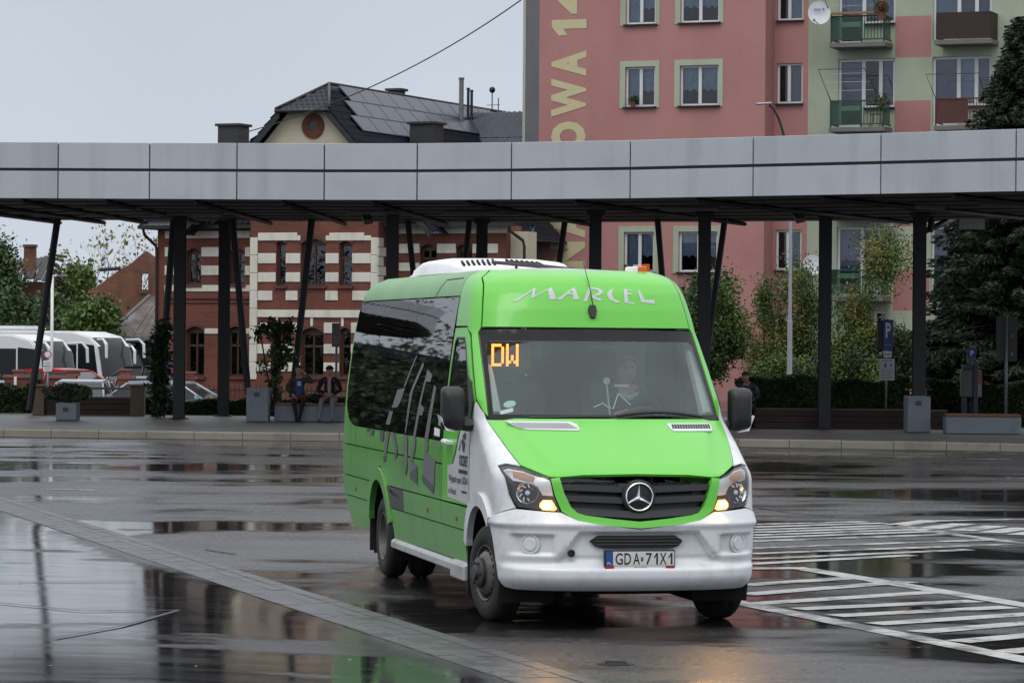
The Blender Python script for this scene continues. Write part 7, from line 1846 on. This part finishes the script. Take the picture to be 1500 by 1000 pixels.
# parking sign
pk = empty("parking_sign", tp(1300, PY+.35, PH), 0, "tall blue parking sign with a white P above a white notice board", "sign"); o = pk.location; o = Vector((o.x, o.y, o.z))
Lp = lambda x, y: loc(x, y, PY+.35, o)
b = MB(); b.tube([(-.02, .05, 0), (-.02, .05, Lp(1297, 470).z)], .03, 8); b.build("pole", M_POLE, pk)
a, c = Lp(1294, 468), Lp(1308, 513); b = MB(); b.bx(a.x, c.x, -.02, .02, c.z, a.z); pb_ = b.build("sign_face", M_SBLUE, pk, bevel=.004)
text_obj("lettering", "P", basis(((a.x+c.x)/2, -.024, a.z-.24), (1, 0, 0), (0, 0, 1)), .115, .34, M_WHITEPRINT, pb_, bold=.03)
text_obj("lettering", "Płatny", basis(((a.x+c.x)/2, -.024, c.z+.12), (1, 0, 0), (0, 0, 1)), .15, .05, mat("pale_print", (.35, .38, .5)), pb_)
a, c = Lp(1294.5, 514), Lp(1306, 523); b = MB(); b.bx(a.x, c.x, -.02, .02, c.z, a.z); tb = b.build("tariff_plate", M_WHITEPRINT, pk); text_obj("lettering", "Strefa", basis(((a.x+c.x)/2, -.024, (a.z+c.z)/2), (1, 0, 0), (0, 0, 1)), .14, .06, M_BLACKPRINT, tb, bold=.01)
a, c = Lp(1288, 525), Lp(1310, 557); b = MB(); b.bx(a.x, c.x, -.03, .01, c.z, a.z); nb2 = b.build("notice_board", mat("notice_white", (.50, .51, .53), rough=.5), pk, bevel=.008)
b = MB()
for k in range(7): zz = c.z + .05 + k*.032; b.bx(a.x+.035, c.x-.035-(.05 if k % 3 == 2 else 0), -.034, -.0305, zz, zz+.010)
b.bx(a.x+.11, a.x+.16, -.034, -.0305, a.z-.20, a.z-.11); b.bx(c.x-.10, c.x-.07, -.034, -.0305, a.z-.19, a.z-.12); b.bx(a.x+.035, c.x-.06, -.034, -.0305, a.z-.055, a.z-.04); b.build("notice_text", M_SGREY, nb2)
a, c = Lp(1286, 469), Lp(1294, 511); b = MB(); b.bx(a.x, c.x, .03, .06, c.z, a.z); b.build("sign_back", mat("sign_black", (.012, .012, .013), rough=.5), pk)
# ticket machine
tk = empty("ticket_machine", tp(1421, PY+1.4, PH), 0, "blue and grey parking ticket machine with a round P sign on top", "ticket machine"); o = Vector(tk.location); TY = PY+1.4
Lt = lambda x, y: loc(x, y, TY, o)
a, c = Lt(1408, 541), Lt(1424, 581); b = MB(); b.bx(a.x, c.x, -.12, .2, c.z, a.z); b.build("housing", mat("machine_grey", (.105, .10, .095), rough=.5), tk, bevel=.012)
b = MB(); l, r_ = Lt(1424.5, 532), Lt(1431, 602); b.bx(l.x, r_.x, -.14, .2, 0, l.z); l2, r2 = Lt(1410, 532), Lt(1416, 541); b.bx(l2.x, l.x, -.14, .2, r2.z, l2.z-.03); l3, r3 = Lt(1410, 581), Lt(1416, 602); b.bx(l3.x, r3.x, -.1, .18, 0, l3.z); b.build("blue_frame", mat("machine_blue", (.014, .032, .075), rough=.45), tk, bevel=.01)
a, c = Lt(1431.2, 542), Lt(1437, 581); b = MB(); b.bx(a.x, c.x, -.12, .2, c.z, a.z); sp_ = b.build("side_panel", mat("panel_beige", (.22, .21, .17), rough=.5), tk); b = MB(); b.bx(a.x+.005, c.x-.005, -.124, -.12, a.z-.32, a.z-.02); b.build("orange_label", mat("label_orange", (.30, .085, .02), rough=.5), sp_)
q = Lt(1423, 517); b = MB(); b.bx(q.x-.10, q.x+.05, -.03, .05, Lt(1420, 532).z, q.z); b.build("neck", M_SGREY, tk); dd = disc(tk, "sign_face", (q.x, -.05, q.z), .118, M_SBLUE); text_obj("lettering", "P", basis((q.x+.005, -.074, q.z), (1, 0, 0), (0, 0, 1)), .075, .12, M_WHITEPRINT, dd, bold=.03)
sb = empty("sign_back", tp(1474, 71.5, PH), 0, "back of a tall grey sign panel on a pole behind the right bench", "sign"); o = Vector(sb.location)
a, c = loc(1460, 463, 71.5, o), loc(1490, 529, 71.5, o); b = MB(); b.bx(a.x, c.x, .03, .06, c.z, a.z); pn_ = b.build("panel", mat("panel_dark", (.030, .030, .032), rough=.5), sb, bevel=.004); b = MB(); b.tube([(0, 0, 0), (0, 0, a.z)], .032, 8); b.build("pole", M_POLE, sb)
b = MB(); 
for y in (492, 518): q = loc(1483, y, 71.5, o); b.bx(q.x-.025, q.x+.025, .022, .03, q.z-.04, q.z+.04)
b.build("clamp", M_LAMP, pn_)

# ------------------------------------------------------------------ people
def body_mesh(name, J, edges, rad, colours, mats):
    """one continuous skinned figure; faces take the material of the nearest bone"""
    names = list(J); idx = {k: i for i, k in enumerate(names)}
    me = bpy.data.meshes.new(name); me.from_pydata([tuple(J[k]) for k in names], [(idx[a], idx[b]) for a, b in edges], []); me.update()
    o = bpy.data.objects.new(name, me); COL.objects.link(o)
    o.modifiers.new("skin", 'SKIN'); 
    sv = me.skin_vertices[0].data
    for k in names:
        r = rad[k]; sv[idx[k]].radius = (r, r) if not isinstance(r, tuple) else r
        sv[idx[k]].use_root = (k == 'pelvis')
    o.modifiers["skin"].use_smooth_shade = True
    sb = o.modifiers.new("smooth", 'SUBSURF'); sb.levels = 2; sb.render_levels = 2
    bpy.context.view_layer.update()
    m2 = bpy.data.meshes.new_from_object(o.evaluated_get(bpy.context.evaluated_depsgraph_get()))
    bpy.data.objects.remove(o); bpy.data.meshes.remove(me)
    seg = [(np.array(J[a], float), np.array(J[b], float), colours.get((a, b), colours.get(b, 0))) for a, b in edges]
    C_ = np.array([p.center[:] for p in m2.polygons]); best = np.full(len(C_), 1e9); mi = np.zeros(len(C_), np.int32)
    for a, b, c in seg:
        d = b - a; t = np.clip(((C_ - a) @ d)/max(d @ d, 1e-9), 0, 1); dist = np.linalg.norm(C_ - (a + t[:, None]*d), axis=1)
        w = dist < best; best[w] = dist[w]; mi[w] = c
    m2.polygons.foreach_set('material_index', mi); m2.polygons.foreach_set('use_smooth', [True]*len(m2.polygons))
    return m2
M_SKIN = mat("skin", (.46, .25, .18), rough=.55, var=.05); M_HAIRD = mat("dark_hair", (.010, .008, .008), rough=.6); M_EYE = mat("eye_dark", (.01, .01, .012), rough=.2)
def seated(p, rz, label, top, legs, shoes, sleeves=None, front=None, hair='short', wrist=None, knees=None, ankles=None, lean=0.0, head=(0, 0), elbows=None, scale=1.0, parent_scale=None, turn=0.0):
    """faces local -Y; seat top at local z = .45"""
    W_ = wrist or ((-.07, -.26, .63), (.07, -.26, .63)); K_ = knees or ((-.13, -.42, .52), (.13, -.42, .52)); A_ = ankles or ((-.13, -.40, .10), (.13, -.40, .10)); E_ = elbows or ((-.27, -.07, .76), (.27, -.07, .76))
    J = {}; rad = {}; ed = []; col = {}
    def j(n, v, r, c, par=None):
        J[n] = Vector(v); rad[n] = r; col[n] = c
        if par: ed.append((par, n))
    SK, TP, LG, SH = 0, 1, 2, 3
    j('pelvis', (0, .02, .54), (.155, .12), LG)
    j('waist', (0, lean*.3 + .02, .70), (.135, .10), TP, 'pelvis'); j('chest', (0, lean*.7 + .01, .88), (.155, .115), TP, 'waist'); j('shoulders', (0, lean + .02, 1.00), (.12, .085), TP, 'chest')
    j('neck', (head[0]*.4, lean - .005, 1.075), .052, SK, 'shoulders'); j('jaw', (head[0], lean - .035 + head[1], 1.145), (.062, .070), SK, 'neck'); j('face', (head[0], lean - .03 + head[1], 1.205), (.074, .088), SK, 'jaw'); j('crown', (head[0], lean - .012 + head[1], 1.275), (.066, .078), SK, 'face')
    j('nose', (head[0] - .02*turn, lean - .125 + head[1], 1.19), .013, SK, 'face')
    for i, s in enumerate((-1, 1)):
        n = 'lr'[i]
        j('ear'+n, (head[0] + s*.084, lean - .01 + head[1], 1.195), .016, SK, 'face')
        j('sh'+n, (s*.175, lean + .02, .985), .068, TP, 'shoulders'); j('el'+n, E_[i], .050, TP, 'sh'+n); 
        w = Vector(W_[i]); e = Vector(E_[i]); j('cu'+n, e + (w-e)*.85, .036, TP, 'el'+n); j('wr'+n, w, .026, SK, 'cu'+n)
        d = (w - e).normalized(); side = d.cross(Vector((0, 0, 1))).normalized(); palm = w + d*.06; j('pa'+n, palm, (.036, .018), SK, 'wr'+n)
        for f in range(4):
            o_ = side*(.030 - .020*f); ln = (.040, .046, .043, .034)[f]
            j('f%d%s' % (f, n), palm + o_*.9 + d*.028, .009, SK, 'pa'+n); j('g%d%s' % (f, n), palm + o_ + d*(.028+ln*.6) + Vector((0, 0, -.006)), .008, SK, 'f%d%s' % (f, n)); j('h%d%s' % (f, n), palm + o_ + d*(.030+ln) + Vector((0, 0, -.022)), .007, SK, 'g%d%s' % (f, n))
        th = w + d*.02; sgn = -s
        j('t0'+n, th + side*.034*(1 if side.x*sgn > 0 else -1) + d*.022, .010, SK, 'wr'+n); j('t1'+n, th + side*.046*(1 if side.x*sgn > 0 else -1) + d*.055, .008, SK, 't0'+n)
        j('hip'+n, (s*.095, -.03, .53), .095, LG, 'pelvis'); k = Vector(K_[i]); a = Vector(A_[i])
        j('th'+n, Vector((s*.095, -.03, .53))*.45 + k*.55, .078, LG, 'hip'+n); j('kn'+n, k, .060, LG, 'th'+n); j('ca'+n, k*.62 + a*.38 + Vector((0, .015, 0)), .055, LG, 'kn'+n); j('an'+n, a, .036, LG, 'ca'+n)
        j('he'+n, a + Vector((0, .01, -.06)), .036, SH, 'an'+n); j('to'+n, a + Vector((s*.015, -.15, -.068)), (.040, .026), SH, 'he'+n)
    m2 = body_mesh("person", J, ed, rad, col, None)
    o = link_mesh("person", m2, [M_SKIN, top, legs, shoes]); tag(o, label, "person"); o.location = p; o.rotation_euler = (0, 0, rz); o.scale = (scale,)*3
    h = Vector((head[0], lean + head[1], 0))
    b = MB(); 
    for s in (-1, 1): b.sphere(h + Vector((s*.030 - .015*turn, -.108, 1.222)), .010, 6)
    b.build("eyes", M_EYE, o)
    b = MB(); b.tube([h + Vector((-.022, -.108, 1.146)), h + Vector((0, -.115, 1.144)), h + Vector((.022, -.108, 1.146))], .006, 5); b.build("mouth", mat("lips", (.28, .10, .09), rough=.5), o)
    return o, h
def hair_cap(o, h, m, low=1.21, r=.098, name="hair", back=True):
    b = MB(); vs = []; fs = []; n, k = 18, 8
    for i in range(k+1):
        t = i/k
        for j in range(n):
            a = 2*math.pi*j/n; fr = max(0, -math.sin(a)); lo = 92 - 42*fr if back else 84
            p = R(lo)*t; vs.append(h + Vector((r*math.sin(p)*math.cos(a), .012-.012+.0 + r*1.12*math.sin(p)*math.sin(a) - .005, 1.225 + r*1.02*math.cos(p))))
    for i in range(k):
        for j in range(n): fs.append((i*n+j, (i+1)*n+j, (i+1)*n+(j+1) % n, i*n+(j+1) % n))
    b.add(vs, fs, 0, True); return b.build(name, m, o)
zs_ = PH + BH - .45
M_JK = mat("dark_grey_jacket", (.05, .045, .04), rough=.8, var=.15); M_JEANS = mat("dark_jeans", (.014, .016, .026), rough=.85, var=.2); M_SHOE = mat("dark_shoes", (.02, .02, .02), rough=.6)
M_TBLUE = mat("blue_shirt", (.03, .075, .25), rough=.8); M_REDC = mat("red_cloth", (.22, .012, .025), rough=.8); M_BLK = mat("black_jacket", (.008, .008, .009), rough=.8); M_LEGG = mat("grey_leggings", (.22, .235, .26), rough=.85, var=.15); M_PURP = mat("purple_shoes", (.22, .03, .16), rough=.6); M_PINKH = mat("pink_hood", (.46, .30, .31), rough=.85); M_CAPB = mat("navy_cap", (.012, .016, .026), rough=.8)
q = at(437, 600, BY)
boy, h = seated(Vector((q.x, BY+.24, zs_)), R(3), "seated boy in an open dark jacket and blue shirt, one hand raised to his ear", M_JK, M_JEANS, M_SHOE,
    wrist=((-.12, -.22, .62), (.135, -.07, 1.14)), elbows=((-.29, -.04, .78), (.33, -.16, .93)), knees=((-.12, -.40, .52), (.10, -.42, .52)), ankles=((-.05, -.42, .10), (.02, -.38, .10)), head=(-.01, 0), lean=-.02, turn=1)
hair_cap(boy, h, M_HAIRD)
def shirt_front(o, pts_w, z0, z1, y, m, name, bulge=.03):
    b = MB(); n = 6; vs = []
    for i in range(9):
        t = i/8; z = z0 + (z1-z0)*t; w = np.interp(t, [0, .6, 1], pts_w)
        for k in range(n+1):
            a = k/n*2-1; vs.append((w*a, y(t) - bulge*(1-a*a), z))
    b.add(vs, [(i*(n+1)+k, i*(n+1)+k+1, (i+1)*(n+1)+k+1, (i+1)*(n+1)+k) for i in range(8) for k in range(n)], 0, True); return b.build(name, m, o)
tf = shirt_front(boy, (.085, .075, .045), .62, 1.03, lambda t: -.105 - .015*math.sin(t*3), M_TBLUE, "shirt")
b = MB()
for k in range(3): b.bx(-.045, .05 - .012*(k % 2), -.150, -.138, .86+k*.032, .88+k*.032)
b.build("shirt_print", M_WHITEPRINT, tf)
b = MB(); b.tube([(-.14, -.14, .60), (-.05, -.20, .58), (.06, -.20, .59), (.15, -.12, .62)], [.04, .05, .045, .035], 8); b.tube([(-.05, -.22, .58), (-.045, -.25, .52), (-.04, -.26, .47)], [.045, .04, .025], 8); b.build("red_cloth", M_REDC, boy)
q = at(482, 600, BY)
girl, h = seated(Vector((q.x, BY+.22, zs_)), R(-2), "seated girl in a black jacket with a pink hood, grey leggings and purple shoes", M_BLK, M_LEGG, M_PURP,
    wrist=((-.05, -.25, .66), (.05, -.27, .65)), knees=((-.15, -.40, .53), (.10, -.40, .53)), ankles=((-.20, -.42, .10), (.10, -.42, .10)), lean=-.04, head=(.0, -.01))
hair_cap(girl, h, M_CAPB, r=.102, name="cap", back=False); b = MB(); b.add([h + Vector((x*.075, -.09 - .06*(1-x*x), 1.243 - .004*(1-x*x))) for x in np.linspace(-1, 1, 9)] + [h + Vector((x*.085, -.055, 1.262)) for x in np.linspace(-1, 1, 9)], [(i, i+1, 10+i, 9+i) for i in range(8)], 0, True); b.build("cap_peak", M_CAPB, girl)
b = MB(); b.tube([(-.10, -.09, .96), (-.085, .0, 1.06), (0, .05, 1.09), (.085, .0, 1.06), (.10, -.09, .96)], [.03, .042, .05, .042, .03], 8); b.build("hood", M_PINKH, girl)
shirt_front(girl, (.035, .045, .03), .66, 1.0, lambda t: -.125 - .02*t, M_PINKH, "pink_top", .02)
q = at(1098, 600, PY-.35)
wt, h = seated(Vector((q.x, PY-.10, PH-.06)), R(-25), "seated dark figure on the long brown planter, mostly behind the right mirror of the minibus", mat("grey_black_coat", (.030, .029, .034), rough=.8, dirt=(.14, .13, .15), dscale=7, dlo=.5, dhi=.6), M_BLK, M_SHOE, lean=-.10, head=(-.02, -.05))
hair_cap(wt, h, mat("grey_cap", (.05, .055, .07), rough=.8), name="cap", back=False)
bagp = at(463, 588, BY); b = MB(); b.sphere((0, 0, .10), .14, 10, sc=(1.4, .8, .8)); b.tube([(-.1, 0, .18), (0, 0, .28), (.1, 0, .18)], .015, 6); bag = b.build("shoulder_bag", M_BLK); bag.location = (bagp.x, BY+.25, PH+BH); tag(bag, "black bag lying on the bench between the boy and the girl", "bag")
# the driver behind the windscreen
Mv = Matrix.Translation((VX, VY, 0)) @ Matrix.Rotation(VTH - math.pi/2, 4, 'Z')
dp = Mv @ Vector((-2.22, .44, .68))
drv, h = seated(dp, VTH, "driver with grey hair in a dark jumper and pale collar behind the windscreen", mat("dark_jumper", (.030, .035, .037), rough=.85), M_JEANS, M_SHOE,
    wrist=((-.15, -.46, .86), (.17, -.46, .84)), elbows=((-.28, -.16, .76), (.30, -.16, .74)), knees=((-.16, -.44, .52), (.16, -.44, .52)), ankles=((-.15, -.50, .12), (.15, -.52, .12)), head=(-.02, -.03), lean=-.03)
hair_cap(drv, h, mat("grey_hair", (.30, .30, .29), rough=.8)); b = MB(); b.tube([(-.075, -.07, 1.01), (0, -.10, .975), (.075, -.07, 1.01), (.09, .02, 1.05), (0, .07, 1.06), (-.09, .02, 1.05), (-.075, -.07, 1.01)], .026, 8); b.build("collar", mat("pale_collar", (.50, .52, .52), rough=.8), drv)

# ------------------------------------------------------------------ things on the sill, and an unseen building and trees added for the flank windows to mirror
p = worldp(S(936, 0, 395), -.09, rows[1]); 
bx_ = empty("window_box", p, -R(22), "white box beside an orange one on the window sill just above the minibus roof", "box"); b = MB(); b.bx(-.17, .15, -.07, .06, 0, .24); b.build("box", M_WHITEPRINT, bx_, bevel=.01)
ob = empty("orange_pot", p + AP.t*.30, -R(22), "bright orange square pot on the window sill just above the minibus roof", "pot"); b = MB(); b.bx(-.12, .12, -.07, .06, 0, .27); b.build("pot", M_ORANGE, ob, bevel=.01)
p2 = worldp(S(921, 0, 395), -.10, rows[1]); pot_plant(p2, "small green plant leaning out beside the white box on the sill", None, .07, 70, .12, seed=12)
tb = empty("unseen_building", (-42, 92, -1.0), R(25), "unseen long brown building with dark windows, added for the minibus windows to mirror", "building")  # unseen, put in as a dark subject for the side-window reflections
M_BRN = mat("brown_render", (.085, .050, .042), rough=.85, var=.15)
b = MB(); b.bx(-30, 17, 0, 9, 0, 5.2); b.build("wall", M_BRN, tb); b = MB(); b.bx(-30.4, 17.4, -.5, 9.5, 5.2, 5.6); b.build("roof", M_TILE, tb)
for i in range(15): b = MB(); b.bx(-28+3*i, -26.4+3*i, -.05, .0, 1.4, 3.4); b.build("window", M_CGLASS, tb)
tl = empty("unseen_treeline", (0, 0, 0)); tag(tl, kind='stuff')  # unseen trees added on the left to darken the window reflections
r = np.random.default_rng(77); cs = []
for i in range(40):
    a = R(-72 + i*1.5); D = 100 + r.uniform(-6, 10); x, y = math.sin(a)*D, math.cos(a)*D
    hgt = r.uniform(4.0, 7)
    for k in range(22): cs.append((x + r.normal(0, 1.8), y + r.normal(0, 1.8), abs(r.normal(0, .42))*hgt))
leaf_cloud("unseen_foliage", cs, 1.6, 110000, .15, [M_L_HEDGE, M_L_DARK], tl, 78)

lv = empty("fallen_leaves", (0, 0, 0)); tag(lv, kind='stuff')
r = np.random.default_rng(5); P = []
for i in range(90):
    g_ = gnd(r.uniform(0, 1500), r.uniform(690, 998)); P.append((g_.x, g_.y, gz(g_.x, g_.y) + .008))
P = np.array(P); n = len(P); A = r.normal(size=(n, 3))*np.array([1, 1, .12]); A /= np.linalg.norm(A, axis=1, keepdims=True); Q = np.cross(A, [0, 0, 1.0]); s = (.012 + .02*r.random(n))[:, None]
V = np.stack([P - A*s, P + Q*s*.5 + [0, 0, .004], P + A*s, P - Q*s*.5 + [0, 0, .003]], 1).reshape(-1, 3)
V[:, 2] = np.maximum(V[:, 2], np.repeat(P[:, 2], 4) - .002)
mesh_np("leaf_litter", V, np.arange(4*n).reshape(-1, 4), mat("wet_leaf", (.06, .040, .018), rough=.4, island=.5), lv)
